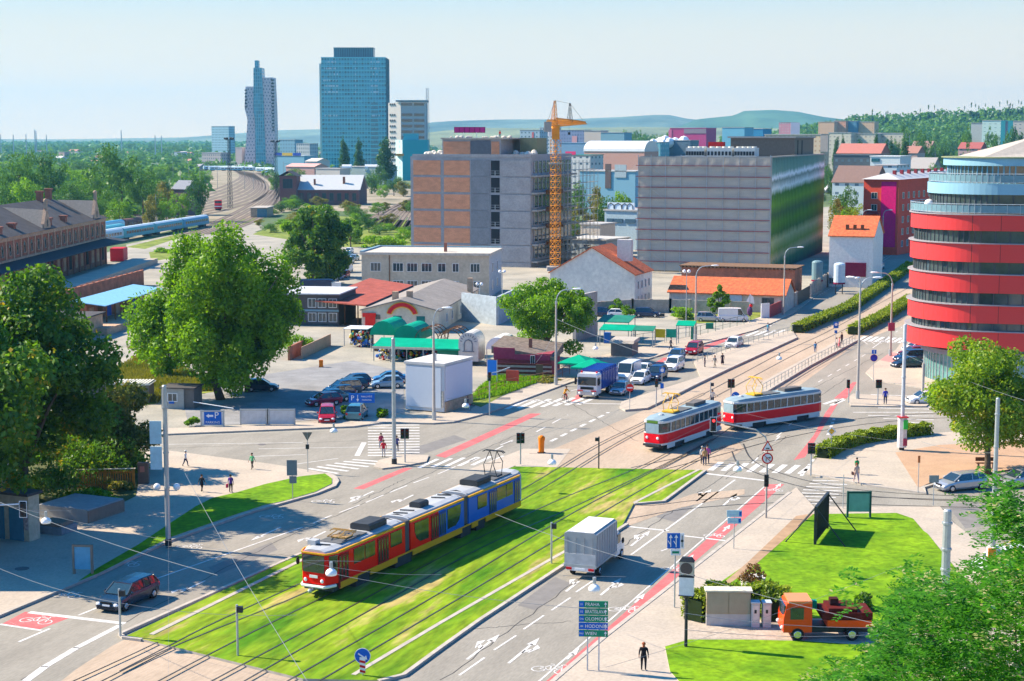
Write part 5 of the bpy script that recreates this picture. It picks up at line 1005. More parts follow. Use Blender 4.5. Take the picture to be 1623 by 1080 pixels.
rnd=random.Random(11);pc=[C('goods%d'%i, c_)for i, c_ in enumerate(((.5, .05, .04), (.05, .15, .5), (.6, .45, .05), (.5, .5, .5), (.03, .03, .04), (.05, .3, .2)))]
def goods(o, label, n, sx_, sy_, z1, seed, rz=R(-12)):
 """heaps of small wares nobody could count"""
 rr_=random.Random(seed);b=MB()
 for i in range(n):b.sph((rr_.uniform(-sx_, sx_), rr_.uniform(0, sy_), rr_.uniform(.1, z1)), rr_.uniform(.1, .28), 6, 4, rr_.randrange(6), rr_.uniform(.6, 1.6))
 q=b.build('market_goods', pc, None, loc=o, rz=rz);tag(q, label, 'goods', None, 'stuff')
goods(origin(650, 219, 0), 'dark and coloured wares under the long green awning', 150, 5, 2.5, 1.6, 1);goods(origin(569, 234, 0), 'colourful clothes hanging at the shop corner stall', 90, 1.6, 1, 2.2, 2)
o=origin(569, 236, 0);t=thing('market_stall', 'white roofed corner stall hung with colourful clothes', 'stall', o, R(-10));B('roof', white, t, (-2.2, 1.4, -1, 3, 2.5, 2.6));[B('post', steel, t, (x, x+.08, y, y+.08, 0, 2.5))for x in (-2.1, 1.3)for y in (-.9, 2.8)];B('back_wall', C('dark_void', (0.03, 0.03, 0.035)), t, (-2, 1.3, 2.5, 2.7, 0, 2.5))
o=origin(711, 216, 0);t=thing('market_kiosk', 'flat roofed green kiosk next to the arched mural', 'kiosk', o, R(-12));B('wall', mgd, t, (-1.6, 1.4, 0, 3, 0, 2.0));B('roof', mg, t, (-1.8, 1.6, -.6, 3.2, 2.0, 2.2))
o=origin(742, 215, 0);t=thing('mural_wall', 'round topped white wall painted with a grey arch motif', 'wall', o, R(-12));P=[(-1.35*math.cos(a), 3.1+1.35*math.sin(a))for a in np.linspace(0, math.pi, 13)];P=P+[(1.35, .6), (-1.35, .6)];b=MB();b.loft([[(x, y, z)for x, z in P]for y in (0, 4)]);b.build('wall_panel', C('mural_w', (0.62, 0.60, 0.56), var=.15), t)
b=MB()
for i in range(9):a=R(10+i*20);b.box(0, 0, 0, 0, 0, 0)if 0 else b.cyl((-.85*math.cos(a), -.03, 3.1+.85*math.sin(a)), (-1.15*math.cos(a), -.03, 3.1+1.15*math.sin(a)), .07, n=4)
b.tube([(-.55, -.03, 2.0), (-.55, -.03, 2.9), (-.4, -.03, 3.3), (0, -.03, 3.5), (.4, -.03, 3.3), (.55, -.03, 2.9), (.55, -.03, 2.0)], .1, 4);b.tube([(-.8, -.03, 1.9), (.8, -.03, 1.9)], .09, 4);b.build('mural', C('mural_g', (0.22, 0.24, 0.27)), t)
o=origin(782, 205, 0);t=thing('wooden_bar', 'maroon and cream striped timber bar with broken sloping roof', 'bar', o, R(-10));B('wall', C('bar_maroon', (0.30, 0.06, 0.08)), t, (0, 7.3, .4, 8, 0, 3.0));b=MB();b.add([(-.3, .2, 3.9), (7.6, .2, 2.6), (7.6, 9, 3.4), (-.3, 9, 4.2), (-.3, .2, 3.0), (7.6, .2, 2.2), (-.3, 9, 3.0), (7.6, 9, 2.2)], [(0, 1, 2, 3), (4, 5, 1, 0), (5, 7, 2, 1), (7, 6, 3, 2), (6, 4, 0, 3)]);b.build('roof', C('old_felt', (0.20, 0.16, 0.13), var=.3, fine=2), t)
B('sign_board', C('maroon_sign', (0.36, 0.05, 0.10)), t, (0, 2.7, .05, .18, 2.3, 3.7), (2.7, 7.2, .07, .18, 2.2, 2.9))
for k in range(7):B('plank_fence' if 0 else 'plank', (C('plk_d', (0.16, 0.04, 0.03)), C('plk_l', (0.50, 0.38, 0.32)))[k%2], t, (-.2, 7.6, -1.2, -1.1, .1+k*.27, .33+k*.27))
win(t, 5.0, .05, 1.6, .5, 1.2);B('door', C('oldwood', (0.20, 0.12, 0.07)), t, (5.6, 6.5, -1.28, -1.2, 0, 1.9));B('chimney', C('chim', (0.30, 0.12, 0.08)), t, (4, 4.4, 3, 3.4, 3, 4.6))
for i, (px, Y)in enumerate(((918, 203), (939, 199))):
 o=origin(px, Y, 0);t=thing('parasol', ('green square parasol shading the bar terrace, the one by the wall', 'green square parasol over the terrace planter, closer to the street')[i], 'parasol', o, R(-20));b=MB();b.cyl((0, 0, 0), (0, 0, 3), .05, n=6);b.build('pole', steel, t);s=2.1;P=[(-s, -s, 2.25), (s, -s, 2.25), (s, s, 2.25), (-s, s, 2.25)];b=MB()
 for k in range(4):b.face([P[k], P[(k+1)%4], (0, 0, 3.1)]);b.face([P[k], P[(k+1)%4], (P[(k+1)%4][0], P[(k+1)%4][1], 2.05), (P[k][0], P[k][1], 2.05)][::-1])
 b.build('canopy', mg, t);B('base', conc, t, (-.35, .35, -.35, .35, 0, .1))
o=origin(952, 204, 0);t=thing('planter', 'stone planter with dark plants at the bar terrace corner', 'planter', o, R(-20));B('box', stone, t, (-1.6, 1.6, -.4, .4, 0, .9));o=origin(937, 196, 0);t=thing('planter', 'low straw coloured planter under the outer parasol', 'planter', o, R(-20));B('box', C('straw', (0.38, 0.30, 0.08)), t, (-.9, .9, -.4, .4, 0, .8))
for px0, px1, Y, yt, dp, cl, lb in ((946, 998, 240, 505, 5, mgd, 'dark green stall roof behind the red hoarding'), (950, 1003, 236, 518, 3, mg, 'green sheet roof over the metal kiosk'), (1003, 1037, 234, 519, 2, mgd, 'thin green awning beside the metal kiosk'), (1072, 1102, 236, 511, 2, mg, 'green sloping canopy by the tall lamp')):
 o=origin(px0, Y, 0);w_=span(o, R(-16), px1);z=H+(YH-yt)*Y/F;t=thing('stall_canopy', lb, 'canopy', o, R(-16));b=MB();b.add([(0, 0, z-.5), (w_, 0, z-.5), (w_, dp, z), (0, dp, z), (0, 0, z-.4), (w_, 0, z-.4), (w_, dp, z+.1), (0, dp, z+.1)], [(4, 5, 6, 7), (3, 2, 1, 0), (0, 1, 5, 4), (1, 2, 6, 5)]);b.build('roof', cl, t)
 for x in (.1, w_-.1):B('post', steel, t, (x-.05, x+.05, .1, .2, 0, z-.45), (x-.05, x+.05, dp-.2, dp-.1, 0, z-.1))
o=origin(969, 224, 0);t=thing('metal_kiosk', 'closed grey shuttered kiosk with rounded pale roof', 'kiosk', o, R(-16));B('wall', C('kiosk_g', (0.22, 0.19, 0.17)), t, (0, 3.0, 0, 4, 0, 1.9));b=MB();b.loft([[(x, y, z)for y, z in ((-.2, 1.9), (.3, 2.3), (4, 2.4), (4, 1.9))]for x in (-.2, 3.2)]);b.build('roof', C('slab_pale', (0.42, 0.38, 0.33)), t)
for px, yb, w_, h_, cl, lb, nm in ((962, 545, .9, 1.6, signblue, 'small dark framed blue kiosk box beside the metal kiosk', 'ticket_box'), (961, 495, 2.0, 1.0, C('hoard_red', (0.50, 0.07, 0.06)), 'plain red hoarding above the parked cars', 'hoarding'), (1046, 545, 1.5, 1.25, C('hoard_yel', (0.52, 0.42, 0.02)), 'yellow banner hung on the market fence', 'banner'), (1064, 545, 1.6, 1.25, C('hoard_grn', (0.02, 0.32, 0.22)), 'green banner hung next to the yellow one', 'banner'), (1040, 502, 2.6, .5, felt, 'low dark bench block in the car yard', 'bench_block'), (1099, 540, .8, 2.0, mgd, 'narrow green kiosk panel behind the tall lamp', 'kiosk_panel'), (1124, 522, 1.1, .9, mgd, 'green waste bin by the market fence', 'waste_bin'), (812, 616, 1.6, 1.3, C('hoard_red2', (0.72, 0.10, 0.06)), 'tilted orange red placard in the grass verge', 'placard')):
 p=g(px, yb);t=thing(nm, lb, 'sign' if nm in ('hoarding', 'banner', 'placard')else nm.replace('_', ' '), (p.x, p.y, 0), R(-16));z0=.9 if nm in ('hoarding', 'banner', 'placard')else 0;B('panel', cl, t, (-w_/2, w_/2, 0, .08 if z0 else .8, z0, z0+h_))
 if z0:B('post', steel, t, (-w_/2+.05, -w_/2+.1, .08, .13, 0, z0+h_), (w_/2-.1, w_/2-.05, .08, .13, 0, z0+h_))
rz=R(-26);p=g(704, 655);t=thing('billboard_building', 'white clad box kiosk carrying large blank billboards', 'kiosk', (p.x, p.y, 0), rz);wl=-span(Vector(p), rz, 641);dp=spany(Vector(p), rz, 747)
z1=5.2;B('wall', C('kiosk_w', (0.62, 0.63, 0.64), var=.02), t, (-wl, 0, 0, dp, .1, z1));B('blank_panel', C('blank_blue', (0.58, 0.64, 0.70), var=.015), t, (-wl+.15, -.35, -.12, 0, .5, z1-.25));B('blank_panel', C('blank_lilac', (0.60, 0.62, 0.70), var=.015), t, (0, .12, .2, dp-.05, 1.3, z1-.1))
B('roof', C('pale_roof3', (0.55, 0.55, 0.53)), t, (-wl-.12, .15, -.15, dp+.1, z1, z1+.28));B('base', stone, t, (.0, .16, 0.1, dp, 0, 1.2));B('vent', steel, t, (-2.2, -1.9, 1.5, 1.8, z1+.28, z1+1.1));B('poster_strip', C('poster', (0.45, 0.42, 0.36), var=.4, scale=6), t, (-.34, -.05, -.1, 0, .6, 2.4))
rz=R(-24);p=g(47, 862);t=thing('corner_pavilion', 'pale graffitied wall with blue doors at the shaded corner', 'building', (p.x, p.y, 0), rz);B('wall', C('pav_wall', (0.50, 0.42, 0.30), var=.2), t, (-9, 0, 0, 1.2, 0, 3.6));B('roof', felt, t, (-9.2, .2, -.3, 1.4, 3.6, 3.8));[B('door', C('teal_door', (0.06, 0.20, 0.28)), t, (a, a+1.3, -.08, .02, .1, 2.6))for a in (-1.8, -3.6, -5.4, -7.2)];B('graffiti', C('graf2', (0.40, 0.30, 0.28), var=.5, scale=5), t, (-.45, -.05, -.05, .0, 1, 2.2))
t=thing('corner_house', 'tall shaded house at the edge of the south west corner', 'building', (-39, 110, 0), 0);B('wall', C('ch_wall', (0.40, 0.36, 0.30)), t, (-12, 0, 0, 15, 0, 10));B('roof', felt, t, (-12.3, .3, -.3, 15.3, 10, 10.4));[win(t, 0, 2+3*i, 1.5+3*j, 1.2, 1.6, 'r')for i in range(5)for j in range(3)]
p=g(118, 830);t=thing('garden_wall', 'low blue grey concrete ramp block beside the grass', 'wall', (p.x, p.y, 0), R(-24));B('wall', C('ramp', (0.30, 0.32, 0.34)), t, (-3.5, 1.3, 0, 4.5, 0, 1.2));B('side_wall', C('ramp2', (0.25, 0.18, 0.14)), t, (1.3, 1.4, 0, 4.5, 0, 1.1))
p=g(75, 850);t=thing('stone_block', 'squat dark stone block below the ramp wall', 'block', (p.x, p.y, 0), R(-20));B('base', cgrey, t, (-1, 1.3, 0, 2, .0, .7));B('top', C('ramp2', (0.25, 0.18, 0.14)), t, (-.8, 1.1, .2, 1.8, .7, 1.0))
# ================================================================= vehicles
def paint(n, c, m=0.25):return C('paint_'+n, c, rough=.3 if 'tram' in n or 'orange' in n else .22, var=.03, metal=m, spec=.14 if 'tram' in n or 'orange' in n else .7)
P_black=paint('black', (.006, .022, .05), 0);P_silver=paint('silver', (.42, .44, .47), .5);P_white=paint('white', (.72, .73, .74), 0);P_red=paint('red', (.45, .01, .03));P_navy=paint('navy', (.012, .035, .10))
P_blue=paint('blue', (.03, .13, .30));P_teal=paint('teal', (.05, .18, .24));P_grey=paint('grey', (.13, .14, .16), .5);P_maroon=paint('maroon', (.26, .01, .04));P_lblue=paint('lblue', (.28, .40, .50), .4)
cglass=M('car_glass', (0.02, 0.035, 0.045), 0.05, 0.2, 2, spec=1.0)
def wheel(t, x, y, r=.32, w_=.2, name='wheel'):
 s=1 if x>0 else -1;b=MB();b.cyl((-w_/2, 0, 0), (w_/2, 0, 0), r, n=18);o=b.build(name, black, t, loc=(x, y, r));b=MB();b.cyl((s*w_*.5, 0, 0), (s*(w_*.5+.02), 0, 0), r*.62, r*.55, n=14)
 for k in range(5):a=k*2*math.pi/5;b.cyl((s*(w_*.5+.025), 0, 0), (s*(w_*.5+.025), r*.55*math.cos(a), r*.55*math.sin(a)), .03, n=4)
 b.build('rim', chrome, o)
def carproto(st, pm):
 L_, W_, Ht={'hatch':(4.0, 1.7, 1.48), 'sedan':(4.6, 1.8, 1.44), 'wagon':(4.6, 1.8, 1.48), 'mpv':(4.4, 1.82, 1.68), 'suv':(4.5, 1.85, 1.72), 'van':(5.2, 1.95, 2.35)}[st]
 t=thing('parked_car' if 0 else 'car', 'x', 'car');h=W_/2;f=-L_/2;r_=L_/2;zb=.2;belt={'suv':1.08, 'mpv':1.0, 'van':1.2}.get(st, .92)
 def sec(y, w_, z0, z1):return[(-w_*.9, y, z0), (-w_, y, z0+.16), (-w_, y, z1-.2), (-w_*.94, y, z1-.05), (-w_*.8, y, z1), (w_*.8, y, z1), (w_*.94, y, z1-.05), (w_, y, z1-.2), (w_, y, z0+.16), (w_*.9, y, z0)]
 hood=.2 if st!='van' else .1;rt={'sedan':belt+.03}.get(st, belt+.06)
 b=MB();S=[sec(f, h*.74, zb+.1, belt-.32-hood), sec(f+.1, h*.9, zb, belt-.22-hood*.6), sec(f+.45, h*.98, zb, belt-hood*.75), sec(f+1.0, h, zb, belt-hood*.3), sec(f+1.3, h, zb, belt+.02), sec(0, h, zb, belt+.03), sec(r_-.7, h, zb, rt), sec(r_-.12, h*.95, zb, rt-.02), sec(r_, h*.84, zb+.12, rt-.14)]
 b.loft(S);b.build('body', pm, t, smooth=False)
 ws0, ws1=(f+1.05, f+1.85)if st!='van' else (f+.75, f+1.35);rr0, rr1={'hatch':(r_-.55, r_-.1), 'sedan':(r_-1.45, r_-.75), 'wagon':(r_-.5, r_-.1), 'mpv':(r_-.4, r_-.1), 'suv':(r_-.4, r_-.1), 'van':(r_-.12, r_-.05)}[st]
 def cs(y, z, w_):return[(-h*.9, y, belt-.02), (-w_, y, z), (w_, y, z), (h*.9, y, belt-.02)]
 wt=h*(.72 if st!='van' else .86);b=MB();b.loft([cs(ws0, belt, h*.85), cs(ws1, Ht-.05, wt), cs((ws1+rr0)/2, Ht-.02, wt), cs(rr0, Ht-.06, wt), cs(rr1, belt, h*.85)]);b.build('window_glass' if st!='van' else 'window_glass', cglass, t)
 b=MB();n_=4
 def rs(y, z, w_):return[(-w_, y, z-.04), (-w_*.9, y, z+.015), (0, y, z+.04), (w_*.9, y, z+.015), (w_, y, z-.04)]
 b.loft([rs(ws1-.06, Ht-.07, wt+.02), rs(ws1+.25, Ht-.03, wt+.02), rs((ws1+rr0)/2, Ht, wt+.02), rs(rr0+.02, Ht-.04, wt+.02)]);b.build('roof', pm, t)
 b=MB()
 for s in (-1, 1):
  b.tube([(s*h*.88, ws0, belt), (s*(wt+.01), ws1, Ht-.05)], .045, 4);b.tube([(s*h*.9, rr1, belt), (s*(wt+.01), rr0, Ht-.06)], .06 if st!='wagon' else .05, 4);m_=(ws1+rr0)/2-.05;b.tube([(s*h*.91, m_, belt), (s*(wt+.015), m_, Ht-.05)], .04, 4)
  if st in ('wagon', 'mpv', 'suv'):m2=rr0-.55;b.tube([(s*h*.91, m2+.1, belt), (s*(wt+.015), m2, Ht-.05)], .045, 4)
 if st=='van':b.box(-h*.9, -h*.86, ws1+.5, r_-.1, belt, Ht-.1);b.box(h*.86, h*.93, ws1+.5, r_-.1, belt, Ht-.1);b.box(-h*.88, h*.88, r_-.08, r_-.02, belt, Ht-.1)
 b.build('pillar', pm, t)
 for x in (-h+.09, h-.09):
  for y in (f+.82, r_-.78):wheel(t, x, y, .31 if st!='suv' else .36)
 for s in (-1, 1):
  b=MB();b.sph((s*h*.68, f+.12, belt-.42), .14, 8, 5, sx=1.3, sz=.8);b.build('headlight', lampw, t);b=MB();b.box(min(s*h*.66, s*h*.9), max(s*h*.66, s*h*.9), r_-.09, r_+.005, belt-.28, belt-.06);b.build('taillight', redl, t);b=MB();b.sph((s*(h+.08), ws0+.3, belt+.06), .1, 8, 5, sy=.7);b.build('mirror', pm, t)
 B('license_plate', white, t, (-.26, .26, f-.015, f+.02, .42, .53));B('grille', black, t, (-.4, .4, f-.005, f+.06, .56, .68))
 return t
_protos={}
PNT={'body', 'roof', 'pillar', 'mirror'}
def car(px, py, st, pm, label, rz=None, dims=None, cat='car', group=None, s=1.0, name=None):
 p=g(px, py);rz=-ST if rz is None else rz
 if st not in _protos:
  t=carproto(st, pm);_protos[st]=t;t.location=(p.x, p.y, dims or .03);t.rotation_euler=(0, 0, rz);t.scale=(s, )*3;t['label']=label;t['category']=cat
  if group:t['group']=group
  if name:t.name=name
  return t
 t=clone(_protos[st], (p.x, p.y, dims or .03), rz, label, group, s);t['category']=cat
 if name:t.name=name
 if not group and 'group' in t:del t['group']
 for c in t.children:
  if c.name.split('.')[0]in PNT:c.material_slots[0].link='OBJECT';c.material_slots[0].material=pm
 return t
Gq='cars queueing at the boulevard crossing';Gp='cars parked in the shaded car park';Gs='cars parked along the siding lane'
car(203, 957, 'wagon', P_black, 'black estate car driving alone past the curved white line', s=1.05)
for a in ((985, 624, 'sedan', P_silver, 'silver saloon at the stop line beside the blue lorry'), (1020, 594, 'sedan', P_white, 'white saloon behind the small white van'), (1015, 608, 'hatch', P_white, 'white hatchback right behind the silver saloon'), (1041, 601, 'mpv', P_navy, 'dark blue people carrier beside the platform railing'), (1068, 587, 'suv', P_white, 'white off-road car behind the dark blue people carrier'), (1072, 571, 'hatch', P_blue, 'shiny blue hatchback between white off-road car and red car'), (1100, 561, 'mpv', P_red, 'bright red car last in the queue'), (1163, 551, 'wagon', P_white, 'white estate car driving alone by the railing'), (1394, 427, 'hatch', P_lblue, 'small pale blue car far up the shaded boulevard')):
 car(*a, group=Gq)
car(996, 603, 'van', P_white, 'white panel van behind the blue refuse lorry', cat='van', name='van')
for a, rz in (((415, 620, 'hatch', P_black, 'black hatchback in deep shade under the big tree'), R(95)), ((561, 612, 'hatch', P_navy, 'dark estate at the far end of the slanted row'), R(-62)), ((552, 619, 'wagon', P_black, 'long black car second in the slanted row'), R(-62)), ((543, 625, 'mpv', P_grey, 'dark grey car third in the slanted row'), R(-62)), ((535, 631, 'hatch', P_navy, 'navy hatchback fourth in the slanted row'), R(-62)), ((525, 637, 'sedan', P_teal, 'teal saloon fifth in the slanted row'), R(-62)), ((513, 643, 'hatch', P_maroon, 'maroon hatchback closing the slanted row'), R(-62)), ((619, 607, 'sedan', P_blue, 'blue saloon half hidden behind the pale blue car'), R(-80)), ((613, 615, 'hatch', P_lblue, 'pale metallic blue hatchback facing the slanted row'), R(-80)), ((519, 668, 'mpv', P_red, 'bright red small van nose out by the blank boards'), R(5)), ((566, 664, 'mpv', P_teal, 'teal car half hidden by bushes at the car park edge'), R(175))):
 car(*a, rz=rz, group=Gp)
car(1522, 776, 'wagon', P_silver, 'silver estate car under the plane tree', R(-68), s=1.0);car(1616, 771, 'hatch', P_silver, 'silver blue hatchback beside the tall steel pole', R(-72));car(1590, 905, 'mpv', P_white, 'white car hidden behind the locust leaves', R(-70))
for a, rz in (((1440, 583, 'sedan', P_black, 'black saloon sticking out of the pink parking bay'), R(-75)), ((1442, 574, 'mpv', P_navy, 'dark car in the middle of the three by the round block'), R(-75)), ((1446, 566, 'hatch', P_maroon, 'dark red roofed car by the round block'), R(-75)), ((1452, 558, 'hatch', P_white, 'white car rear most by the round block column'), R(-75)), ((1464, 640, 'hatch', P_white, 'white car half hidden behind the plane tree crown'), R(-80))):car(*a, rz=rz)
for a, rz in (((959, 502, 'mpv', P_navy, 'dark car in front of the red hoarding'), R(80)), ((981, 503, 'hatch', P_white, 'white car next to the red hoarding'), R(80)), ((1026, 503, 'suv', P_navy, 'large dark car by the yard bench block'), R(80)), ((1124, 510, 'mpv', P_silver, 'silver car by the small yard tree'), R(80))):car(*a, rz=rz, s=.95)
car(1162, 510, 'van', P_white, 'white minibus parked by the dirty yard wall', R(85), cat='van', name='van', s=.95)
for px, py, st, pm, lb in ((553, 402, 'hatch', P_white, 'white car at the top end of the siding lane'), (551, 408, 'hatch', P_teal, 'teal car second from the top of the siding lane'), (561, 413, 'sedan', P_lblue, 'pale car beside the teal one in the siding lane'), (553, 418, 'mpv', P_lblue, 'pale car right behind the white siding van'), (546, 440, 'hatch', P_red, 'small red car in the siding lane'), (536, 444, 'hatch', P_blue, 'blue car beside the small red one in the siding lane'), (524, 449, 'mpv', P_lblue, 'pale teal car at the bottom of the siding lane'), (528, 457, 'hatch', P_blue, 'blue car beside the dark blue lorry'), (489, 470, 'hatch', P_navy, 'dark blue car before the dark clad house')):car(px, py, st, pm, lb, R(-10), group=Gs)
car(549, 432, 'van', P_white, 'white van standing halfway along the siding lane', R(-8), cat='van', name='van')
def truck_box(t, m, x0, x1, y0, y1, z0, z1, name='cargo_box', arch=.1):
 b=MB();P=[(x0, z0), (x0, z1-arch), (x0+.25, z1), (x1-.25, z1), (x1, z1-arch), (x1, z0)];b.loft([[(x, y, z)for x, z in P]for y in (y0, y1)]);return b.build(name, m, t)
p=g(508, 466);t=thing('lorry', 'dark blue box lorry parked by the siding lane', 'lorry', (p.x, p.y, 0), R(-80));truck_box(t, P_navy, -1.1, 1.1, -4, 2, .8, 2.9);B('cab', P_white, t, (-1, 1, 2.1, 3.9, .5, 2.2));B('window_glass', cglass, t, (-.9, .9, 3.85, 3.93, 1.3, 2.0));[wheel(t, x, y, .4, .25)for x in (-.9, .9)for y in (-2.6, 3)]
p=g(937, 905);t=thing('box_truck', 'white pick-up lorry with grey tarpaulin box seen from behind', 'lorry', (p.x, p.y, 0.03), -ST);tarp=M('grey_tarp', (0.36, 0.37, 0.38), .6, .08, 1.5, bump=.2);truck_box(t, tarp, -1.15, 1.15, -2.4, 2.3, .95, 3.25, arch=.12);B('top_cover', C('tarp_top', (0.62, 0.62, 0.63)), t, (-.95, .95, -2.38, 2.28, 3.25, 3.27));B('tail_board', steel, t, (-1.16, 1.16, -2.46, -2.4, .8, 1.0), (-1.18, -1.15, -2.4, 2.3, .85, 1.0), (1.15, 1.18, -2.4, 2.3, .85, 1.0))
b=MB()
for k in range(9):y=-2.2+k*.55;b.box(-1.165, 1.165, y-.012, y+.012, .95, 3.1)
for k in range(4):b.box(-.9+k*.6-.012, -.9+k*.6+.012, -2.415, -2.4, .95, 2.9)
b.build('lashing', C('lash', (.22, .22, .23)), t);B('lower_flap', C('flap', (.46, .47, .48)), t, (-1.1, 1.1, -2.43, -2.4, 1.0, 1.75))
b=MB();S=lambda y, z, w_=1.0:[(-w_, y, .45), (-w_, y, z*.8), (-w_*.88, y, z), (w_*.88, y, z), (w_, y, z*.8), (w_, y, .45)];b.loft([S(2.4, 2.15), S(3.4, 2.2), S(4.1, 1.35), S(4.9, 1.05, .9)]);b.build('cab', P_white, t);b=MB();b.box(-1.02, 1.02, 2.9, 3.6, 1.3, 1.95);b.build('window_glass', cglass, t);B('chassis', darkst, t, (-.5, .5, -2.3, 4, .5, .8));B('license_plate', white, t, (-.35, .35, -2.5, -2.46, .62, .76));B('bumper', P_white, t, (-1.0, 1.0, -2.45, -2.35, .55, .8))
for s in (-1, 1):B('taillight', redl, t, (min(s*.6, s*1.0), max(s*.6, s*1.0), -2.5, -2.45, .62, .78));b=MB();b.sph((s*1.28, 3.3, 1.5), .17, 8, 5, sx=.6, sz=1.3);b.build('mirror', black, t)
[wheel(t, x, y, .36, .24)for x in (-.92, .92)for y in (-1.2, 3.9)]
p=g(944, 626);t=thing('refuse_lorry', 'white cabbed refuse lorry with bright blue bin body', 'lorry', (p.x, p.y, .03), -ST);rb_=paint('refuse_blue', (.015, .08, .36), .1);b=MB();b.loft([[(x*w_, y, z)for x, z in ((-1.2, .5), (-1.2, 2.7), (-1.05, 2.9), (1.05, 2.9), (1.2, 2.7), (1.2, .5))]for y, w_ in ((-3.2, 1), (-1.6, 1))]);b.build('cab', P_white, t)
B('window_glass', cglass, t, (-1.08, 1.08, -3.26, -3.2, 1.55, 2.5), (-1.23, -1.19, -3.0, -2.0, 1.6, 2.4), (1.19, 1.23, -3.0, -2.0, 1.6, 2.4));B('grille', black, t, (-.8, .8, -3.25, -3.2, 1.05, 1.35));B('bumper', P_silver, t, (-1.2, 1.2, -3.35, -3.2, .4, .8));truck_box(t, rb_, -1.2, 1.2, -1.4, 4.4, .9, 3.15, 'bin_body', .3)
for k in range(9):B('body_rib', rb_, t, (-1.27, 1.27, -1.2+k*.65, -1.12+k*.65, 1.0, 3.2))
B('stripe', redl, t, (-1.15, -.5, -3.3, -3.25, .85, .97), (.5, 1.15, -3.3, -3.25, .85, .97));B('tail_lift', rb_, t, (-1.1, 1.1, 4.4, 5.3, .8, 2.7))
for s in (-1, 1):b=MB();b.sph((s*.85, -3.34, .62), .15, 8, 5);b.build('headlight', lampw, t);b=MB();b.cyl((s*.9, -2.4, 2.9), (s*.9, -2.4, 3.1), .12, n=8);b.build('beacon', redl, t);B('mirror', black, t, (min(s*1.3, s*1.5), max(s*1.3, s*1.5), -3.3, -3.1, 1.6, 2.4))
[wheel(t, x, y, .48, .28)for x in (-1.0, 1.0)for y in (-2.4, 1.6, 3.1)]
p=g(1300, 1012);t=thing('tipper_truck', 'orange forward cab truck with dark red tipper bed parked by the cabinets', 'lorry', (p.x, p.y, .16), R(-90));po=paint('orange', (.88, .08, .01), 0)
b=MB();b.loft([[(x, y+o_, z)for x, o_, z in ((-1.0, 0, .5), (-1.0, 0, 1.3), (-.9, .22, 2.25), (.9, .22, 2.25), (1.0, 0, 1.3), (1.0, 0, .5))]if y<0 else[(x, y, z)for x, z in ((-1.0, .5), (-1.0, 1.3), (-.9, 2.25), (.9, 2.25), (1.0, 1.3), (1.0, .5))]for y in (-.01-.0, 1.7)]);c=b.build('cab', po, t);c.location=(0, -2.4, 0)
B('window_glass', cglass, t, (-.86, .86, -2.36, -2.24, 1.35, 2.1), (-1.02, 1.02, -2.0, -1.2, 1.3, 2.0));B('roof', paint('orange_roof', (.80, .24, .08), 0), t, (-.92, .92, -2.1, -.7, 2.26, 2.4));B('chassis', darkst, t, (-.6, .6, -.7, 2.9, .4, .8));B('tipper_bed', C('bed_red', (.10, .012, .01), var=.2), t, (-1.05, 1.05, -.1, 2.9, 1.3, 1.72), (-.9, .9, .3, 2.0, 1.72, 1.95));B('side_board', po, t, (-1.1, 1.1, .2, 2.85, .85, 1.28))
B('door', po, t, (-1.03, -1.0, -2.0, -1.1, .6, 1.3));B('tool_box', C('bed_red2', (.05, .012, .01)), t, (-.3, .25, .5, 1.0, 1.95, 2.35));B('tarpaulin', mg, t, (-.95, -.5, -.62, -.15, 1.5, 2.0));[wheel(t, x, y, .38, .26)for x in (-.9, .9)for y in (-1.55, 1.7)]
for s in (-1, 1):b=MB();b.sph((s*.75, -2.45, .75), .12, 8, 5);b.build('headlight', lampw, t)
# ================================================================= trams
tr_red=paint('tram_red', (.92, .008, .006), 0);tr_blue=paint('tram_blue', (.01, .13, .55), 0);tr_yel=paint('tram_yellow', (.72, .36, .02), 0);tr_roof=M('tram_roof', (.40, .42, .44), .5, .12, .8);tr_dark=M('tram_dark', (.05, .055, .06), .6, .2, 2);tr_cream=paint('tram_cream', (.70, .70, .68), 0);tr_blroof=M('tram_blue_roof', (.26, .35, .39), .5, .1, .8);tr_red2=paint('tram_red2', (.80, .006, .02), 0)
brz=M('bronze', (.45, .27, .08), .4, .2, 2, metal=.3)
def panto(t, y, z, hh, m=tr_dark, name='pantograph', wd=.9):
 b=MB();b.box(-.55, .55, y-.5, y+.5, z, z+.08);k=hh
 for s in (-1, 1):b.tube([(s*.5, y-.45, z+.1), (s*.42, y-(.85 if hh>1 else 1.2), z+k*.5), (s*.3, y, z+k)], .035, 4);b.tube([(s*.5, y+.45, z+.1), (s*.42, y+(.85 if hh>1 else 1.2), z+k*.5), (s*.3, y, z+k)], .035, 4)
 b.tube([(-wd, y, z+k-.12), (-wd*.8, y, z+k), (wd*.8, y, z+k), (wd, y, z+k-.12)], .045, 4);b.tube([(-wd, y+.25, z+k-.12), (-wd*.8, y+.25, z+k), (wd*.8, y+.25, z+k), (wd, y+.25, z+k-.12)], .045, 4);b.tube([(-.45, y-1+.5*min(1, hh), z+k*.5), (.45, y+1-.5*min(1, hh), z+k*.5)], .02, 4)
 return b.build(name, m, t)
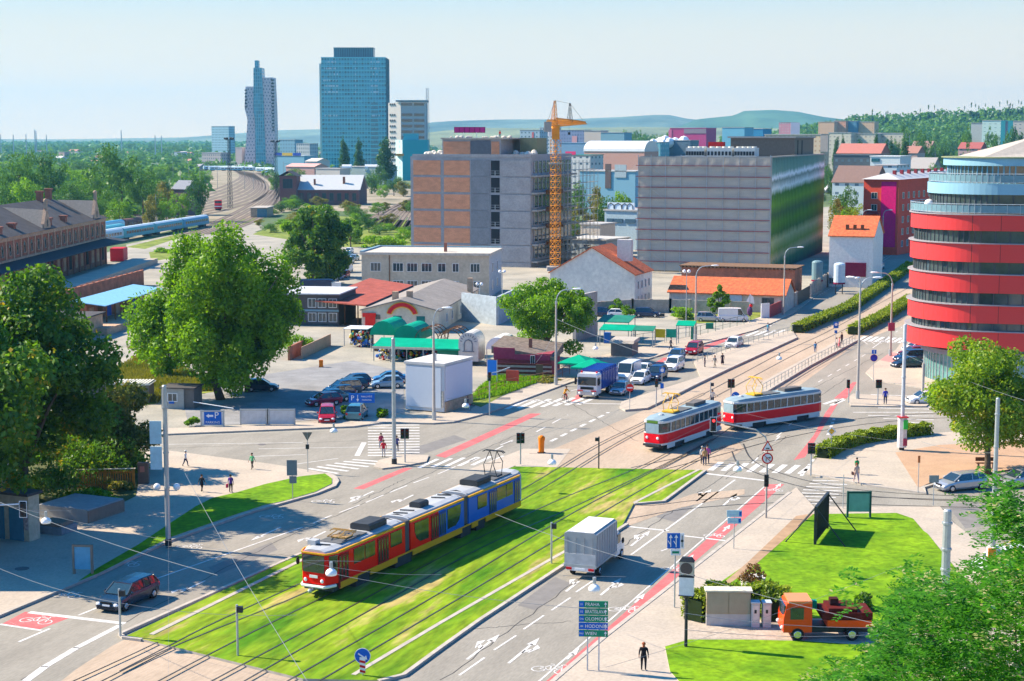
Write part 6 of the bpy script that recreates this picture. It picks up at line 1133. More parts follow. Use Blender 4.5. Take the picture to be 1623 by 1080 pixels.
def tram_shell(t, y0, y1, m, name, nose=None, hh=3.05, wd=1.25, zb=.84, side=None):
 b=MB()
 def sec(y, w_=wd, drop=0.0, zb_=zb):return[(-w_, y, zb_), (-w_, y, 1.5), (-w_*.985, y, 2.65-drop), (-w_*.90, y, 2.86-drop), (w_*.90, y, 2.86-drop), (w_*.985, y, 2.65-drop), (w_, y, 1.5), (w_, y, zb_)]
 S=[sec(y0), sec(y1)]
 if nose=='f':S=[sec(y0, wd*.66), sec(y0+.25, wd*.80), sec(y0+.9, wd)]+[sec(y1)]
 if nose=='r':S=[sec(y0), sec(y1-.9, wd), sec(y1-.15, wd*.82), sec(y1, wd*.7)]
 b.loft(S);return b.build(name, m, t)
A0, A1=g(487, 948), g(800, 806)
L_=30.2;rz=heading(A0, A1);dd=Vector((math.sin(-rz), math.cos(rz), 0)).normalized()
A0=g(498, 951);A0=Vector((A0 .x, A0 .y, .2));t=thing('articulated_tram', 'three section articulated tram, red front and blue rear, on the grass track', 'tram', A0, rz)
sc_k=((g(806, 805)-g(512, 948)).length)/L_;t.scale=(1.03, sc_k, 1.03)
cuts=(0, 10.1, 10.9, 19.3, 20.1, 30.2)
tram_shell(t, 0, cuts[1], tr_red, 'front_body', 'f');tram_shell(t, cuts[2], 15.2, tr_red, 'middle_body');tram_shell(t, 15.2, cuts[3], tr_blue, 'middle_body');tram_shell(t, cuts[4], cuts[5], tr_blue, 'rear_body', 'r')
for a, c in ((cuts[1], cuts[2]), (cuts[3], cuts[4])):
 b=MB()
 for k in range(8):y=a+(c-a)*(k+.5)/8;q=.02 if k%2 else 0;b.box(-1.15+q, 1.15-q, y-.045, y+.045, .7, 2.95-q)
 b.build('bellows', C('bellows', (.12, .12, .13), rough=.9), t)
def rf(a, c, w0=1.15, w1=1.15, f0=0, f1=0):
 b=MB();S=lambda y, w_, dz=0:[(-w_, y, 2.86), (-w_*.9, y, 3.0+dz), (-w_*.5, y, 3.1+dz), (w_*.5, y, 3.1+dz), (w_*.9, y, 3.0+dz), (w_, y, 2.86)]
 b.loft([S(a, w0, -.05 if f0 else 0), S(a+.8, 1.13), S(c-.8, 1.13), S(c, w1)]);b.build('roof', tr_roof, t)
rf(.1, cuts[1], .8, 1.13, 1);rf(cuts[2], cuts[3]);rf(cuts[4], cuts[5]-.05, 1.13, .85)
for a, c in ((.9, cuts[1]), (cuts[2], cuts[3]), (cuts[4], cuts[5]-.9)):B('cornice', tr_yel, t, (-1.27, -1.08, a, c, 2.76, 2.9), (1.08, 1.27, a, c, 2.76, 2.9));
b=MB()
for a, c in (((-.86, -.02), (.86, -.02)), ((.86, -.02), (1.05, .27)), ((1.05, .27), (1.27, .92)), ((-.86, -.02), (-1.05, .27)), ((-1.05, .27), (-1.27, .92))):b.tube([(a[0], a[1], 2.83), (c[0], c[1], 2.83)], .07, 4)
b.build('cornice', tr_yel, t)
for a, c in ((1.2, 3.4), (5.2, 8.9), (11.2, 18.9), (20.6, 21.6), (23, 29.4)):B('skirt', tr_yel, t, (-1.29, -1.2, a, c, .42, .84), (1.2, 1.29, a, c, .42, .84))
for a, c in ((3.4, 5.2), (8.9, 11.2), (18.9, 20.6), (21.6, 23)):B('skirt', tr_yel, t, (-1.29, -1.2, a, c, .74, .84), (1.2, 1.29, a, c, .74, .84));B('bogie', tr_dark, t, (-1.15, 1.15, a, c, 0, .9))
B('underframe', tr_dark, t, (-1.1, 1.1, .6, 29.6, .3, .95))
tg=M('tram_glass', (0.035, 0.05, 0.03), .08, .7, 1.6, spec=1)
def trw(y0, y1, z0=1.62, z1=2.6, m=tg, nm='window'):
 for s in (-1, 1):B(nm, m, t, (min(s*1.235, s*1.275), max(s*1.235, s*1.275), y0, y1, z0, z1))
for y0, y1 in ((3.0, 4.4), (4.5, 5.8), (8.0, 9.6), (21.6, 23.2), (25.0, 26.6), (26.7, 27.9)):trw(y0, y1)
for yc in (12.6, 17.6):
 for s in (-1, 1):
  b=MB();sg_=1 if yc<15 else -1;P=[(yc-1.1*sg_, 2.6), (yc-1.1*sg_, 2.0), (yc-.85*sg_, 1.5), (yc-.3*sg_, 1.18), (yc+1.0*sg_, 1.15), (yc+1.0*sg_, 2.6)]
  b.loft([[(x, y, z)for y, z in P]for x in (s*1.235, s*1.275)]);b.build('window', tg, t)
def trdoor(y0, y1, m, n_=4):
 for s in (-1, 1):
  b=MB();b.box(min(s*1.24, s*1.285), max(s*1.24, s*1.285), y0, y1, .5, 2.6, 0)
  for k in range(n_):w__=(y1-y0)/n_;b.box(min(s*1.25, s*1.295), max(s*1.25, s*1.295), y0+w__*(k+.28), y0+w__*(k+.72), 1.0, 2.45, 1)
  b.build('door', [m, tg], t)
dr=paint('tram_door_red', (.28, .01, .02), 0);db=paint('tram_door_blue', (.01, .06, .26), 0)
trdoor(1.0, 2.3, dr, 3);trdoor(6.2, 7.7, dr);trdoor(14.0, 15.15, dr, 3);trdoor(15.25, 16.3, db, 3);trdoor(23.6, 24.9, db);trdoor(28.2, 29.2, db, 3)
b=MB();b.add([(-.80, -.03, 1.6), (.80, -.03, 1.6), (.80, -.03, 2.72), (-.80, -.03, 2.72), (.99, .20, 1.6), (.99, .20, 2.72), (-.99, .20, 1.6), (-.99, .20, 2.72)], [(0, 1, 2, 3)]);b.box(-.8, .8, -.05, -.0, 1.6, 2.72)
b.build('windscreen', cglass, t)
for s in (-1, 1):b=MB();b.loft([[(s*1.02, .23, z), (s*1.27, .90, z), (s*1.24, .93, z), (s*.99, .26, z)]for z in (1.55, 2.68)]);b.build('side_window', cglass, t)
for s in (-1, 1):b=MB();b.sph((s*.62, -.03, 1.08), .13, 10, 6, sy=.5);b.build('headlight', lampw, t);b=MB();b.sph((s*1.35, .25, 2.15), .13, 8, 5, sz=2);b.build('mirror', black, t)
b=MB();b.tube([(-1.2, .75, .72), (-.95, .1, .72), (-.8, -.12, .72), (.8, -.12, .72), (.95, .1, .72), (1.2, .75, .72)], .1, 6);b.build('bumper', white, t);B('route_plate', white, t, (-.3, .3, -.06, -.02, 1.25, 1.42));b=MB();b.cyl((0, -.5, .5), (0, .2, .5), .1, n=8);b.sph((0, -.5, .5), .16, 8, 5);b.build('coupler', steel, t)
for a, c, w_, z1 in ((6.0, 8.4, .75, 3.55), (13.9, 15.2, .45, 3.5), (22.6, 25.0, .75, 3.55)):
 b=MB();b.loft([[(-w_, y, 3.12), (-w_, y, z1-.1), (-w_+.15, y, z1), (w_-.15, y, z1), (w_, y, z1-.1), (w_, y, 3.12)]for y in (a, c)]);b.build('roof_unit', tr_dark, t)
B('roof_mat', C('roof_mat', (.12, .125, .13), rough=.9), t, (-.8, .8, 2.0, 5.6, 3.1, 3.14), (-.8, .8, 25.4, 28.6, 3.1, 3.14));B('roof_box', tr_roof, t, (-1.0, -.4, .9, 1.5, 3.1, 3.4));panto(t, 3.6, 3.15, .45, brz);panto(t, 27, 3.15, 1.9, tr_dark)
b=MB()
for y in (1.0, 11.6, 12.6, 17.4, 18.4):b.tube([(-.5, y, 3.16), (.5, y+.3, 3.16)], .05, 4)
for y in (9.7, 11.2, 19.0, 20.4):b.tube([(-1.0, y, 2.98), (0, y+.1, 3.14), (1.0, y, 2.98)], .05, 4)
b.build('roof_fitting', tr_dark, t)
def t3(p, q, label, signm):
 p=Vector(p);q=Vector(q);rz=heading(p, q);L_=14.2;k=(q-p).length/L_;n=Vector((math.cos(rz), math.sin(rz), 0));p=p-n*1.25;t=thing('tramcar', label, 'tram', (p.x, p.y, .04), rz, 'pair of coupled red and cream tramcars');t.scale=(1.04, k, 1.06)
 def sec(y, w_, z0, z1, d=.0):return[(-w_, y, z0), (-w_, y-d, z1), (w_, y-d, z1), (w_, y, z0)]
 W_=1.22
 def body(z0, z1, nm, m, gr=0):b=MB();b.loft([[(-w_-gr, y, z0), (-w_-gr, y, z1), (w_+gr, y, z1), (w_+gr, y, z0)]for y, w_ in ((0-gr, .72), (.22, .95), (.9, 1.15), (2, W_), (12.3, W_), (13.4, 1.12), (14.0, .92), (14.2, .72))]);return b.build(nm, m, t)
 body(.80, 1.66, 'red_band', tr_red2, .015);body(1.66, 1.78, 'cream_band', tr_cream, .01);body(1.78, 2.62, 'window_band', cglass, -.03);body(2.62, 2.80, 'upper_band', tr_cream)
 b=MB();b.loft([[(-w_, y, 2.8), (-w_*.85, y, z), (0, y, z+.08), (w_*.85, y, z), (w_, y, 2.8)]for y, w_, z in ((.05, .7, 2.86), (.5, 1.0, 2.98), (1.5, 1.18, 3.06), (12.8, 1.18, 3.06), (13.8, .95, 2.96), (14.15, .7, 2.86))]);b.build('roof', tr_blroof, t)
 body(.62, .80, 'lower_rim', tr_red2)if 0 else None;b=MB();b.loft([[(-w_, y, .62), (-w_, y, .80), (w_, y, .80), (w_, y, .62)]for y, w_ in ((.05, .72), (.24, .95), (.9, 1.15), (2, W_), (12.3, W_), (13.4, 1.12), (14.1, .8))]);b.build('sill', tr_cream, t)
 for a, c in ((.8, 2.4), (4.6, 9.6), (11.6, 13.4)):B('skirt', tr_cream, t, (-W_-.02, -W_+.05, a, c, .30, .64), (W_-.05, W_+.02, a, c, .30, .64))
 B('bogie', tr_dark, t, (-1.05, 1.05, 2.5, 4.5, 0, .8), (-1.05, 1.05, 9.7, 11.5, 0, .8));B('underframe', tr_dark, t, (-.9, .9, .4, 13.8, .3, .82))
 for i in range(11):
  y=1.5+i*1.08
  for s in (-1, 1):B('window_pillar', tr_cream if i%3==0 else steel, t, (min(s*1.18, s*1.235), max(s*1.18, s*1.235), y-.05, y+.05, 1.78, 2.62))
 B('destination_sign', signm, t, (-.55, .55, -.04, .02, 2.62, 2.84));B('windscreen', C('bright_screen', (.28, .40, .46), rough=.1), t, (-.66, .66, -.045, .0, 1.72, 2.58));B('bumper', tr_dark, t, (-.85, .85, -.25, .1, .55, .72))
 for s in (-1, 1):b=MB();b.sph((s*.55, -.02, 1.28), .14, 8, 5, sy=.5);b.build('headlight', lampw, t)
 B('roof_unit', C('roof_unit', (.14, .13, .125)), t, (-.45, .45, 8.4, 11.2, 3.12, 3.42));B('roof_mat', C('roof_mat', (.12, .125, .13), rough=.9), t, (-.7, .7, 4.6, 7.4, 3.12, 3.17));panto(t, 4.0, 3.16, 1.7, yel);B('base_frame', yel, t, (-.6, .6, 3.3, 4.7, 3.16, 3.3));b=MB();b.sph((0, 1.9, 3.1), .3, 8, 5, sz=.6);b.build('horn', tr_roof, t)
 return t
t3(g(1052, 719), g(1148, 685), 'leading red and cream tramcar with a green destination sign', C('dest_green', (.10, .22, .03)));t3(g(1168, 685), g(1306, 664), 'trailing red and cream tramcar full of passengers', tr_cream)
# ================================================================= people
def body_mesh(pose):
 v, e, r_, =[], [], []
 def a(p, rad, par=None):
  v.append(p);r_.append(rad)
  if par is not None:e.append((par, len(v)-1))
  return len(v)-1
 lean={'walk':.03, 'stand':0, 'ride':.32}[pose];hipz=.93 if pose!='ride' else 1.0
 pel=a((0, 0, hipz), .15);sp_=a((0, -lean*.4, hipz+.22), .125, pel);ch=a((0, -lean, hipz+.43), .15, sp_);nk=a((0, -lean*1.15, hipz+.57), .055, ch);hd=a((0, -lean*1.25-.01, hipz+.66), .085, nk);ht=a((0, -lean*1.25, hipz+.76), .085, hd)
 for s in (-1, 1):
  sh=a((s*.17, -lean, hipz+.46), .07, ch);sw={'walk':s*.16, 'stand':.03, 'ride':-.1}[pose]
  if pose=='ride':el=a((s*.24, -lean-.2, hipz+.28), .042, sh);wr=a((s*.22, -lean-.40, hipz+.16), .03, el);hn=a((s*.22, -lean-.46, hipz+.14), .028, wr);dv=(0, -.7, -.4)
  else:el=a((s*.23, sw*.4, hipz+.20), .042, sh);wr=a((s*.25, sw*1.1-.04, hipz-.03), .03, el);hn=a((s*.25, sw*1.2-.05, hipz-.10), .03, wr);dv=(0, -.15, -1)
  hp=v[hn]
  for i in range(4):k=.045*(1-abs(i-1.3)*.12);f1=a((hp[0], hp[1]-.03+i*.02, hp[2]-.045 if pose!='ride' else hp[2]-.01), .009, hn);a((hp[0]-s*.012, hp[1]-.03+i*.02+dv[1]*.03, hp[2]-.045+dv[2]*k), .008, f1)
  th=a((hp[0]-s*.01, hp[1]-.045, hp[2]-.01), .011, hn);a((hp[0]-s*.02, hp[1]-.07, hp[2]-.04), .009, th)
  hip=a((s*.095, 0, hipz-.05), .10, pel)
  if pose=='walk':kn=a((s*.10, -s*.13-.04, .50), .065, hip);an=a((s*.10, -s*.24+.03, .10+(.05 if s<0 else 0)), .042, kn)
  elif pose=='ride':kn=a((s*.11, -.32, .72 if s>0 else .86), .065, hip);an=a((s*.11, -.22, .30 if s>0 else .48), .042, kn)
  else:kn=a((s*.10, -.015, .50), .065, hip);an=a((s*.105, .02, .08), .042, kn)
  ap=v[an];a((ap[0]+s*.01, ap[1]-.14, ap[2]-.05), .035, an)
 me=bpy.data.meshes.new('person_body');me.from_pydata(v, e, []);o=bpy.data.objects.new('b', me);COL.objects.link(o);m=o.modifiers.new('s', 'SKIN');
 for i, sv_ in enumerate(me.skin_vertices[0].data):sv_.radius=(r_[i], r_[i]*(.72 if i in (0, 1, 2)else 1));sv_.use_root=i==0
 m.use_smooth_shade=True;ss=o.modifiers.new('u', 'SUBSURF');ss.levels=1;ss.render_levels=1
 dg=bpy.context.evaluated_depsgraph_get();q=bpy.data.meshes.new_from_object(o.evaluated_get(dg));bpy.data.objects.remove(o)
 import bmesh
 bm=bmesh.new();bm.from_mesh(q);hz=v[ht][2]-.04;hy=v[ht][1]
 for c, rad in (((0, hy-.095, hz-.02), .016), ((.092, hy, hz-.01), .02), ((-.092, hy, hz-.01), .02), ((0, hy-.085, hz-.065), .014)):bmesh.ops.create_icosphere(bm, subdivisions=1, radius=rad, matrix=Matrix.Translation(c))
 ne=len(bm.faces)
 for s in (-1, 1):bmesh.ops.create_icosphere(bm, subdivisions=1, radius=.012, matrix=Matrix.Translation((s*.035, hy-.088, hz+.015)))
 bm.to_mesh(q);bm.free();hands=[v[i]for i in range(len(v))if abs(r_[i]-.03)<1e-6 or abs(r_[i]-.028)<1e-6]
 for mm in range(5):q.materials.append(None)
 for i, f in enumerate(q.polygons):
  c=f.center;hnd=any((c-Vector(h_)).length<.085 for h_ in hands)
  f.material_index=4 if i>=ne else 0 if (c.z>hipz+.53 or hnd)else 1 if c.z>hipz-.03 or (abs(c.x)>.19 and c.z>.7)else 3 if c.z<.13 and pose!='ride' else 2
  f.use_smooth=True
 return q, (hy, hz)
_bodies={k:body_mesh(k)for k in ('walk', 'stand', 'ride')}
skin=C('skin', (.50, .28, .19), rough=.6);hairs={'d':C('hair_dark', (.03, .02, .015)), 'b':C('hair_brown', (.12, .06, .03)), 'y':C('hair_blond', (.42, .30, .14)), 'g':C('hair_grey', (.40, .38, .36)), 'r':C('hair_red', (.25, .07, .03))}
def cl(c):return C('cloth%02d%02d%02d'%tuple(int(v*99)for v in c), c, rough=.9)
def person(px, py, hpx, pose, rz, top, low, hair, label, z=.0, loc=None, extra=None, name='person'):
 p=g(px, py, z)if loc is None else loc;hh=1.72 if hpx is None else top_z(px, py, py-hpx)-z;k=max(.85, min(1.15, hh/1.74))if pose!='ride' else 1.0
 t=thing(name, label, 'person', p, R(rz));t.scale=(k*1.14, k*1.14, k);me, (hy, hz)=_bodies[pose];o=link('body', me, t)
 for i, m_ in enumerate((skin, cl(top), cl(low), cl((.05, .04, .04)), black)):o.material_slots[i].link='OBJECT';o.material_slots[i].material=m_
 b=MB();b.sph((0, hy+.018, hz+.035), .105, 10, 7, sz=1.0, z0=-.35);
 if hair in 'ybr':b.sph((0, hy+.07, hz-.06), .07, 8, 5, sz=1.6)
 b.build('hair', hairs[hair], t, True)
 if extra=='bag':B('bag', cl((.55, .05, .12)), t, (.27, .42, -.1, .1, .45, .8))
 if extra=='skirt':b=MB();b.cyl((0, 0, .55), (0, 0, .98), .22, .15, n=12, caps=False);b.build('skirt', cl(low), t)
 if extra=='dress':b=MB();b.cyl((0, 0, .2), (0, 0, 1.0), .24, .14, n=12, caps=False);b.build('skirt', cl(top), t)
 if extra=='pack':b=MB();b.sph((0, .17, 1.22), .17, 8, 6, sz=1.3);b.build('backpack', cl((.04, .05, .08)), t, True)
 if extra=='cap':b=MB();b.sph((0, hy, hz+.06), .112, 10, 6, z0=0);b.box(-.06, .06, hy-.2, hy-.08, hz+.05, hz+.07);b.build('cap', cl((.7, .7, .68)), t)
 if extra=='shoulderbag':B('bag', cl((.06, .03, .03)), t, (-.36, -.24, -.12, .12, .75, 1.0))
 return t
K1=KZ
person(294, 740, 25, 'walk', 80, (.70, .70, .70), (.03, .04, .09), 'g', 'man in white shirt and pale cap striding over the plaza', K1, extra='cap');person(400, 744, 26, 'walk', -30, (.12, .45, .22), (.08, .07, .06), 'd', 'person in a mint green top walking to the cross street', K1);person(320, 780, 29, 'walk', 160, (.02, .02, .025), (.02, .02, .025), 'd', 'person all in black walking on the plaza', K1);person(366, 781, 31, 'stand', 160, (.10, .04, .28), (.02, .02, .03), 'd', 'person in a purple shirt carrying a red bag', K1, extra='bag')
person(604, 712, 25, 'walk', 20, (.40, .05, .10), (.25, .28, .35), 'd', 'person with a backpack on the zebra crossing', extra='pack');person(608, 725, 27, 'stand', 10, (.60, .02, .04), (.55, .50, .48), 'b', 'person in a red top and pale trousers on the zebra crossing');person(629, 716, 27, 'walk', 190, (.05, .05, .20), (.03, .03, .06), 'd', 'person in navy beside the big steel pole', K1)
person(1063, 555, 21, 'walk', 100, (.03, .03, .05), (.05, .05, .06), 'd', 'person in black walking along the north pavement', K1);person(1117, 582, 21, 'stand', 70, (.02, .03, .08), (.03, .03, .08), 'd', 'person in navy waiting against the platform railing', .24);person(1133, 583, 22, 'walk', -60, (.12, .12, .13), (.30, .26, .20), 'b', 'person in khaki trousers walking on the platform', .24);person(1145, 578, 20, 'stand', 180, (.03, .02, .03), (.65, .03, .04), 'd', 'person in black top and long red skirt on the platform', .24, extra='dress')
person(1129, 642, 24, 'walk', 160, (.55, .50, .45), (.03, .03, .05), 'd', 'person in pale top crossing the tram rails', .02);person(1292, 559, 19, 'stand', 150, (.03, .14, .32), (.03, .10, .25), 'd', 'person in blue waiting on the far platform', .24);person(1326, 552, 19, 'stand', 90, (.50, .42, .38), (.10, .08, .07), 'b', 'person in cream top waiting near the stop sign', .24);person(1330, 551, 19, 'stand', -90, (.62, .20, .22), (.60, .25, .25), 'y', 'person in pink standing near the stop sign', .24, extra='dress');person(1334, 545, 20, 'stand', 40, (.05, .03, .05), (.03, .03, .04), 'd', 'person in dark clothes behind the pink dressed one', .24)
person(1217, 528, 16, 'walk', -70, (.03, .20, .32), (.03, .08, .20), 'd', 'person in a blue coat on the upper zebra crossing');person(1403, 641, 27, 'stand', 180, (.05, .05, .40), (.03, .04, .10), 'd', 'person in a bright blue jacket waiting on the island', K1);person(1113, 735, 27, 'stand', 30, (.60, .60, .58), (.05, .05, .06), 'g', 'person in white at the red traffic light');person(1117, 738, 28, 'stand', 200, (.45, .28, .12), (.03, .04, .09), 'b', 'person in an ochre top at the red traffic light');person(1121, 735, 29, 'stand', 170, (.55, .10, .30), (.03, .03, .06), 'd', 'person in magenta at the red traffic light')
person(1357, 766, 34, 'walk', 10, (.55, .40, .32), (.55, .40, .40), 'r', 'red haired woman in pink skirt carrying a dark bag', K1, extra='shoulderbag');person(1358, 752, 28, 'walk', 200, (.02, .30, .10), (.25, .22, .20), 'd', 'person in a green top walking on the south east pavement', K1);person(1020, 1063, 48, 'stand', 170, (.015, .015, .02), (.015, .015, .02), 'r', 'red haired woman in black standing by the direction sign', K1);person(741, 651, 24, 'walk', 60, (.10, .10, .12), (.50, .52, .55), 'd', 'person in shorts beside the white box kiosk', K1, extra='bag')
bpy.data.objects.remove(w_)if False else None
for o_ in[o_ for o_ in COL.objects if o_.name=='roof_worker']:loc_=o_.location.copy();bpy.data.objects.remove(o_);person(0, 0, None, 'stand', 20, (.55, .03, .04), (.05, .06, .12), 'd', 'worker in a red top on the unfinished block roof', loc=loc_)
p=g(896, 637, .02);t=thing('bicycle', 'bicycle ridden by the cyclist in yellow', 'bicycle', p, R(25));
for y in (-.52, .52):
 b=MB();P=[(0, y+.34*math.cos(a), .34+.34*math.sin(a))for a in np.linspace(0, 2*math.pi, 17)];b.tube(P, .022, 4)
 for k in range(6):a=k*math.pi/6;b.cyl((0, y-.33*math.cos(a), .34-.33*math.sin(a)), (0, y+.33*math.cos(a), .34+.33*math.sin(a)), .004, n=3)
 b.build('wheel', black, t)
b=MB()
for a, c in (((0, .52, .34), (0, .1, .32)), ((0, .1, .32), (0, -.35, .8)), ((0, -.35, .8), (0, .2, .85)), ((0, .2, .85), (0, .1, .32)), ((0, .2, .85), (0, .52, .34)), ((0, -.52, .34), (0, -.38, .95)), ((-.25, -.42, .98), (.25, -.42, .98)), ((0, .2, .85), (0, .22, .95))):b.cyl(a, c, .018, n=5)
b.build('frame', redl, t);B('saddle', black, t, (-.07, .07, .1, .34, .94, .99))
person(0, 0, None, 'ride', 25, (.62, .30, .03), (.03, .03, .04), 'd', 'cyclist in a yellow top riding over the zebra crossing', loc=p+Vector((-.08, .17, -.02)))
# ================================================================= street furniture
def taper_pole(t, h_, r0, r1, m, z=0, name='pole'):b=MB();b.cyl((0, 0, z), (0, 0, h_), r0, r1, n=10);return b.build(name, m, t)
def street_lamp(px, pyb, pyt, arms, label, m=polec, r0=.17, hd=1.0, z=K1, group='tall street lamps', armh=1.6):
 p=g(px, pyb);hh=top_z(px, pyb, pyt);t=thing('street_lamp', label, 'street lamp', (p.x, p.y, z), 0, group);hh-=z;pole_h=hh-armh;taper_pole(t, pole_h, r0, r0*.62, m);b=MB();b.cyl((0, 0, 0), (0, 0, .9), r0*1.35, n=10);b.cyl((0, 0, pole_h-.25), (0, 0, pole_h+.1), r0*.85, n=10);b.build('collar', steel, t)
 for dx, dy in arms:
  b=MB();P=[(0, 0, pole_h)]+[(dx*(1-math.cos(a))*.45, dy*(1-math.cos(a))*.45, pole_h+(armh-.1)*math.sin(a))for a in np.linspace(.2, math.pi/2, 6)]+[(dx*.85, dy*.85, hh)];b.tube(P, .06, 6);b.build('arm', steel, t)
  d=Vector((dx, dy, 0)).normalized();c=Vector((dx, dy, hh));b=MB();q=Vector((-d.y, d.x, 0));S=[]
  for s_, w_ in ((-.7*hd, .08), (-.4*hd, .16), (.1*hd, .2), (.4*hd, .1)):e=c+d*s_;S.append([tuple(e+q*(w_*math.cos(a))+Vector((0, 0, .6*w_*math.sin(a))))for a in np.linspace(0, 2*math.pi, 9)[:-1]])
  b.loft(S);b.build('lamp_head', lampw, t, True)
 return t
street_lamp(688, 668, 488, [(1.6, 0)], 'leaning concrete street lamp beside the white box kiosk');street_lamp(881, 612, 458, [(2.7, 0)], 'concrete street lamp in front of the walnut tree');street_lamp(1102, 541, 421, [(2.9, 0)], 'concrete street lamp behind the red car');street_lamp(1242, 500, 392, [(2.8, 0)], 'concrete street lamp at the gable end of the orange roofed outbuilding');street_lamp(1359, 634, 440, [(-1.1, .6), (2.1, 0), (-.5, -.6)], 'multi armed street lamp on the traffic island');street_lamp(1411, 566, 432, [(-2.6, 0)], 'street lamp with a red sign by the pink parking bay');street_lamp(1365, 424, 333, [(1.8, 0)], 'slender lamp before the white service building');street_lamp(1398, 412, 333, [(1.9, 0)], 'lamp behind the magenta end panel');street_lamp(1425, 385, 322, [(2.0, 0)], 'lamp rising beside the far yard wall')
p=g(1411, 566);B('red_board', C('maroon_sign', (0.36, 0.05, 0.10)), [o for o in COL.objects if o.get('label', '').startswith('street lamp with a red sign')][0], (-.45, .45, -.35, -.2, 3.5, 4.6))
def park_lamp(px, pyb, pyt, label, globes=((-.35, 0), (.35, 0)), z=.05):p=g(px, pyb);hh=top_z(px, pyb, pyt);t=thing('park_lamp', label, 'street lamp', (p.x, p.y, z), 0, 'two headed park lamps');taper_pole(t, hh, .08, .06, steel);[MB().sph((x, y, hh+.1), .28, 10, 6).build('globe', lampw, t, True)for x, y in globes];B('arm', steel, t, (-.4, .4, -.03, .03, hh-.1, hh-.04));return t
park_lamp(1087, 536, 432, 'two globed park lamp at the market fence');park_lamp(796, 508, 432, 'two globed park lamp by the beige block corner');park_lamp(760, 505, 452, 'two globed park lamp above the ivy wall')
def steel_pole(px, pyb, pyt, label, r=.19, z=K1, m=steel, mark=None):
 p=g(px, pyb);hh=top_z(px, pyb, pyt)-z;t=thing('catenary_pole', label, 'pole', (p.x, p.y, z), 0, 'galvanised steel wire poles');taper_pole(t, hh, r, r*.86, m);b=MB()
 for f in (.36, .58, .86):b.cyl((0, 0, hh*f), (0, 0, hh*f+.12), r*1.15, n=10)
 b.build('collar', m, t);b=MB();b.sph((0, 0, hh), r*.86, 10, 4, sz=.5);b.build('cap', m, t);b=MB();b.cyl((0, 0, 0), (0, 0, .5), r*1.3, n=10);b.build('base', darkst, t);return t, hh
t, hh=steel_pole(267, 868, 612, 'huge steel pole by the south west lawn with two blank flags');[B('flag_board', C('pale_board2', (.42, .62, .70)), t, (-1.15, -.3, -.04, .04, a, a+1.7))for a in (7.6, 5.7)];[MB().sph((s*.72, 0, 4.4), .27, 10, 6).build('globe', lampw, t, True)for s in (-1, 1)];B('arm', steel, t, (-.75, .75, -.03, .03, 4.1, 4.16))
t, hh=steel_pole(625, 738, 537, 'thick steel pole on the zebra crossing island');t, hh=steel_pole(1429, 716, 515, 'tall steel pole wrapped in posters by the curved hedge', m=C('pole_pale', (.50, .54, .60)));
b=MB();b.cyl((0, 0, .3), (0, 0, 3.2), .46, n=8);b.build('poster_drum', C('poster_w', (.66, .62, .62), var=.15, scale=4), t);B('poster', C('post_green', (.05, .55, .08)), t, (0, .42, -.50, -.42, 2.1, 3.0));B('poster', C('maroon_sign', (0.36, 0.05, 0.10)), t, (0, .40, -.49, -.42, .5, 1.2));B('poster_rim', redl, t, (-.48, .48, -.5, .4, 3.2, 3.28))
steel_pole(1575, 818, 632, 'steel pole rising past the silver estate car');steel_pole(1497, 960, 810, 'steel pole standing in the locust leaves at the lawn edge', .3);t, hh=steel_pole(1571, 930, 800, 'pole with orange and pink posters behind the locust leaves', .2);b=MB();b.cyl((0, 0, .3), (0, 0, 2.6), .42, n=8);b.build('poster_drum', C('poster_w', (.66, .62, .62), var=.15, scale=4), t);B('poster', C('hoard_or', (.75, .25, .03)), t, (-.42, .1, -.47, -.38, 1.6, 2.6));B('poster', C('maroon_sign', (0.36, 0.05, 0.10)), t, (-.3, .42, -.47, -.38, .4, 1.2))
def signal(px, pyb, pyt, label, heads=(0, ), z=K1, lit=None, arm=None, board=False, r=.07):
 p=g(px, pyb, z);hh=top_z(px, pyb, pyt)-z;t=thing('traffic_light', label, 'traffic light', p, 0, 'traffic lights of the crossing');taper_pole(t, hh-(.0 if arm is None else .0), r, r, steel if z else steel)
 ox, oz=0, hh-.95
 if arm:b=MB();b.tube([(0, 0, hh-.6), (arm[0]*.12, 0, hh-.1), (arm[0]*.4, arm[1]*.4, hh), (arm[0], arm[1], hh+arm[2])], .06, 6);b.build('arm', steel, t)
 for k, dx in enumerate(heads):
  b=MB();b.box(dx-.17, dx+.17, -.2, .02, oz, oz+.95);h_=b.build('signal_head', darkst, t)
  for j, c in enumerate(((.45, .01, .01), (.30, .16, .01), (.01, .22, .08))):b=MB();b.cyl((dx, -.2, oz+.8-j*.31), (dx, -.24, oz+.8-j*.31), .105, n=12);b.build('lens', C('lens%d%s'%(j, '_on' if lit==j else ''), tuple(min(1, v*(2.2 if lit==j else .25))for v in c), rough=.2, emit=(2.0 if lit==j else 0)), h_)
  b=MB()
  for j in range(3):b.tube([(dx+.12*math.cos(a), -.3, oz+.8-j*.31+.12*math.sin(a))for a in np.linspace(0, math.pi, 6)], .015, 3)
  b.build('visor', darkst, h_)
 return t
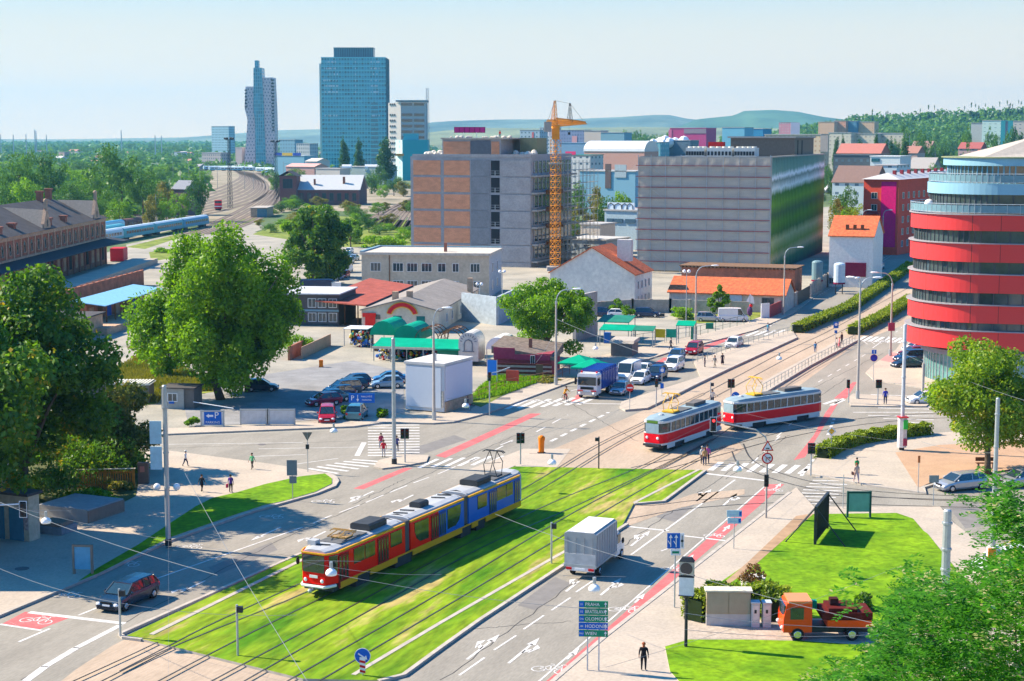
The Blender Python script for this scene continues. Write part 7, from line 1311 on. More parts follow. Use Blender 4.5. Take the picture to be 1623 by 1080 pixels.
signal(825, 736, 684, 'twin headed traffic light beside the orange bollard', (-.2, .2));signal(642, 733, 677, 'twin headed traffic light next to the thick steel pole', (-.22, .22));signal(1158, 652, 598, 'twin headed traffic light behind the trailing tramcar', (-.2, .2), z=.24);signal(1345, 639, 600, 'short traffic light at the red cycle crossing', (-.1, ));signal(1391, 641, 600, 'twin headed traffic light with a long bent arm', (-.1, .22));signal(1285, 754, 700, 'twin headed traffic light before the curved hedge', (-.15, .15));signal(776, 658, 588, 'traffic light with bent arm in the weedy verge', (0, ), arm=(2.2, 0, .5));signal(1040, 644, 597, 'amber framed traffic light at the platform tip', (0, ), z=.24)
p=g(1214, 821, K1);t=thing('traffic_light', 'mast arm traffic light with red triangle and turning ban signs', 'traffic light', p, 0, 'traffic lights of the crossing');hh=top_z(1214, 821, 700);taper_pole(t, hh, .09, .08, polec);dx=(1128-1214)*p.y/F;b=MB();b.tube([(0, 0, hh-.3), (-.15, 0, hh+.3), (-.9, 0, hh+.9), (dx, .6, hh+1.5)], .06, 6);b.build('arm', steel, t)
def head(t, x, z, y=-.1, lit=None, board=True):
 h_=B('signal_head', darkst, t, (x-.17, x+.17, y-.2, y, z, z+.95))
 if board:B('backing_board', white, h_, (x-.27, x+.27, y, y+.02, z-.12, z+1.07));B('backing_panel', black, h_, (x-.22, x+.22, y-.012, y, z-.07, z+1.02))
 for j, c in enumerate(((.7, .02, .02), (.10, .05, .01), (.01, .07, .03))):b=MB();b.cyl((x, y-.2, z+.8-j*.31), (x, y-.24, z+.8-j*.31), .105, n=12);b.build('lens', C('al%d%s'%(j, lit), c if j==lit else (.03, .02, .02), rough=.2, emit=3 if j==lit else 0), h_)
head(t, dx, hh+.75, .6, 0);head(t, -.05, hh-3.6, -.1, None, False)
b=MB();s=.48;z0=hh-.75;b.loft([[(-s, y, z0), (s, y, z0), (0, y, z0+s*1.75)]for y in (-.16, -.13)]);q=b.build('warning_sign', redl, t);b=MB();s=.33;b.loft([[(-s, y, z0+.1), (s, y, z0+.1), (0, y, z0+.1+s*1.75)]for y in (-.18, -.165)]);b.build('sign_face', white, q);B('hump_mark', black, q, (-.14, .14, -.19, -.18, z0+.16, z0+.24))
def disc(par, x, y, z, r_, m, nm='disc', d=.02):b=MB();b.cyl((x, y, z), (x, y-d, z), r_, n=24);return b.build(nm, m, par)
q=disc(t, 0, -.13, hh-1.35, .45, redl, 'prohibition_sign');disc(q, 0, -.15, hh-1.35, .34, white, 'sign_face');b=MB();b.tube([(-.1, -.18, hh-1.6), (-.1, -.18, hh-1.3), (.16, -.18, hh-1.3)], .03, 4);b.add([(.16, -.18, hh-1.4), (.28, -.18, hh-1.3), (.16, -.18, hh-1.2)], [(0, 1, 2)]);b.build('arrow_mark', black, q);b=MB();b.tube([(-.24, -.185, hh-1.12), (.24, -.185, hh-1.58)], .03, 4);b.build('bar_mark', redl, q)
p=g(40, 905, 0);t=thing('traffic_light', 'traffic light hung on a white arm by the graffitied corner', 'traffic light', (p.x, p.y, 0), 0, 'traffic lights of the crossing');b=MB();b.cyl((-3.2, 0, 0), (-3.2, 0, 5), .09, n=8);b.tube([(-3.2, 0, 4.6), (-.2, 0, 4.75)], .06, 6);b.build('arm', white, t);head(t, 0, 3.9, 0, None, True)
def post_sign(px, pyb, pyt, label, z=K1, name='road_sign', r=.035, m=steel, group=None):
 p=g(px, pyb, z);hh=top_z(px, pyb, pyt)-z;t=thing(name, label, 'sign', p, 0, group);b=MB();b.cyl((0, 0, 0), (0, 0, hh), r, n=8);b.build('post', m, t);return t, hh
t, hh=post_sign(998, 649, 606, 'red no entry sign at the platform tip', .24);q=disc(t, 0, -.04, hh-.4, .42, redl);B('bar', white, q, (-.3, .3, -.09, -.06, hh-.47, hh-.33))
t, hh=post_sign(1049, 628, 580, 'blue and white tram stop sign on the north platform', .24, 'stop_sign');B('panel', signblue, t, (-.3, .3, -.08, -.04, hh-.6, hh));disc(t, 0, -.085, hh-.3, .2, white, 'symbol');B('timetable', signblue, t, (-.2, .2, -.08, -.04, .9, 1.5))
t, hh=post_sign(1324, 556, 508, 'blue and white tram stop sign on the far platform', .24, 'stop_sign');B('panel', signblue, t, (-.35, .35, -.08, -.04, hh-.9, hh));disc(t, 0, -.085, hh-.35, .22, white, 'symbol');B('panel', signblue, t, (-.2, .2, -.08, -.04, hh-1.6, hh-1.2))
t, hh=post_sign(1165, 672, 622, 'round blue keep side sign behind the tramcars', .02);q=disc(t, 0, -.04, hh-.35, .42, signblue);b=MB();b.cyl((-.22, -.07, hh-.22), (.2, -.07, hh-.46), .04, n=5);b.build('arrow_mark', white, q);B('reflector', redl, t, (-.15, .15, -.08, -.04, hh-1.1, hh-.8))
t, hh=post_sign(575, 1070, 1026, 'round blue arrow sign over a red and white striped beacon', K1);q=disc(t, 0, -.04, hh-.35, .42, signblue);disc(t, 0, -.03, hh-.35, .455, white, 'rim');b=MB();b.cyl((-.24, -.08, hh-.2), (.12, -.08, hh-.44), .045, n=5);b.add([(.03, -.085, hh-.52), (.27, -.085, hh-.55), (.2, -.085, hh-.30)], [(0, 1, 2)]);b.build('arrow_mark', white, q)
B('beacon_board', white, t, (-.16, .16, -.09, -.04, .12, 1.05));[MB().add([(-.16, -.095, .2+k*.28), (.16, -.095, .12+k*.28), (.16, -.095, .26+k*.28), (-.16, -.095, .34+k*.28)], [(0, 1, 2, 3)]).build('red_stripe', redl, t)for k in range(3)]
t, hh=post_sign(1384, 606, 553, 'round blue no parking sign by the curved kerb', K1);q=disc(t, 0, -.04, hh-1.0, .42, C('purple_blue', (.06, .05, .35)));B('panel', signblue, t, (-.28, .28, -.08, -.04, hh-.5, hh));B('symbol', white, t, (-.05, .05, -.09, -.08, hh-.45, hh-.08));disc(t, 0, -.03, hh-1.0, .45, redl, 'rim')
t, hh=post_sign(1317, 722, 674, 'yellow diamond priority sign in the curved hedge', K1);b=MB();b.loft([[(0, y, hh-.9), (.45, y, hh-.45), (0, y, hh), (-.45, y, hh-.45)]for y in (-.06, -.04)]);q=b.build('diamond', white, t);b=MB();b.loft([[(0, y, hh-.75), (.3, y, hh-.45), (0, y, hh-.15), (-.3, y, hh-.45)]for y in (-.075, -.06)]);b.build('diamond_centre', yel, q)
t, hh=post_sign(488, 748, 683, 'back of a triangular give way sign at the lawn tip', K1);b=MB();b.loft([[(-.45, y, hh), (.45, y, hh), (0, y, hh-.8)]for y in (-.03, .0)]);b.build('triangle', C('sign_back', (.20, .19, .17)), t);B('lamp_box', darkst, t, (-.15, .15, -.2, 0, hh-1.5, hh-1.1))
t, hh=post_sign(464, 792, 727, 'backs of two rectangular signs standing in the lawn', K1);B('sign_back', C('sign_back2', (.22, .27, .26)), t, (-.45, .4, -.04, 0, hh-1.3, hh), (-.25, .35, -.04, 0, hh-1.95, hh-1.35))
t, hh=post_sign(1069, 963, 842, 'blue lane guidance sign with white arrows', K1, r=.05);B('panel', signblue, t, (-.52, .30, -.06, -.02, hh-1.0, hh));B('panel', white, t, (.30, .56, -.06, -.02, hh-1.0, hh));b=MB()
for x in (-.3, .05):b.cyl((x, -.08, hh-.9), (x, -.08, hh-.25), .035, n=4);b.add([(x-.12, -.085, hh-.3), (x+.12, -.085, hh-.3), (x, -.085, hh-.08)], [(0, 1, 2)]);b.tube([(x, -.08, hh-.75), (x-.16, -.08, hh-.5)], .03, 4)
b.build('arrow_mark', white, t);b=MB();b.cyl((.43, -.08, hh-.9), (.43, -.08, hh-.15), .025, n=4);b.cyl((.43, -.07, hh-.5), (.43, -.09, hh-.5), .09, n=10);b.build('lane_mark', darkst, t);B('panel', white, t, (-.3, .35, -.06, -.02, hh-1.45, hh-1.04));B('arrow_mark', signgreen, t, (-.2, .25, -.08, -.06, hh-1.32, hh-1.17))
t, hh=post_sign(1163, 870, 806, 'white street name fingers on a thin post', K1);B('panel', C('pale_board2', (.42, .62, .70)), t, (-.55, .55, -.05, -.01, hh-.5, hh), (-.5, .5, -.05, -.01, hh-1.0, hh-.56));B('symbol', signblue, t, (.35, .53, -.06, -.05, hh-.42, hh-.1), (.3, .48, -.06, -.05, hh-.92, hh-.64));[text('______', .16, signblue, t, (-.1, -.06, hh-.28-.5*k))for k in (0, 1)]
t, hh=post_sign(1479, 801, 751, 'back of a small square sign near the silver estate', K1);B('sign_back', C('sign_back2', (.22, .27, .26)), t, (-.4, .4, -.04, 0, hh-.6, hh));t, hh=post_sign(1455, 780, 720, 'thin rusty post with small red plate in the gravel', K1);B('plate', C('hoard_or2', (.50, .16, .05)), t, (-.1, .1, -.06, -.02, hh-.6, hh));t, hh=post_sign(1336, 806, 750, 'bare thin post beside the framed green display', K1);t, hh=post_sign(949, 743, 690, 'dark steel post with a small lamp at the grass edge', K1, r=.06, m=darkst);B('lamp_box', darkst, t, (-.35, .0, -.15, .1, hh-.4, hh-.1))
for px, yb, yt, lb in ((377, 1039, 955, 'signal post standing in the grass below the tram'), (191, 1008, 930, 'grey post beside the black estate car'), (874, 893, 825, 'signal post on the verge behind the tarpaulin lorry'), (1126, 640, 604, 'slim post between the platforms')):t, hh=post_sign(px, yb, yt, lb, K1, 'signal_post', .07);B('lamp_box', darkst, t, (0, .35, -.15, .1, hh-.45, hh-.1))
p=g(940, 1063, K1);t=thing('direction_sign', 'five board green and blue direction sign listing cities', 'sign', p, R(-4));hh=top_z(940, 1063, 948)-K1
[B('post', C('post_pale', (.60, .58, .56)), t, (x-.04, x+.04, 0, .08, 0, hh-.1))for x in (-.32, .32)]
for k, (w1, w2)in enumerate((('D1', 'PRAHA'), ('D2', 'BRATISLAVA'), ('D46', 'OLOMOUC'), ('380', 'HODONÍN'), ('E461', 'WIEN'))):
 z=hh-.42*(k+1);m_=signblue if k==3 else signgreen;q=B('sign_board', m_, t, (-.82, .82, -.06, 0, z, z+.38));B('number_box', signblue, q, (-.80, -.52, -.075, -.06, z+.03, z+.35));text(w1, .15, white, q, (-.66, -.08, z+.19), sx=.8);text(w2, .27, white, q, (-.47, -.085, z+.19), align='LEFT', sx=.78 if len(w2)>8 else .95)
 b=MB();b.cyl((.68, -.08, z+.05), (.68, -.08, z+.22), .025, n=4);b.add([(.60, -.085, z+.2), (.76, -.085, z+.2), (.68, -.085, z+.34)], [(0, 1, 2)]);b.build('arrow_mark', white, q)
p=g(1087, 1026, K1);hh=top_z(1087, 1026, 880)-K1;t=thing('advertising_post', 'dark lamp post carrying a blank white box and round faced head', 'advertising post', p, R(-14));b=MB();b.cyl((0, 0, 0), (0, 0, hh*.56), .1, .09, n=10);b.cyl((0, 0, hh*.54), (0, 0, hh*.58), .1, .3, n=10);b.build('pole', darkst, t);B('blank_box', C('light_box', (.70, .71, .74), rough=.3), t, (-.42, .42, -.22, .22, hh*.58, hh*.79));B('box_frame', darkst, t, (-.45, .45, -.24, .24, hh*.785, hh*.80), (-.45, .45, -.24, .24, hh*.575, hh*.585));q=B('head', C('head_cream', (.50, .46, .38)), t, (-.42, .42, -.22, .22, hh*.81, hh*.955));disc(q, 0, -.22, hh*.882, .36, C('dial', (.12, .09, .08)), 'dial');b=MB();b.loft([[(x*s, y*s, z)for x, y in ((-.45, -.25), (.45, -.25), (.45, .25), (-.45, .25))]for z, s in ((hh*.955, 1), (hh, .6))]);b.build('cap', darkst, t)
p=g(1122, 992, K1);t=thing('utility_cabinet', 'wide beige double utility cabinet by the hedge', 'cabinet', p, R(-2));ct=M('cabinet_beige', (.36, .31, .22), .6, .06, 2);B('body', ct, t, (-.1, 2.6, 0, .8, .75, 2.15));B('base', C('cab_base', (.48, .46, .44)), t, (-.1, 2.6, .02, .8, 0, .75));B('lid', C('cab_lid', (.62, .58, .46)), t, (-.2, 2.7, -.1, .9, 2.15, 2.25));B('door', ct, t, (-.05, 1.22, -.04, 0, .8, 2.1), (1.28, 2.55, -.04, 0, .8, 2.1))
for px, w_, h_, lb in ((1191, .5, 1.5, 'narrow pale cabinet next to the beige double cabinet'), (1209, .5, 1.5, 'narrow pale cabinet with a small window, beside the orange truck')):p=g(px, 995, K1);t=thing('utility_cabinet', lb, 'cabinet', p, 0);B('body', C('cab_pale', (.56, .55, .55)), t, (0, w_, 0, .6, 0, h_));B('lid', C('cab_lid2', (.42, .50, .55)), t, (-.04, w_+.04, -.05, .65, h_, h_+.08));B('door', C('cab_door', (.60, .60, .60)), t, (.06, w_-.06, -.03, 0, .5, h_-.1));B('meter_window' if '1209' in str(px)else 'lock', darkst, t, (.16, .3, -.045, -.03, h_*.6, h_*.75))
p=g(1193, 934, .2);t=thing('flower_tub', 'round pale tub with reddish shrub on the lawn', 'planter', p, 0);b=MB();b.cyl((0, 0, 0), (0, 0, .85), .75, .85, n=18);b.build('tub', C('tub', (.55, .53, .50)), t)
def board_frame(px, pyb, pyt, w_, label, face, fr, z=K1, rz=0, name='display_board', gap=.9, cat='display', side=True):
 p=g(px, pyb, z);hh=top_z(px, pyb, pyt)-z;t=thing(name, label, cat, p, R(rz));B('panel', face, t, (-w_/2, w_/2, -.05, .05, gap if gap<hh*.6 else hh*.2, hh-.12));
 for s in (-1, 1):B('post', fr, t, (min(s*w_/2, s*(w_/2+.14)), max(s*w_/2, s*(w_/2+.14)), -.1, .1, 0, hh))
 B('frame', fr, t, (-w_/2, w_/2, -.09, .09, hh-.16, hh-.02));return t
board_frame(1361, 821, 776, 1.65, 'framed pale green display at the lawn edge', C('disp_green', (.16, .36, .33), rough=.3), C('frame_green', (.02, .08, .07)), gap=.5);board_frame(132, 910, 860, 1.15, 'blue glass poster case on two posts in shade', C('disp_blue', (.14, .38, .52), rough=.25), C('case_frame', (.26, .20, .15)), gap=.35, rz=-6)
board_frame(337, 676, 649, 2.2, 'white and blue parking sign board with an arrow', C('board_w', (.66, .68, .68)), steel, gap=.1, name='parking_sign', cat='sign', z=.1)
t=[o for o in COL.objects if o.name=='parking_sign'][0];hh=1.75;q=B('sign_face', signblue, t, (-.85, .95, -.08, -.05, .2, 1.7));text('P', .95, white, q, (.45, -.1, 1.15));text('PARKING', .36, white, q, (.05, -.1, .42));b=MB();b.box(-.35, .1, -.1, -.08, 1.02, 1.22);b.add([(-.35, -.1, .9), (-.35, -.1, 1.34), (-.65, -.1, 1.12)], [(0, 1, 2)]);b.build('arrow_mark', white, q)
for px, lb in ((404, 'blank grey hoarding panel beside the parking board'), (445, 'blank grey hoarding panel nearer the maroon car')):board_frame(px, 674, 647, 2.8, lb, C('board_w2', (.58, .58, .58)), steel, gap=.1, name='hoarding', cat='hoarding', z=.1)
p=g(572, 668, .1);t=thing('parking_sign', 'blue parking sign with down arrow over the red van', 'sign', p, 0);B('post', steel, t, (-.04, .04, 0, .08, 0, 2.9));q=B('sign_face', signblue, t, (-1.25, 1.5, -.1, 0, 2.0, 3.0));text('P', .75, white, q, (-.85, -.12, 2.5));b=MB();b.cyl((-.3, -.11, 2.85), (-.3, -.11, 2.3), .04, n=4);b.add([(-.45, -.115, 2.4), (-.3, -.115, 2.12), (-.15, -.115, 2.4)], [(0, 2, 1)]);b.build('arrow_mark', white, q);text('PARKOVIŠTĚ', .24, white, q, (.65, -.12, 2.66), sx=.85);text('PARKING', .24, white, q, (.65, -.12, 2.3))
pa, pb=g(1292, 863, .2), g(1311, 838, .2);wd_=(pb-pa).length/2;t=thing('advertising_screen', 'dark slatted advertising frame braced on the lawn', 'billboard', (pa+pb)/2, heading(pa, pb)+R(90));hh=2.75;t.scale=(wd_/2.2, 1, 1);B('panel', C('slat_dark', (.05, .08, .07), var=.4), t, (-2.2, 2.2, -.05, .05, .25, hh));b=MB()
for k in range(15):x=-2.1+k*.3;b.box(x-.03, x+.03, -.1, .1, .2, hh)
b.build('slat', darkst, t);b=MB();b.box(-2.3, 2.3, -.1, .1, hh, hh+.1);b.box(-2.3, -2.2, -.1, .1, 0, hh);b.box(2.2, 2.3, -.1, .1, 0, hh);b.build('frame', darkst, t)
for x in (-2.2, 2.2):[MB().cyl((x, 0, hh), (x, s*2.2, 0), .05, n=5).build('brace', darkst, t)for s in (-1, 1)]
p=g(783, 610, .1);t=thing('blue_poster_case', 'blue poster case at the end of the weedy verge', 'display', p, R(-30));B('panel', signblue, t, (-.9, .4, -.05, .05, 1.2, 3.0));B('post', steel, t, (-.95, -.9, -.05, .05, 0, 3.1), (.4, .45, -.05, .05, 0, 3.1))
p=g(858, 718, .03);t=thing('bollard', 'rounded orange traffic bollard on the crossing', 'bollard', p, 0);b=MB();b.tube([(0, 0, 0), (0, 0, .2), (0, 0, 1.1), (.02, 0, 1.45), (.04, 0, 1.62), (.05, 0, 1.7)], [.28, .27, .3, .36, .26, .08], 12);b.build('body', C('bollard_or', (.80, .20, .01), rough=.35), t, True);b=MB();b.cyl((0, 0, 0), (0, 0, .06), .4, n=12);b.build('base', darkst, t)
p=g(509, 582, .05);t=thing('bollard', 'squat orange box marker in the market yard', 'bollard', p, 0);B('body', C('bollard_or', (.80, .20, .01), rough=.35), t, (-.25, .25, -.2, .2, 0, .95));B('base', darkst, t, (-.3, .3, -.25, .25, 0, .05))
p=g(1350, 425, .1);t=thing('barrel', 'striped orange barrel by the far boulevard wall', 'barrel', p, 0);b=MB();b.cyl((0, 0, 0), (0, 0, 1.9), .5, n=10);b.build('body', C('bollard_or', (.80, .20, .01), rough=.35), t);B('stripe', white, t, (-.52, .52, -.52, .52, .6, 1.0))
p=g(1188, 513, .1);t=thing('advert_flag', 'white pennant on a pole by the parked minibus', 'flag', p, 0);b=MB();b.cyl((0, 0, 0), (0, 0, 4.8), .04, n=6);b.build('pole', steel, t);b=MB();b.add([(0, 0, 3.4), (.75, 0, 3.2), (.55, 0, 4.3), (0, 0, 4.8), (-.6, 0, 3.6)], [(0, 1, 2, 3), (0, 3, 4)]);b.build('cloth', white, t);b=MB();b.sph((0, 0, 2.0), .45, 8, 6, sz=1.9);b.build('inflatable', C('infl', (.10, .05, .12), var=.4), t);b=MB();b.sph((.2, 0, 2.9), .3, 8, 5);b.build('inflatable_top', redl, t)
p0, p1=g(122, 779), g(213, 777);t=thing('picket_fence', 'amber wooden picket fence below the dark tree', 'fence', (p0 .x, p0 .y, .1), heading(p0, p1)+R(90));Lf=(p1-p0).length;fw_=M('amber_wood', (.42, .17, .03), .7, .2, 3);hh=1.75
[B('post', fw_, t, (x-.07, x+.07, -.07, .07, 0, hh))for x in (0, Lf/2, Lf)];B('rail', fw_, t, (0, Lf, -.03, .03, hh-.35, hh-.22), (0, Lf, -.03, .03, .35, .5));B('capping', C('cream_fringe', (0.60, 0.55, 0.42)), t, (-.15, Lf+.15, -.1, .1, hh, hh+.06));b=MB()
for k in range(int(Lf/.2)):b.box(k*.2+.03, k*.2+.13, -.06, -.03, .15, hh-.1)
b.build('picket', fw_, t)
p=g(226, 770);t=thing('gate_pier', 'dark brick gate pier with pale plaque beside the fence', 'pier', (p.x, p.y, 0));B('pier_body', C('pier', (.16, .12, .10)), t, (-.4, .5, 0, .5, 0, 2.0));B('plaque', C('plaque', (.45, .20, .16)), t, (-.2, .2, -.04, 0, 1.2, 1.7))
p=g(256, 648);t=thing('guard_hut', 'small metal guard hut at the car park entrance', 'hut', (p.x, p.y, 0), R(-8));B('wall', C('hut_wall', (.36, .36, .33)), t, (0, 2.6, 0, 3, 0, 2.3));B('roof', felt, t, (-.15, 3.9, -.2, 3.2, 2.3, 2.42));B('side_wall', C('hut_side', (.16, .15, .14)), t, (2.6, 3.7, .2, 3, 0, 2.25));win(t, 1.3, 0, .9, 1.0, .8);B('plaque', signblue, t, (.9, 1.5, -.1, -.04, .6, .85));q=g(288, 645, .9);b=MB();b.cyl((3.8, -.3, .9), (8.8, -1.6, .5), .05, n=6);b.build('barrier_arm', white, t)
p=g(184, 640);t=thing('corrugated_roof', 'pale corrugated lean-to roof beside the yellowing shrub', 'shed', (p.x-5, p.y, 0), 0);b=MB()
for k in range(26):b.box(-1+k*.38, -.8+k*.38, 0, 3.4, 2.2, 2.32)
b.box(-1, 8.9, 0, 3.3, 2.1, 2.2);b.build('roof', C('corr', (.62, .62, .60)), t);B('wall', C('hut_side', (.16, .15, .14)), t, (-.8, 8.7, .2, 3, 0, 2.1))
p=g(1561, 741, K1);t=thing('park_bench', 'brown park bench under the plane tree', 'bench', (p.x, p.y-.5, K1), 0);B('seat', wood, t, (-.9, .9, 0, .45, .42, .48));B('backrest', wood, t, (-.9, .9, .42, .48, .6, .95));[B('leg', darkst, t, (x, x+.06, 0, .45, 0, .42))for x in (-.7, .64)]
def railing(pxs, label, h_=.95, z=.24, step=1.8, m=C('railing_steel', (.26, .30, .31), rough=.5, metal=.3), cat='railing', name='railing'):
 P=[g(x, y, z)for x, y in pxs];t=thing(name, label, cat, P[0]);b=MB();pm=None;n=0
 for i in range(len(P)-1):
  a, c=P[i]-P[0], P[i+1]-P[0];b.cyl(a+Vector((0, 0, h_)), c+Vector((0, 0, h_)), .03, n=5);b.cyl(a+Vector((0, 0, h_*.5)), c+Vector((0, 0, h_*.5)), .02, n=4);k=int((c-a).length/step)
  for j in range(k+1):
   q=a.lerp(c, j/k)
   if pm is None:bb=MB();bb.cyl((0, 0, 0), (0, 0, h_), .035, n=5);o=bb.build('post', m, t, loc=q);pm=o.data
   elif n<90:link('post', pm, t, q)
   n+=1
 b.build('rail', m, t);return t
railing([(1098, 577), (1178, 548), (1256, 527)], 'steel railing between the queueing cars and the north platform');railing([(1209, 622), (1281, 580), (1355, 541)], 'steel railing along the kerb of the far platform');railing([(745, 640), (800, 618), (880, 603), (935, 580)], 'rusty wire fence around the weedy verge', 1.2, .15, 2.4, C('rusty', (.28, .13, .07)));railing([(1000, 548), (1110, 532), (1190, 512)], 'thin green mesh fence of the market yard', 1.5, .1, 2.5, C('frame_green', (.02, .08, .07)), 'fence', 'fence')
def hedge(pxs, w_, h_, label, m=L_h, n=9000, leaf=.13, z=.12, seed=5, loose=.12):
 P=[g(x, y, z)for x, y in pxs];rng=np.random.default_rng(seed);t=thing('hedge', label, 'hedge', P[0]);b=MB();segs=[(P[i]-P[0], P[i+1]-P[0])for i in range(len(P)-1)];L=np.array([(c-a).length for a, c in segs]);idx=rng.choice(len(segs), n, p=L/L.sum());cen=np.zeros((n, 3));out=np.zeros((n, 3))
 for a, c in segs:d=(c-a).normalized();q=Vector((d.y, -d.x, 0))*(w_/2-.2);b.prism([tuple((a-q).xy), tuple((a+q).xy), tuple((c+q).xy), tuple((c-q).xy)], 0, h_-.2)
 b.build('stem_mass', C('hedge_core', (.02, .035, .01)), t)
 for i in range(n):
  a, c=segs[idx[i]];d=(c-a).normalized();q=Vector((d.y, -d.x, 0));s=rng.integers(0, 5);u=a.lerp(c, rng.random());wob=1+loose*math.sin(u.x*2.3+u.y*1.7)
  if s<2:off=q*(w_/2*(1 if s else -1));zz=rng.random()*h_;o_=q*(1 if s else -1)
  else:off=q*(w_*(rng.random()-.5));zz=h_*wob;o_=Vector((0, 0, 1))
  e=u+off+Vector((rng.normal(), rng.normal(), rng.normal()))*.07;cen[i]=(e.x, e.y, max(.05, zz+rng.normal()*.06));out[i]=o_
 link('foliage', quads_mesh('foliage', leaves(cen, leaf, rng, out), m), t);return t
hedge([(1263, 527), (1345, 493), (1400, 456), (1443, 424)], 2.0, 1.25, 'long clipped hedge between boulevard roadway and tram tracks', n=14000, leaf=.16);hedge([(1352, 530), (1400, 507), (1445, 478)], 2.0, 1.2, 'shorter clipped hedge between tram tracks and far carriageway', n=8000, leaf=.15);hedge([(1303, 727), (1325, 714), (1360, 703), (1400, 696), (1470, 688)], 1.4, 1.0, 'low curved hedge around the south east pavement', n=11000, leaf=.12)
hedge([(1098, 984), (1150, 964), (1228, 972), (1232, 985)], 1.7, 1.5, 'dark round clipped hedge behind the utility cabinets', n=9000, leaf=.1, loose=.2, z=.2)
def bush(px, py, w_, h_, label, m=L_a, n=900, leaf=.16, seed=1, name='bush', z=0, group=None):rng=np.random.default_rng(seed);o_=link(name, quads_mesh(name, leaves(crown_pts(crown_blobs(h_/2, w_/2, h_/2, 12, rng, .5), n, rng)[0], leaf, rng), m), None, g(px, py, z));tag(o_, label, 'bush', group);return o_
bush(1193, 930, 1.9, 1.3, 'reddish brown shrub growing in the round tub', leafmat('leaf_red', (.10, .05, .02), (.26, .14, .05), .3), 900, .09, z=.7)
# ================================================================= overhead wires and hanging lamps
wirem=C('wire', (.20, .22, .24), rough=.5);wired=C('wire_dark', (.06, .06, .07))
def wire(a, c, label, r=.022, m=wirem, sag=.25, name='overhead_wire'):
 p, q=g(a[0], a[1], a[2]), g(c[0], c[1], c[2]);b=MB();b.tube([p.lerp(q, k/8)+Vector((0, 0, -sag*4*(k/8)*(1-k/8)))for k in range(9)], r*.42, 4);return tag(b.build(name, m), label, 'wire', 'overhead wires of the tramway')
for a, c, lb, r_ in (((-20, 788, 8.5), (345, 912, 8.5), 'pale wire sloping across the shaded south west corner', .04), ((0, 798, 8), (470, 890, 8), 'thin wire running above the south west lawn to the tram', .022), ((-20, 893, 8), (190, 956, 8), 'wire running down to the grey post by the black car', .035), ((190, 956, 6), (470, 975, 6.5), 'wire leading from the grey post over the grass', .025), ((293, 750, 9), (492, 1088, 9), 'pale wire falling steeply across the grass track', .03), ((267, 615, 11), (267, 1090, 3), 'straight vertical stay wire at the huge steel pole', .012), ((480, 890, 6.5), (700, 911, 6.5), 'upper wire passing before the tram front', .025), ((520, 908, 6.5), (945, 966, 6.5), 'lower wire passing before the tram front', .03), ((785, 815, 7), (1095, 912, 7), 'wire from the tram rear toward the lane sign', .035), ((1095, 912, 7), (1640, 1040, 7), 'wire continuing over the east lawn into the leaves', .035), ((1085, 972, 6), (1420, 995, 6), 'wire crossing before the beige cabinet', .035), ((1085, 998, 6), (1420, 1004, 6), 'second wire crossing below the beige cabinet', .03), ((960, 1058, 6), (1420, 900, 7), 'dark wire rising over the drive and lawn', .02), ((1130, 690, 6), (1480, 718, 7), 'wire from the arm signal toward the plane tree', .022), ((1180, 655, 7), (1432, 700, 7), 'wire above the trailing tramcar', .02), ((882, 506, 8), (1085, 582, 6), 'stay wire from the lamp over the bar terrace', .05), ((882, 520, 8), (850, 575, 6), 'short stay wire by the walnut tree', .03), ((1430, 560, 9), (1640, 640, 9), 'wire from the tall steel pole past the round block', .03), ((1460, 700, 7), (1575, 718, 8), 'wire between plane tree and steel pole', .03), ((640, 745, 7), (1010, 640, 7), 'trolley wire above the north rails', .015), ((1060, 700, 6.5), (1330, 560, 6.5), 'trolley wire above the platform tracks', .015)):
 wire(a, c, lb, r_)
for px, py, lb in ((73, 827, 'white dome lamp hanging over the shaded corner'), (525, 909, 'white dome lamp hanging before the tram front'), (875, 734, 'white dome lamp hanging over the grass edge'), (942, 934, 'white dome lamp hanging above the direction sign'), (1169, 745, 'white dome lamp hanging above the south zebra crossing'), (738, 644, 'white dome lamp by the white box kiosk'), (1235, 569, 'white dome lamp over the platform tracks'), (529, 684, 'white dome lamp beside the give way sign'), (944, 553, 'white dome lamp above the green parasol')):
 p=g(px, py, 7.2);t=thing('hanging_lamp', lb, 'lamp', p, 0, 'dome lamps hung on wires');b=MB();b.sph((0, 0, 0), .31, 14, 8, z0=-.35, sz=.85);b.build('shade', lampw, t, True);b=MB();b.cyl((0, 0, .3), (0, 0, .62), .09, n=8);b.build('socket', steel, t);b=MB();b.cyl((-1.6, .3, .62), (1.6, -.3, .72), .012, n=4);b.build('wire', wirem, t)
for i, (px, yb, yt)in enumerate(((248, 352, 308), (287, 330, 270), (318, 322, 262), (240, 350, 305), (402, 300, 230), (275, 300, 225), (345, 300, 245), (388, 300, 240), (170, 330, 300), (420, 300, 240), (300, 300, 250), (430, 285, 225), (330, 290, 240), (450, 300, 255))):
 p=g(px, yb);t=thing('catenary_mast', '%s grey catenary mast standing before %s'%(('short', 'tall', 'slender', 'thin')[i%4], lm(px)), 'mast', p, 0, 'catenary masts along the railway');hh=min(top_z(px, yb, yt), 16);b=MB();b.cyl((0, 0, 0), (0, 0, hh), .16, .1, n=5);b.build('pole', C('mast_grey', (.24, .26, .27)), t);B('bracket', darkst, t, (-.06, 3.2, -.05, .05, hh-1.2, hh-1.1))
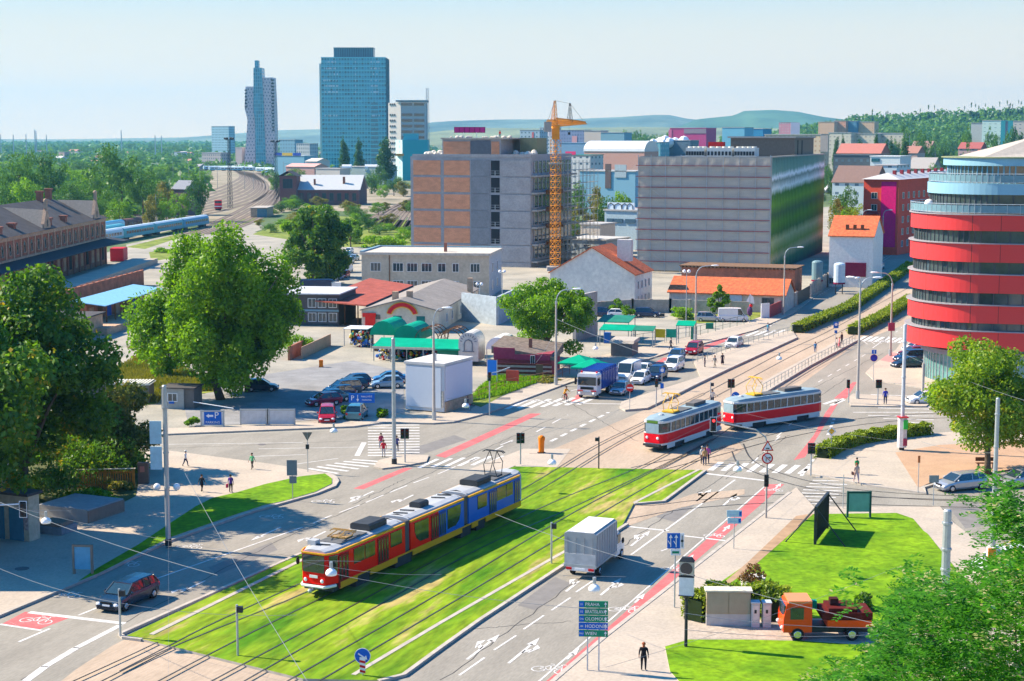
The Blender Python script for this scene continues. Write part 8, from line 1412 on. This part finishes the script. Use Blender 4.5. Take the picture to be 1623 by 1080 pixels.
for px, yb, yt, lb in ((365, 330, 222, 'lattice floodlight tower over the rail yard'), (438, 322, 226, 'second lattice floodlight tower before the wavy tower')):
 p=g(px, yb);t=thing('floodlight_tower', lb, 'light tower', p);hh=top_z(px, yb, yt);b=MB();lattice(b, (0, 0, 0), (0, 0, hh), 1.6, .9, 14, .07);b.build('lattice_tower', darkst, t);b=MB();b.cyl((0, 0, hh), (0, 0, hh+.2), 1.6, n=10);b.build('platform', darkst, t);[MB().sph((1.8*math.cos(a), 1.8*math.sin(a), hh+.6), .45, 7, 5).build('floodlight', darkst, t)for a in np.linspace(0, 6.28, 7)[:-1]]
# ================================================================= trees
def T(px, py, ty, wpx, n, leaf, m, k, label, seed, dx=0, **kw):
 p=g(px, py);h=top_z(px, py, ty);wd=wpx*p.y/F;return tree(label, p+Vector((dx, 0, 0)), h, wd, n, leaf, m, k, seed=seed, **kw)
T(350, 634, 347, 262, 74000, .20, L_a, 120, 'huge bright green maple towering over the car park', 3, bsize=.26, cb=.02, h0=2.5, shape='flame')
T(392, 622, 440, 150, 16000, .24, L_a, 36, 'shorter dark green tree standing against the huge maple', 8, bsize=.34, cb=.1, h0=3)
T(268, 596, 500, 90, 5000, .2, L_a, 16, 'small lime green tree between huge maple and weed field', 9, cb=.0)
T(40, 800, 432, 270, 46000, .21, L_b, 80, 'tall dark tree with yellowing top shading the pavement', 4, bsize=.30, cb=.12, h0=3.5)
T(-70, 880, 470, 300, 26000, .22, L_b, 55, 'dark tree crown entering the view beside the tall yellowing one', 14, bsize=.32, cb=.15, h0=4)
T(178, 752, 600, 150, 22000, .16, leafmat('leaf_mix', (.02, .055, .015), (.15, .17, .03), .3, yellow=(.30, .22, .04)), 40, 'mid height yellowish tree behind the amber picket fence', 5, cb=.02, h0=1.5)
T(120, 742, 628, 120, 14000, .16, L_b, 30, 'dark bushy tree between the two taller crowns', 6, cb=.0, h0=1.5)
T(1565, 752, 538, 196, 34000, .15, L_c, 70, 'sunny plane tree in front of the round red block', 7, bsize=.30, cb=.17, h0=2.4)
T(866, 572, 430, 158, 26000, .17, L_a, 55, 'spreading walnut tree behind the timber bar', 11, bsize=.30, cb=.12, h0=2.5)
T(1139, 507, 447, 36, 4200, .16, L_a, 16, 'small narrow tree by the yard gate', 12, shape='plum', cb=.12)
T(500, 452, 320, 96, 26000, .3, L_b, 80, 'big dark tree behind the huge maple by the siding lane', 13, bsize=.34, cb=.0)
T(525, 440, 352, 60, 11000, .26, L_b, 40, 'rounded tree hiding the lorry end of the siding lane', 18, bsize=.36, cb=.0)
T(470, 425, 345, 50, 9000, .26, L_a, 34, 'mid green tree between huge maple and siding lane', 19, bsize=.36, cb=.0)
T(603, 410, 370, 74, 5000, .25, L_a, 16, 'wide low green tree behind the beige office block', 15, cb=.0, sq=1)
T(556, 392, 345, 44, 2600, .3, L_a, 12, 'small round tree at the top of the siding lane', 16, cb=.0)
T(212, 740, 705, 44, 3600, .13, L_a, 14, 'bright green feathery sapling beside the picket fence', 17, cb=0, h0=.6)
for px, py, w_, h_, lb, m in ((20, 772, 11, 6, 'dense dark shrub mass under the tall yellowing tree', L_b), (95, 765, 9, 5, 'dark thicket behind the ramp block', L_b), (60, 800, 7, 3, 'low dark thicket above the graffitied wall', L_b), (150, 768, 6, 4.5, 'dark shrub directly behind the picket fence', L_b), (205, 748, 6, 4, 'leafy shrub beside the gate pier', L_b), (130, 800, 5, 1.0, 'sunlit weeds on the bank below the fence', L_a), (160, 800, 3, 1.1, 'low bright bush under the picket fence', L_a), (190, 780, 2.4, .9, 'yellowish low bush at the fence foot', L_y), (306, 676, 1.6, 1.0, 'small lone bush beside the parking board', L_a), (548, 664, 1.6, 1.3, 'leafy bush beside the bright red van', L_a), (606, 662, 1.8, 1.1, 'leafy bush at the car park corner', L_a), (232, 575, 4, 3, 'loose grey green bush in the weed field', L_y), (975, 500, 3, 2.6, 'round green shrub before the gable house wall', L_a), (994, 503, 3, 2.2, 'second green shrub by the gable house wall', L_a), (1078, 505, 5, 2, 'dense hedge like shrub before the orange roofed outbuilding', L_a), (470, 560, 4, 2.4, 'spiky green bush beside the brown hoarding wall', L_a), (455, 545, 3, 2.0, 'green bush behind the brown hoarding wall', L_y), (1370, 968, 1.6, 1.3, 'dark clipped round shrub behind the tipper bed', L_b), (720, 640, 2.0, .8, 'low weeds growing beside the white box kiosk', L_a), (860, 604, 5, .5, 'patch of tall weeds beside the street lamp', L_y), (260, 400, 6, 1.5, 'green weeds patch on the goods yard', L_a)):
 bush(px, py, w_, h_, lb, m, seed=px, z=.05, n=int(500*w_), leaf=.13)
wall_px('hoarding', 'long brown hoarding wall beside the huge maple', [(478, 570), (524, 548)], 1.7, C('brown_hoard', (.48, .30, .20)), .12, 'hoarding');wall_px('hoarding', 'short weathered brown wall end by the maple', [(458, 572), (480, 561)], 1.9, brickred, .3, 'wall')
rng=np.random.default_rng(21);t=thing('locust_tree', 'feathery locust tree crown filling the lower corner', 'tree', (13.2, 24, 0), 0)
def fr_center(n):
 P=[]
 while len(P)<n:
  x=rng.uniform(1255, 1690);y=rng.uniform(770, 1130);e=0
  lim=np.interp(x, [1255, 1300, 1350, 1385, 1410, 1440, 1500, 1560, 1600, 1690], [1110, 1070, 1052, 1015, 950, 905, 925, 890, 865, 800])
  if y<lim+rng.normal()*14:continue
  d=rng.uniform(17.5, 27);v_=atY(x, y, d);P.append((v_.x-13.2, v_.y-24, v_.z))
 return P
C_=fr_center(3600)
for x, y in[(1592+rng.normal()*22, 815+rng.normal()*26)for _ in range(170)]+[(1340+rng.normal()*10, 950+rng.normal()*12)for _ in range(7)]+[(1360+rng.normal()*8, 915+rng.normal()*8)for _ in range(4)]+[(1550+rng.normal()*14, 790)for _ in range(8)]:v_=atY(x, y, rng.uniform(18, 21));C_.append((v_.x-13.2, v_.y-24, v_.z))
Q=[]
for c in C_:
 a=rng.uniform(0, 2*math.pi);L_=rng.uniform(.22, .40);d=np.array([math.cos(a), math.sin(a), rng.uniform(-.5, .35)]);d/=np.linalg.norm(d);s=np.cross(d, [0, 0, 1]);s/=np.linalg.norm(s);up=np.cross(s, d);c=np.array(c)
 for i in range(9):
  e=c+d*L_*(i/9-.5)+up*(-.12*(i/9-.3)**2)
  for sg_ in (-1, 1):
   ld=s*sg_*.9+d*.45+up*rng.normal()*.25;ld/=np.linalg.norm(ld);ln=.085*(1-.25*abs(i/4.5-1));w_=np.cross(ld, up)*.019;Q.append([e, e+ld*ln*.5+w_, e+ld*ln, e+ld*ln*.5-w_])
link('crown', quads_mesh('crown', np.array(Q), L_r), t);b=MB();b.tube([(4, 2, -.1), (3, 1, 12), (2, 0, 20), (1, 0, 23)], [.35, .28, .18, .07], 8)
for i in range(12):
 x, y=rng.uniform(1380, 1640), rng.uniform(980, 1090);q=atY(x, y, 21+rng.random()*4);q2=atY(x+rng.uniform(-70, 40), y-rng.uniform(50, 90), 21+rng.random()*4);o_=Vector((13.2, 24, 0));b.tube([(2, 0, 20), tuple(q-o_+Vector((.3, 0, -.7))), tuple(q-o_), tuple(q2-o_)], [.08, .04, .022, .007], 5)
b.build('trunk', bark, t, True)
def proto(n, k, w_, m, shape, seed, leaf, cb=.05, bs=.36):
 rng=np.random.default_rng(seed);bl=crown_blobs((1+cb)/2, w_/2, (1-cb)/2, k, rng, bs, shape);c, d=crown_pts(bl, n, rng);c[:, 2]=np.clip(c[:, 2], .01, 1.04);cm=quads_mesh('crown', leaves(c, leaf, rng, d), m);bb=MB();bb.cyl((0, 0, -.02), (0, 0, .6), .025, .012, n=6);me=bpy.data.meshes.new('trunk');me.from_pydata(bb.v, [], bb.f);me.materials.append(bark);return cm, me, w_
PR={'r':[proto(4200, 34, 1.0, L_f, 'round', 30+i, .021)for i in range(3)], 'y':[proto(3400, 26, 1.0, L_y, 'round', 40, .024)], 'a':[proto(3800, 28, 1.0, L_a, 'round', 41, .022)], 'p':[proto(5200, 60, .24, L_p, 'plum', 50+i, .016, bs=.85)for i in range(2)], 'c':[proto(1800, 22, .38, L_p, 'cone', 60, .022, bs=.5)], 'f':[proto(1100, 20, 1.1, L_f, 'round', 70+i, .036)for i in range(3)]}
cnt=0
def ft(px, Y, ty, wpx, sp, label, group=None, name=None):
 global cnt;cnt+=1;k=Y/F;h=H+(YH-ty)*k;cm, tm, w0=PR[sp][cnt%len(PR[sp])];nm=name or{'p':'poplar_tree', 'c':'conifer_tree'}.get(sp, 'tree');loc=((px-CX)*k, Y, 0);s=wpx*k/w0
 if wpx>26 or sp=='p' and h/k>40:t=thing(nm, label, 'tree', loc, cnt*1.7, group);t.scale=(s, s, h);link('crown', cm, t);link('trunk', tm, t)
 else:t=link(nm, cm, None, loc, cnt*1.7);t.scale=(s, s, h);tag(t, label, 'tree', group)
for a in ((195, 640, 232, 88, 'r', 'tallest round tree above the railway coaches'), (228, 600, 262, 62, 'r', 'round tree beside the tallest one above the coaches'), (34, 640, 236, 74, 'r', 'big tree behind the station roof at the picture edge'), (88, 650, 243, 58, 'r', 'big tree behind the station gable'), (40, 560, 276, 62, 'a', 'lighter tree just above the station roof ridge'), (112, 600, 283, 52, 'r', 'tree above the station chimney'), (150, 620, 278, 50, 'r', 'tree left of the tallest round tree'.replace('left of', 'near')), (316, 590, 268, 38, 'r', 'dark tree at the bend of the tracks'), (190, 540, 312, 48, 'a', 'bright bush like tree behind the blue coaches'), (160, 560, 300, 44, 'r', 'dark tree behind the station end'), (265, 560, 312, 30, 'a', 'bright small tree beside the signal hut'), (240, 560, 302, 36, 'y', 'yellowing tree beside the railway tracks'), (284, 580, 300, 34, 'a', 'green tree before the brick signal hut'), (262, 620, 280, 44, 'y', 'olive tree by the signal hut'), (5, 560, 290, 50, 'r', 'dark tree left behind the station'.replace('left ', '')), (75, 575, 295, 50, 'r', 'dark tree over the station roof centre'), (130, 700, 262, 60, 'a', 'pale green tree deep in the railway belt'), (545, 1090, 215, 12, 'p', 'slim poplar nearest the glass tower edge'), (550, 1100, 222, 9, 'p', 'short poplar twinned with the slim one'), (571, 1060, 217, 14, 'p', 'middle poplar before the glass tower'), (612, 1000, 211, 21, 'p', 'broadest poplar before the pale office slab'), (604, 960, 262, 30, 'r', 'round tree below the broadest poplar'), (590, 880, 272, 40, 'r', 'dark round tree by the engine shed end'), (606, 800, 290, 22, 'a', 'bright green tree before the turquoise building'), (625, 850, 280, 36, 'r', 'dark tree touching the unfinished block'), (640, 840, 284, 30, 'y', 'olive tree behind the unfinished block'), (432, 640, 330, 26, 'a', 'low tree before the engine shed tower'), (505, 560, 320, 60, 'a', 'leafy tree mass before the engine shed wall'), (450, 560, 345, 30, 'a', 'low tree beside the lineside hut'), (470, 1000, 265, 40, 'r', 'tree behind the engine shed roof'), (440, 900, 272, 30, 'r', 'tree beside the engine shed tower'), (520, 1000, 268, 44, 'y', 'pale tree between shed and glass tower'), (560, 480, 352, 30, 'a', 'low tree above the top of the siding lane'), (585, 520, 340, 34, 'r', 'small dark tree behind the beige office roof'), (615, 560, 335, 30, 'y', 'straggly tree on the rail embankment'), (640, 470, 360, 36, 'a', 'bushy tree before the unfinished block corner'), (655, 640, 318, 26, 'r', 'dark tree at the foot of the unfinished block'), (430, 520, 352, 30, 'r', 'dark tree by the goods road bend'), (410, 560, 345, 20, 'y', 'low olive tree beside the shunter'), (600, 640, 318, 30, 'a', 'scrubby tree on the striped embankment'), (560, 640, 326, 30, 'r', 'dark scrub tree below the engine shed'), (800, 470, 352, 20, 'r', 'tree top between unfinished block and crane'), (905, 480, 290, 50, 'r', 'dark tree behind the scaffold by the crane'), (925, 470, 318, 44, 'y', 'brownish tree in the court behind the crane'), (945, 500, 285, 44, 'y', 'tall olive tree before the blue rendered block'), (962, 480, 312, 50, 'r', 'dark tree before the pale blue workshop'), (985, 500, 298, 44, 'a', 'bright tree touching the netted block'), (900, 440, 345, 40, 'r', 'low dark tree beside the crane mast'), (930, 440, 350, 44, 'r', 'low dark tree behind the long workshop'), (890, 520, 255, 34, 'r', 'tall tree peeking past the crane mast'), (1330, 470, 305, 34, 'y', 'yellowing tree between netted block and red block'), (1350, 440, 318, 44, 'a', 'round green tree before the red apartment block'), (1340, 500, 290, 50, 'r', 'dark tree behind the yellowing one'), (1462, 480, 280, 40, 'a', 'tall green tree behind the red apartment block'), (1475, 600, 262, 34, 'r', 'dark tree beside the yellow house'), (1445, 560, 275, 30, 'r', 'tree between yellow house and red block'), (1322, 1000, 210, 9, 'p', 'first of two poplars before the cream panels'), (1332, 1000, 212, 9, 'p', 'second of two poplars before the cream panels'), (1360, 1010, 214, 10, 'p', 'lone poplar before the cream panel row'), (1385, 990, 205, 9, 'p', 'tall poplar by the middle cream panels'), (1400, 980, 214, 9, 'p', 'poplar beside the tall one at the cream panels'), (1408, 970, 216, 11, 'p', 'bushy poplar near the salmon house'), (1430, 900, 212, 13, 'p', 'dark poplar beside the salmon house'), (1600, 1000, 206, 11, 'p', 'poplar under the beige slab'), (1612, 1000, 203, 11, 'p', 'poplar at the picture edge under the beige slab')):ft(*a[:5], a[5])
rnd=random.Random(44)
for i in range(30):
 px, py=rnd.uniform(395, 655), rnd.uniform(330, 392);Y=g(px, py).y
 if py>360 and px<470 or px<440 and py>345:continue
 ft(px, Y, py-rnd.uniform(12, 30), rnd.uniform(16, 38), 'aryr'[i%4], '%s %s scrub tree on the rail bank %s'%(('leafy', 'low', 'straggly', 'dense', 'leaning')[i%5], ('bright', 'dark', 'olive', 'deep green')[i%4], ('near the engine shed', 'by the striped embankment', 'below the unfinished block', 'over the siding lane', 'beside the lineside hut', 'behind the big dark tree')[i//5]), 'scrub trees on the rail bank')
G1, G2, G3, G4='trees of the wooded belt beyond the railway', 'trees scattered among the distant town', 'trees at the foot of the wooded hill', 'dark conifers along the hill crest'
SZ=('small', 'squat', 'broad', 'slender', 'ragged', 'rounded')
def belt(n, x0, x1, Y0, Y1, dy, w0, w1, sp, where, grp, kind='tree', ty=None):
 for i in range(n):
  px=rnd.uniform(x0, x1);Y=rnd.uniform(Y0, Y1);yt=ty(px)+rnd.uniform(*dy)if ty else YH+78000/Y-rnd.uniform(*dy);k=sp[i%len(sp)]
  ft(px, Y, yt, rnd.uniform(w0, w1), k, '%s %s %s %s, %s %s'%(SZ[i%6], {'a':'bright green', 'y':'olive'}.get(k, 'dark green'), kind, where, ('close behind', 'behind', 'far behind')[min(2, int(3*(Y-Y0)/(Y1-Y0+1)))], lm(px)), grp)
belt(60, -20, 335, 720, 1350, (13, 26), 24, 46, 'rra', 'in the railway belt', G1)
belt(60, -20, 350, 1400, 3800, (9, 16), 12, 26, 'f', 'on the hazy plain', 'hazy trees on the plain')
belt(60, 430, 1060, 1300, 3600, (9, 15), 13, 26, 'f', 'among far town roofs', G2)
belt(46, 985, 1210, 1600, 2300, (0, 12), 14, 24, 'f', 'in the green belt', 'trees behind the magenta hall', ty=lambda p:203)
belt(56, 1400, 1640, 1050, 1700, (0, 40), 16, 30, 'rf', 'on the lower slope', G3, ty=lambda p:192)
belt(30, 1318, 1640, 2350, 2351, (-7, 7), 12, 19, 'c', 'on the hill crest', G4, 'conifer', ty=lambda p:np.interp(p, [1300, 1400, 1640], [189, 179, 166]))
belt(24, 1180, 1430, 700, 1000, (24, 40), 16, 28, 'r', 'between roofs', 'trees among the panel blocks')
rng=np.random.default_rng(8);Vq=[]
for i in range(1500):
 px=rng.uniform(1140, 1700);f=rng.random();Y=2500-350*(1-f)*1.6;yr=np.interp(px, [1150, 1230, 1300, 1350, 1420, 1480, 1560, 1640, 2000], [225, 214, 203, 192, 190, 186, 182, 178, 176]);zr=H+(YH-yr)*2500/F;z=max(0, zr*(.25+.75*f))-4;r_=rng.uniform(5, 9);n=26;d=rng.normal(size=(n, 3));d/=np.linalg.norm(d, axis=1)[:, None];c=np.array([(px-CX)*Y/F, Y, z+r_])+d*r_*rng.uniform(.5, 1, (n, 1));Vq.append(leaves(c, 2.6, rng, d))
o_=link('forest', quads_mesh('forest', np.concatenate(Vq), L_f));tag(o_, 'dense mixed wood covering the hillside', 'forest', None, 'stuff')
Vq=[]
for i in range(3400):
 px=rng.uniform(-120, 400 if i%5 else 1500);Y=rng.uniform(640 if px<250 else 900 if px<400 else 1500, 1500)if i%2 else rng.uniform(1300, 6500)
 if 310<px<425 and Y<1500:continue
 s=1 if Y<1500 else Y/1500;r_=rng.uniform(4.5, 9)*s**.7;n=24;d=rng.normal(size=(n, 3));d[:, 2]=abs(d[:, 2]);d/=np.linalg.norm(d, axis=1)[:, None];c=np.array([(px-CX)*Y/F, Y, 0])+d*(r_*1.2, r_, r_*.8)*rng.uniform(.6, 1.05, (n, 1));Vq.append(leaves(c, r_*.3, rng, d, .5))
o_=link('woods', quads_mesh('woods', np.concatenate(Vq), L_f));tag(o_, 'continuous low woodland covering the plain beyond the railway', 'woods', None, 'stuff')
cols=((.55, .52, .48), (.50, .40, .32), (.40, .48, .52), (.52, .34, .28), (.58, .56, .50));rc=((.36, .17, .13), (.30, .30, .30), (.42, .22, .16), (.5, .5, .5))
for i in range(100):
 px=rnd.uniform(440, 820)if i<14 else rnd.uniform(985, 1480)if i<30 or i>50 else rnd.uniform(60, 340);Y=rnd.uniform(1300, 2900)if i<50 else rnd.uniform(850, 1900);yt=YH+78000/Y-rnd.uniform(5, 9);fbox(px, px+rnd.uniform(8, 18), yt, Y, cols[i%5], '%s %s town house behind %s'%(('small', 'narrow', 'wide', 'low')[i//5%4], 'red roofed white,pale grey,tiled cream,brown roofed,flat roofed blue'.split(',')[i%5], lm(px)), 'house', rc[i%4], rh=2.5 if i%3 else 0, dp=10)['group']=('houses near the towers', 'houses toward the hill', 'houses beyond the railway belt')[0 if i<14 else 1 if i<30 or i>50 else 2]
for i, (px, yt)in enumerate(((7, 213), (27, 214), (47, 213), (61, 206), (63, 208), (79, 214), (197, 207), (250, 214), (260, 215))):Y=2600;q=thing('chimney_mast', 'thin far mast above %s, number %s on the skyline'%(lm(px), ('one', 'two', 'three', 'four', 'five', 'six', 'seven', 'eight', 'nine')[i]), 'mast', ((px-CX)*Y/F, Y, 0), 0, 'masts on the hazy skyline');b=MB();b.cyl((0, 0, 0), (0, 0, H+(YH-yt)*Y/F), 1.1, .7, n=6);b.build('shaft', steel, q)
def tufts(name, label, pxs, n, m, z, hh=.12, seed=1):
 rng=np.random.default_rng(seed);P=np.array([g(x, y).xy for x, y in pxs]);lo, hi=P.min(0), P.max(0);out=[]
 from mathutils.geometry import intersect_point_tri_2d, tessellate_polygon
 tri=tessellate_polygon([[Vector((p[0], p[1], 0))for p in P]]);A_=np.array([abs(np.cross(P[b_]-P[a_], P[c_]-P[a_]))for a_, b_, c_ in tri]);k=rng.choice(len(tri), n, p=A_/A_.sum());u=rng.random((n, 2));u=np.where(u.sum(1)[:, None]>1, 1-u, u);T3=np.array([[P[i]for i in t_]for t_ in tri]);B_=T3[k];q=B_[:, 0]+u[:, :1]*(B_[:, 1]-B_[:, 0])+u[:, 1:]*(B_[:, 2]-B_[:, 0])
 a=rng.random(n)*6.28;w_=np.stack([np.cos(a), np.sin(a), a*0], 1)*.05;h_=(hh*(.4+rng.random(n)))[:, None]*np.array([0, 0, 1.0])+rng.normal(size=(n, 3))*.02;c=np.concatenate([q, np.full((n, 1), z)], 1);V_=np.stack([c-w_, c+w_, c+w_*.5+h_, c-w_*.5+h_], 1);o_=link(name, quads_mesh(name, V_, m));tag(o_, label, 'grass', None, 'stuff')
Lg=leafmat('grass_blades', (.13, .26, .004), (.25, .34, .01), .45, scale=.3)
tufts('weeds', 'tall wild weeds on the fenced field', [(130, 625), (175, 590), (240, 560), (300, 590), (350, 620), (262, 625), (250, 640)], 24000, L_y, .05, .5, 5);tufts('weeds', 'wild grass on the verge beside the white box kiosk', [(742, 640), (760, 618), (790, 596), (830, 594), (876, 600), (800, 628)], 9000, L_a, .17, .35, 6)
# ================================================================= hills and air
def ridge(name, Y, prof, col, depth=900, z0=-5):
 b=MB();k=Y/F;secs=[];rr_=random.Random(hash(name)%99 if 0 else len(name))
 pts=[(x, y)for x, y in prof];xs=np.linspace(pts[0][0], pts[-1][0], 90);ys=np.interp(xs, [p[0]for p in pts], [p[1]for p in pts])
 for j, (f, dy)in enumerate(((0.0, -depth), (.35, -depth*.7), (.75, -depth*.35), (1.0, 0), (.5, depth), (0, depth*2))):
  secs.append([((x-CX)*k, Y+dy, z0+(H+(YH-y)*k-z0)*f+(rr_.uniform(-2, 2)if 0<f<1 else 0))for x, y in zip(xs, ys)])
 b.loft(secs, closed=False, caps=False);return struct(b.build(name, M('hill_'+name, col, .95, .35, .0022, world=True, tint=tuple(c*.6 for c in col), fine=.012), smooth=True))
ridge('hills', 8200, [(-300, 222), (100, 221), (300, 218), (440, 207), (520, 205), (640, 200), (700, 193), (800, 190), (900, 190), (985, 186), (1050, 182), (1066, 184), (1090, 190), (1200, 196), (1900, 200)], (.16, .20, .13))
ridge('hills', 7000, [(1040, 216), (1100, 190), (1160, 184), (1175, 177), (1220, 175), (1260, 178), (1300, 186), (1350, 192), (1500, 200), (1900, 210)], (.07, .13, .06))
ridge('hills', 5200, [(600, 219), (700, 208), (760, 203), (850, 204), (1000, 202), (1100, 203), (1250, 204), (1400, 206), (1900, 205)], (.22, .24, .11))
ridge('hills', 2500, [(1150, 225), (1230, 214), (1300, 203), (1350, 192), (1420, 190), (1480, 186), (1560, 182), (1640, 178), (2000, 176)], (.06, .11, .04), 500)
b=MB();b.box(-9800, 9800, -420, 10400, -1, 330)
hm=bpy.data.materials.new('haze_air');hm.use_nodes=True;n=hm.node_tree;n.nodes.remove(n.nodes['Principled BSDF']);pv=n.nodes.new('ShaderNodeVolumePrincipled')
pv.inputs['Color'].default_value=(0.22, 0.66, 1.0, 1);pv.inputs['Density'].default_value=0.00007;pv.inputs['Anisotropy'].default_value=0.2
n.links.new(pv.outputs[0], n.nodes['Material Output'].inputs['Volume']);pass
hz=b.build('haze', hm);hz['kind']='stuff'
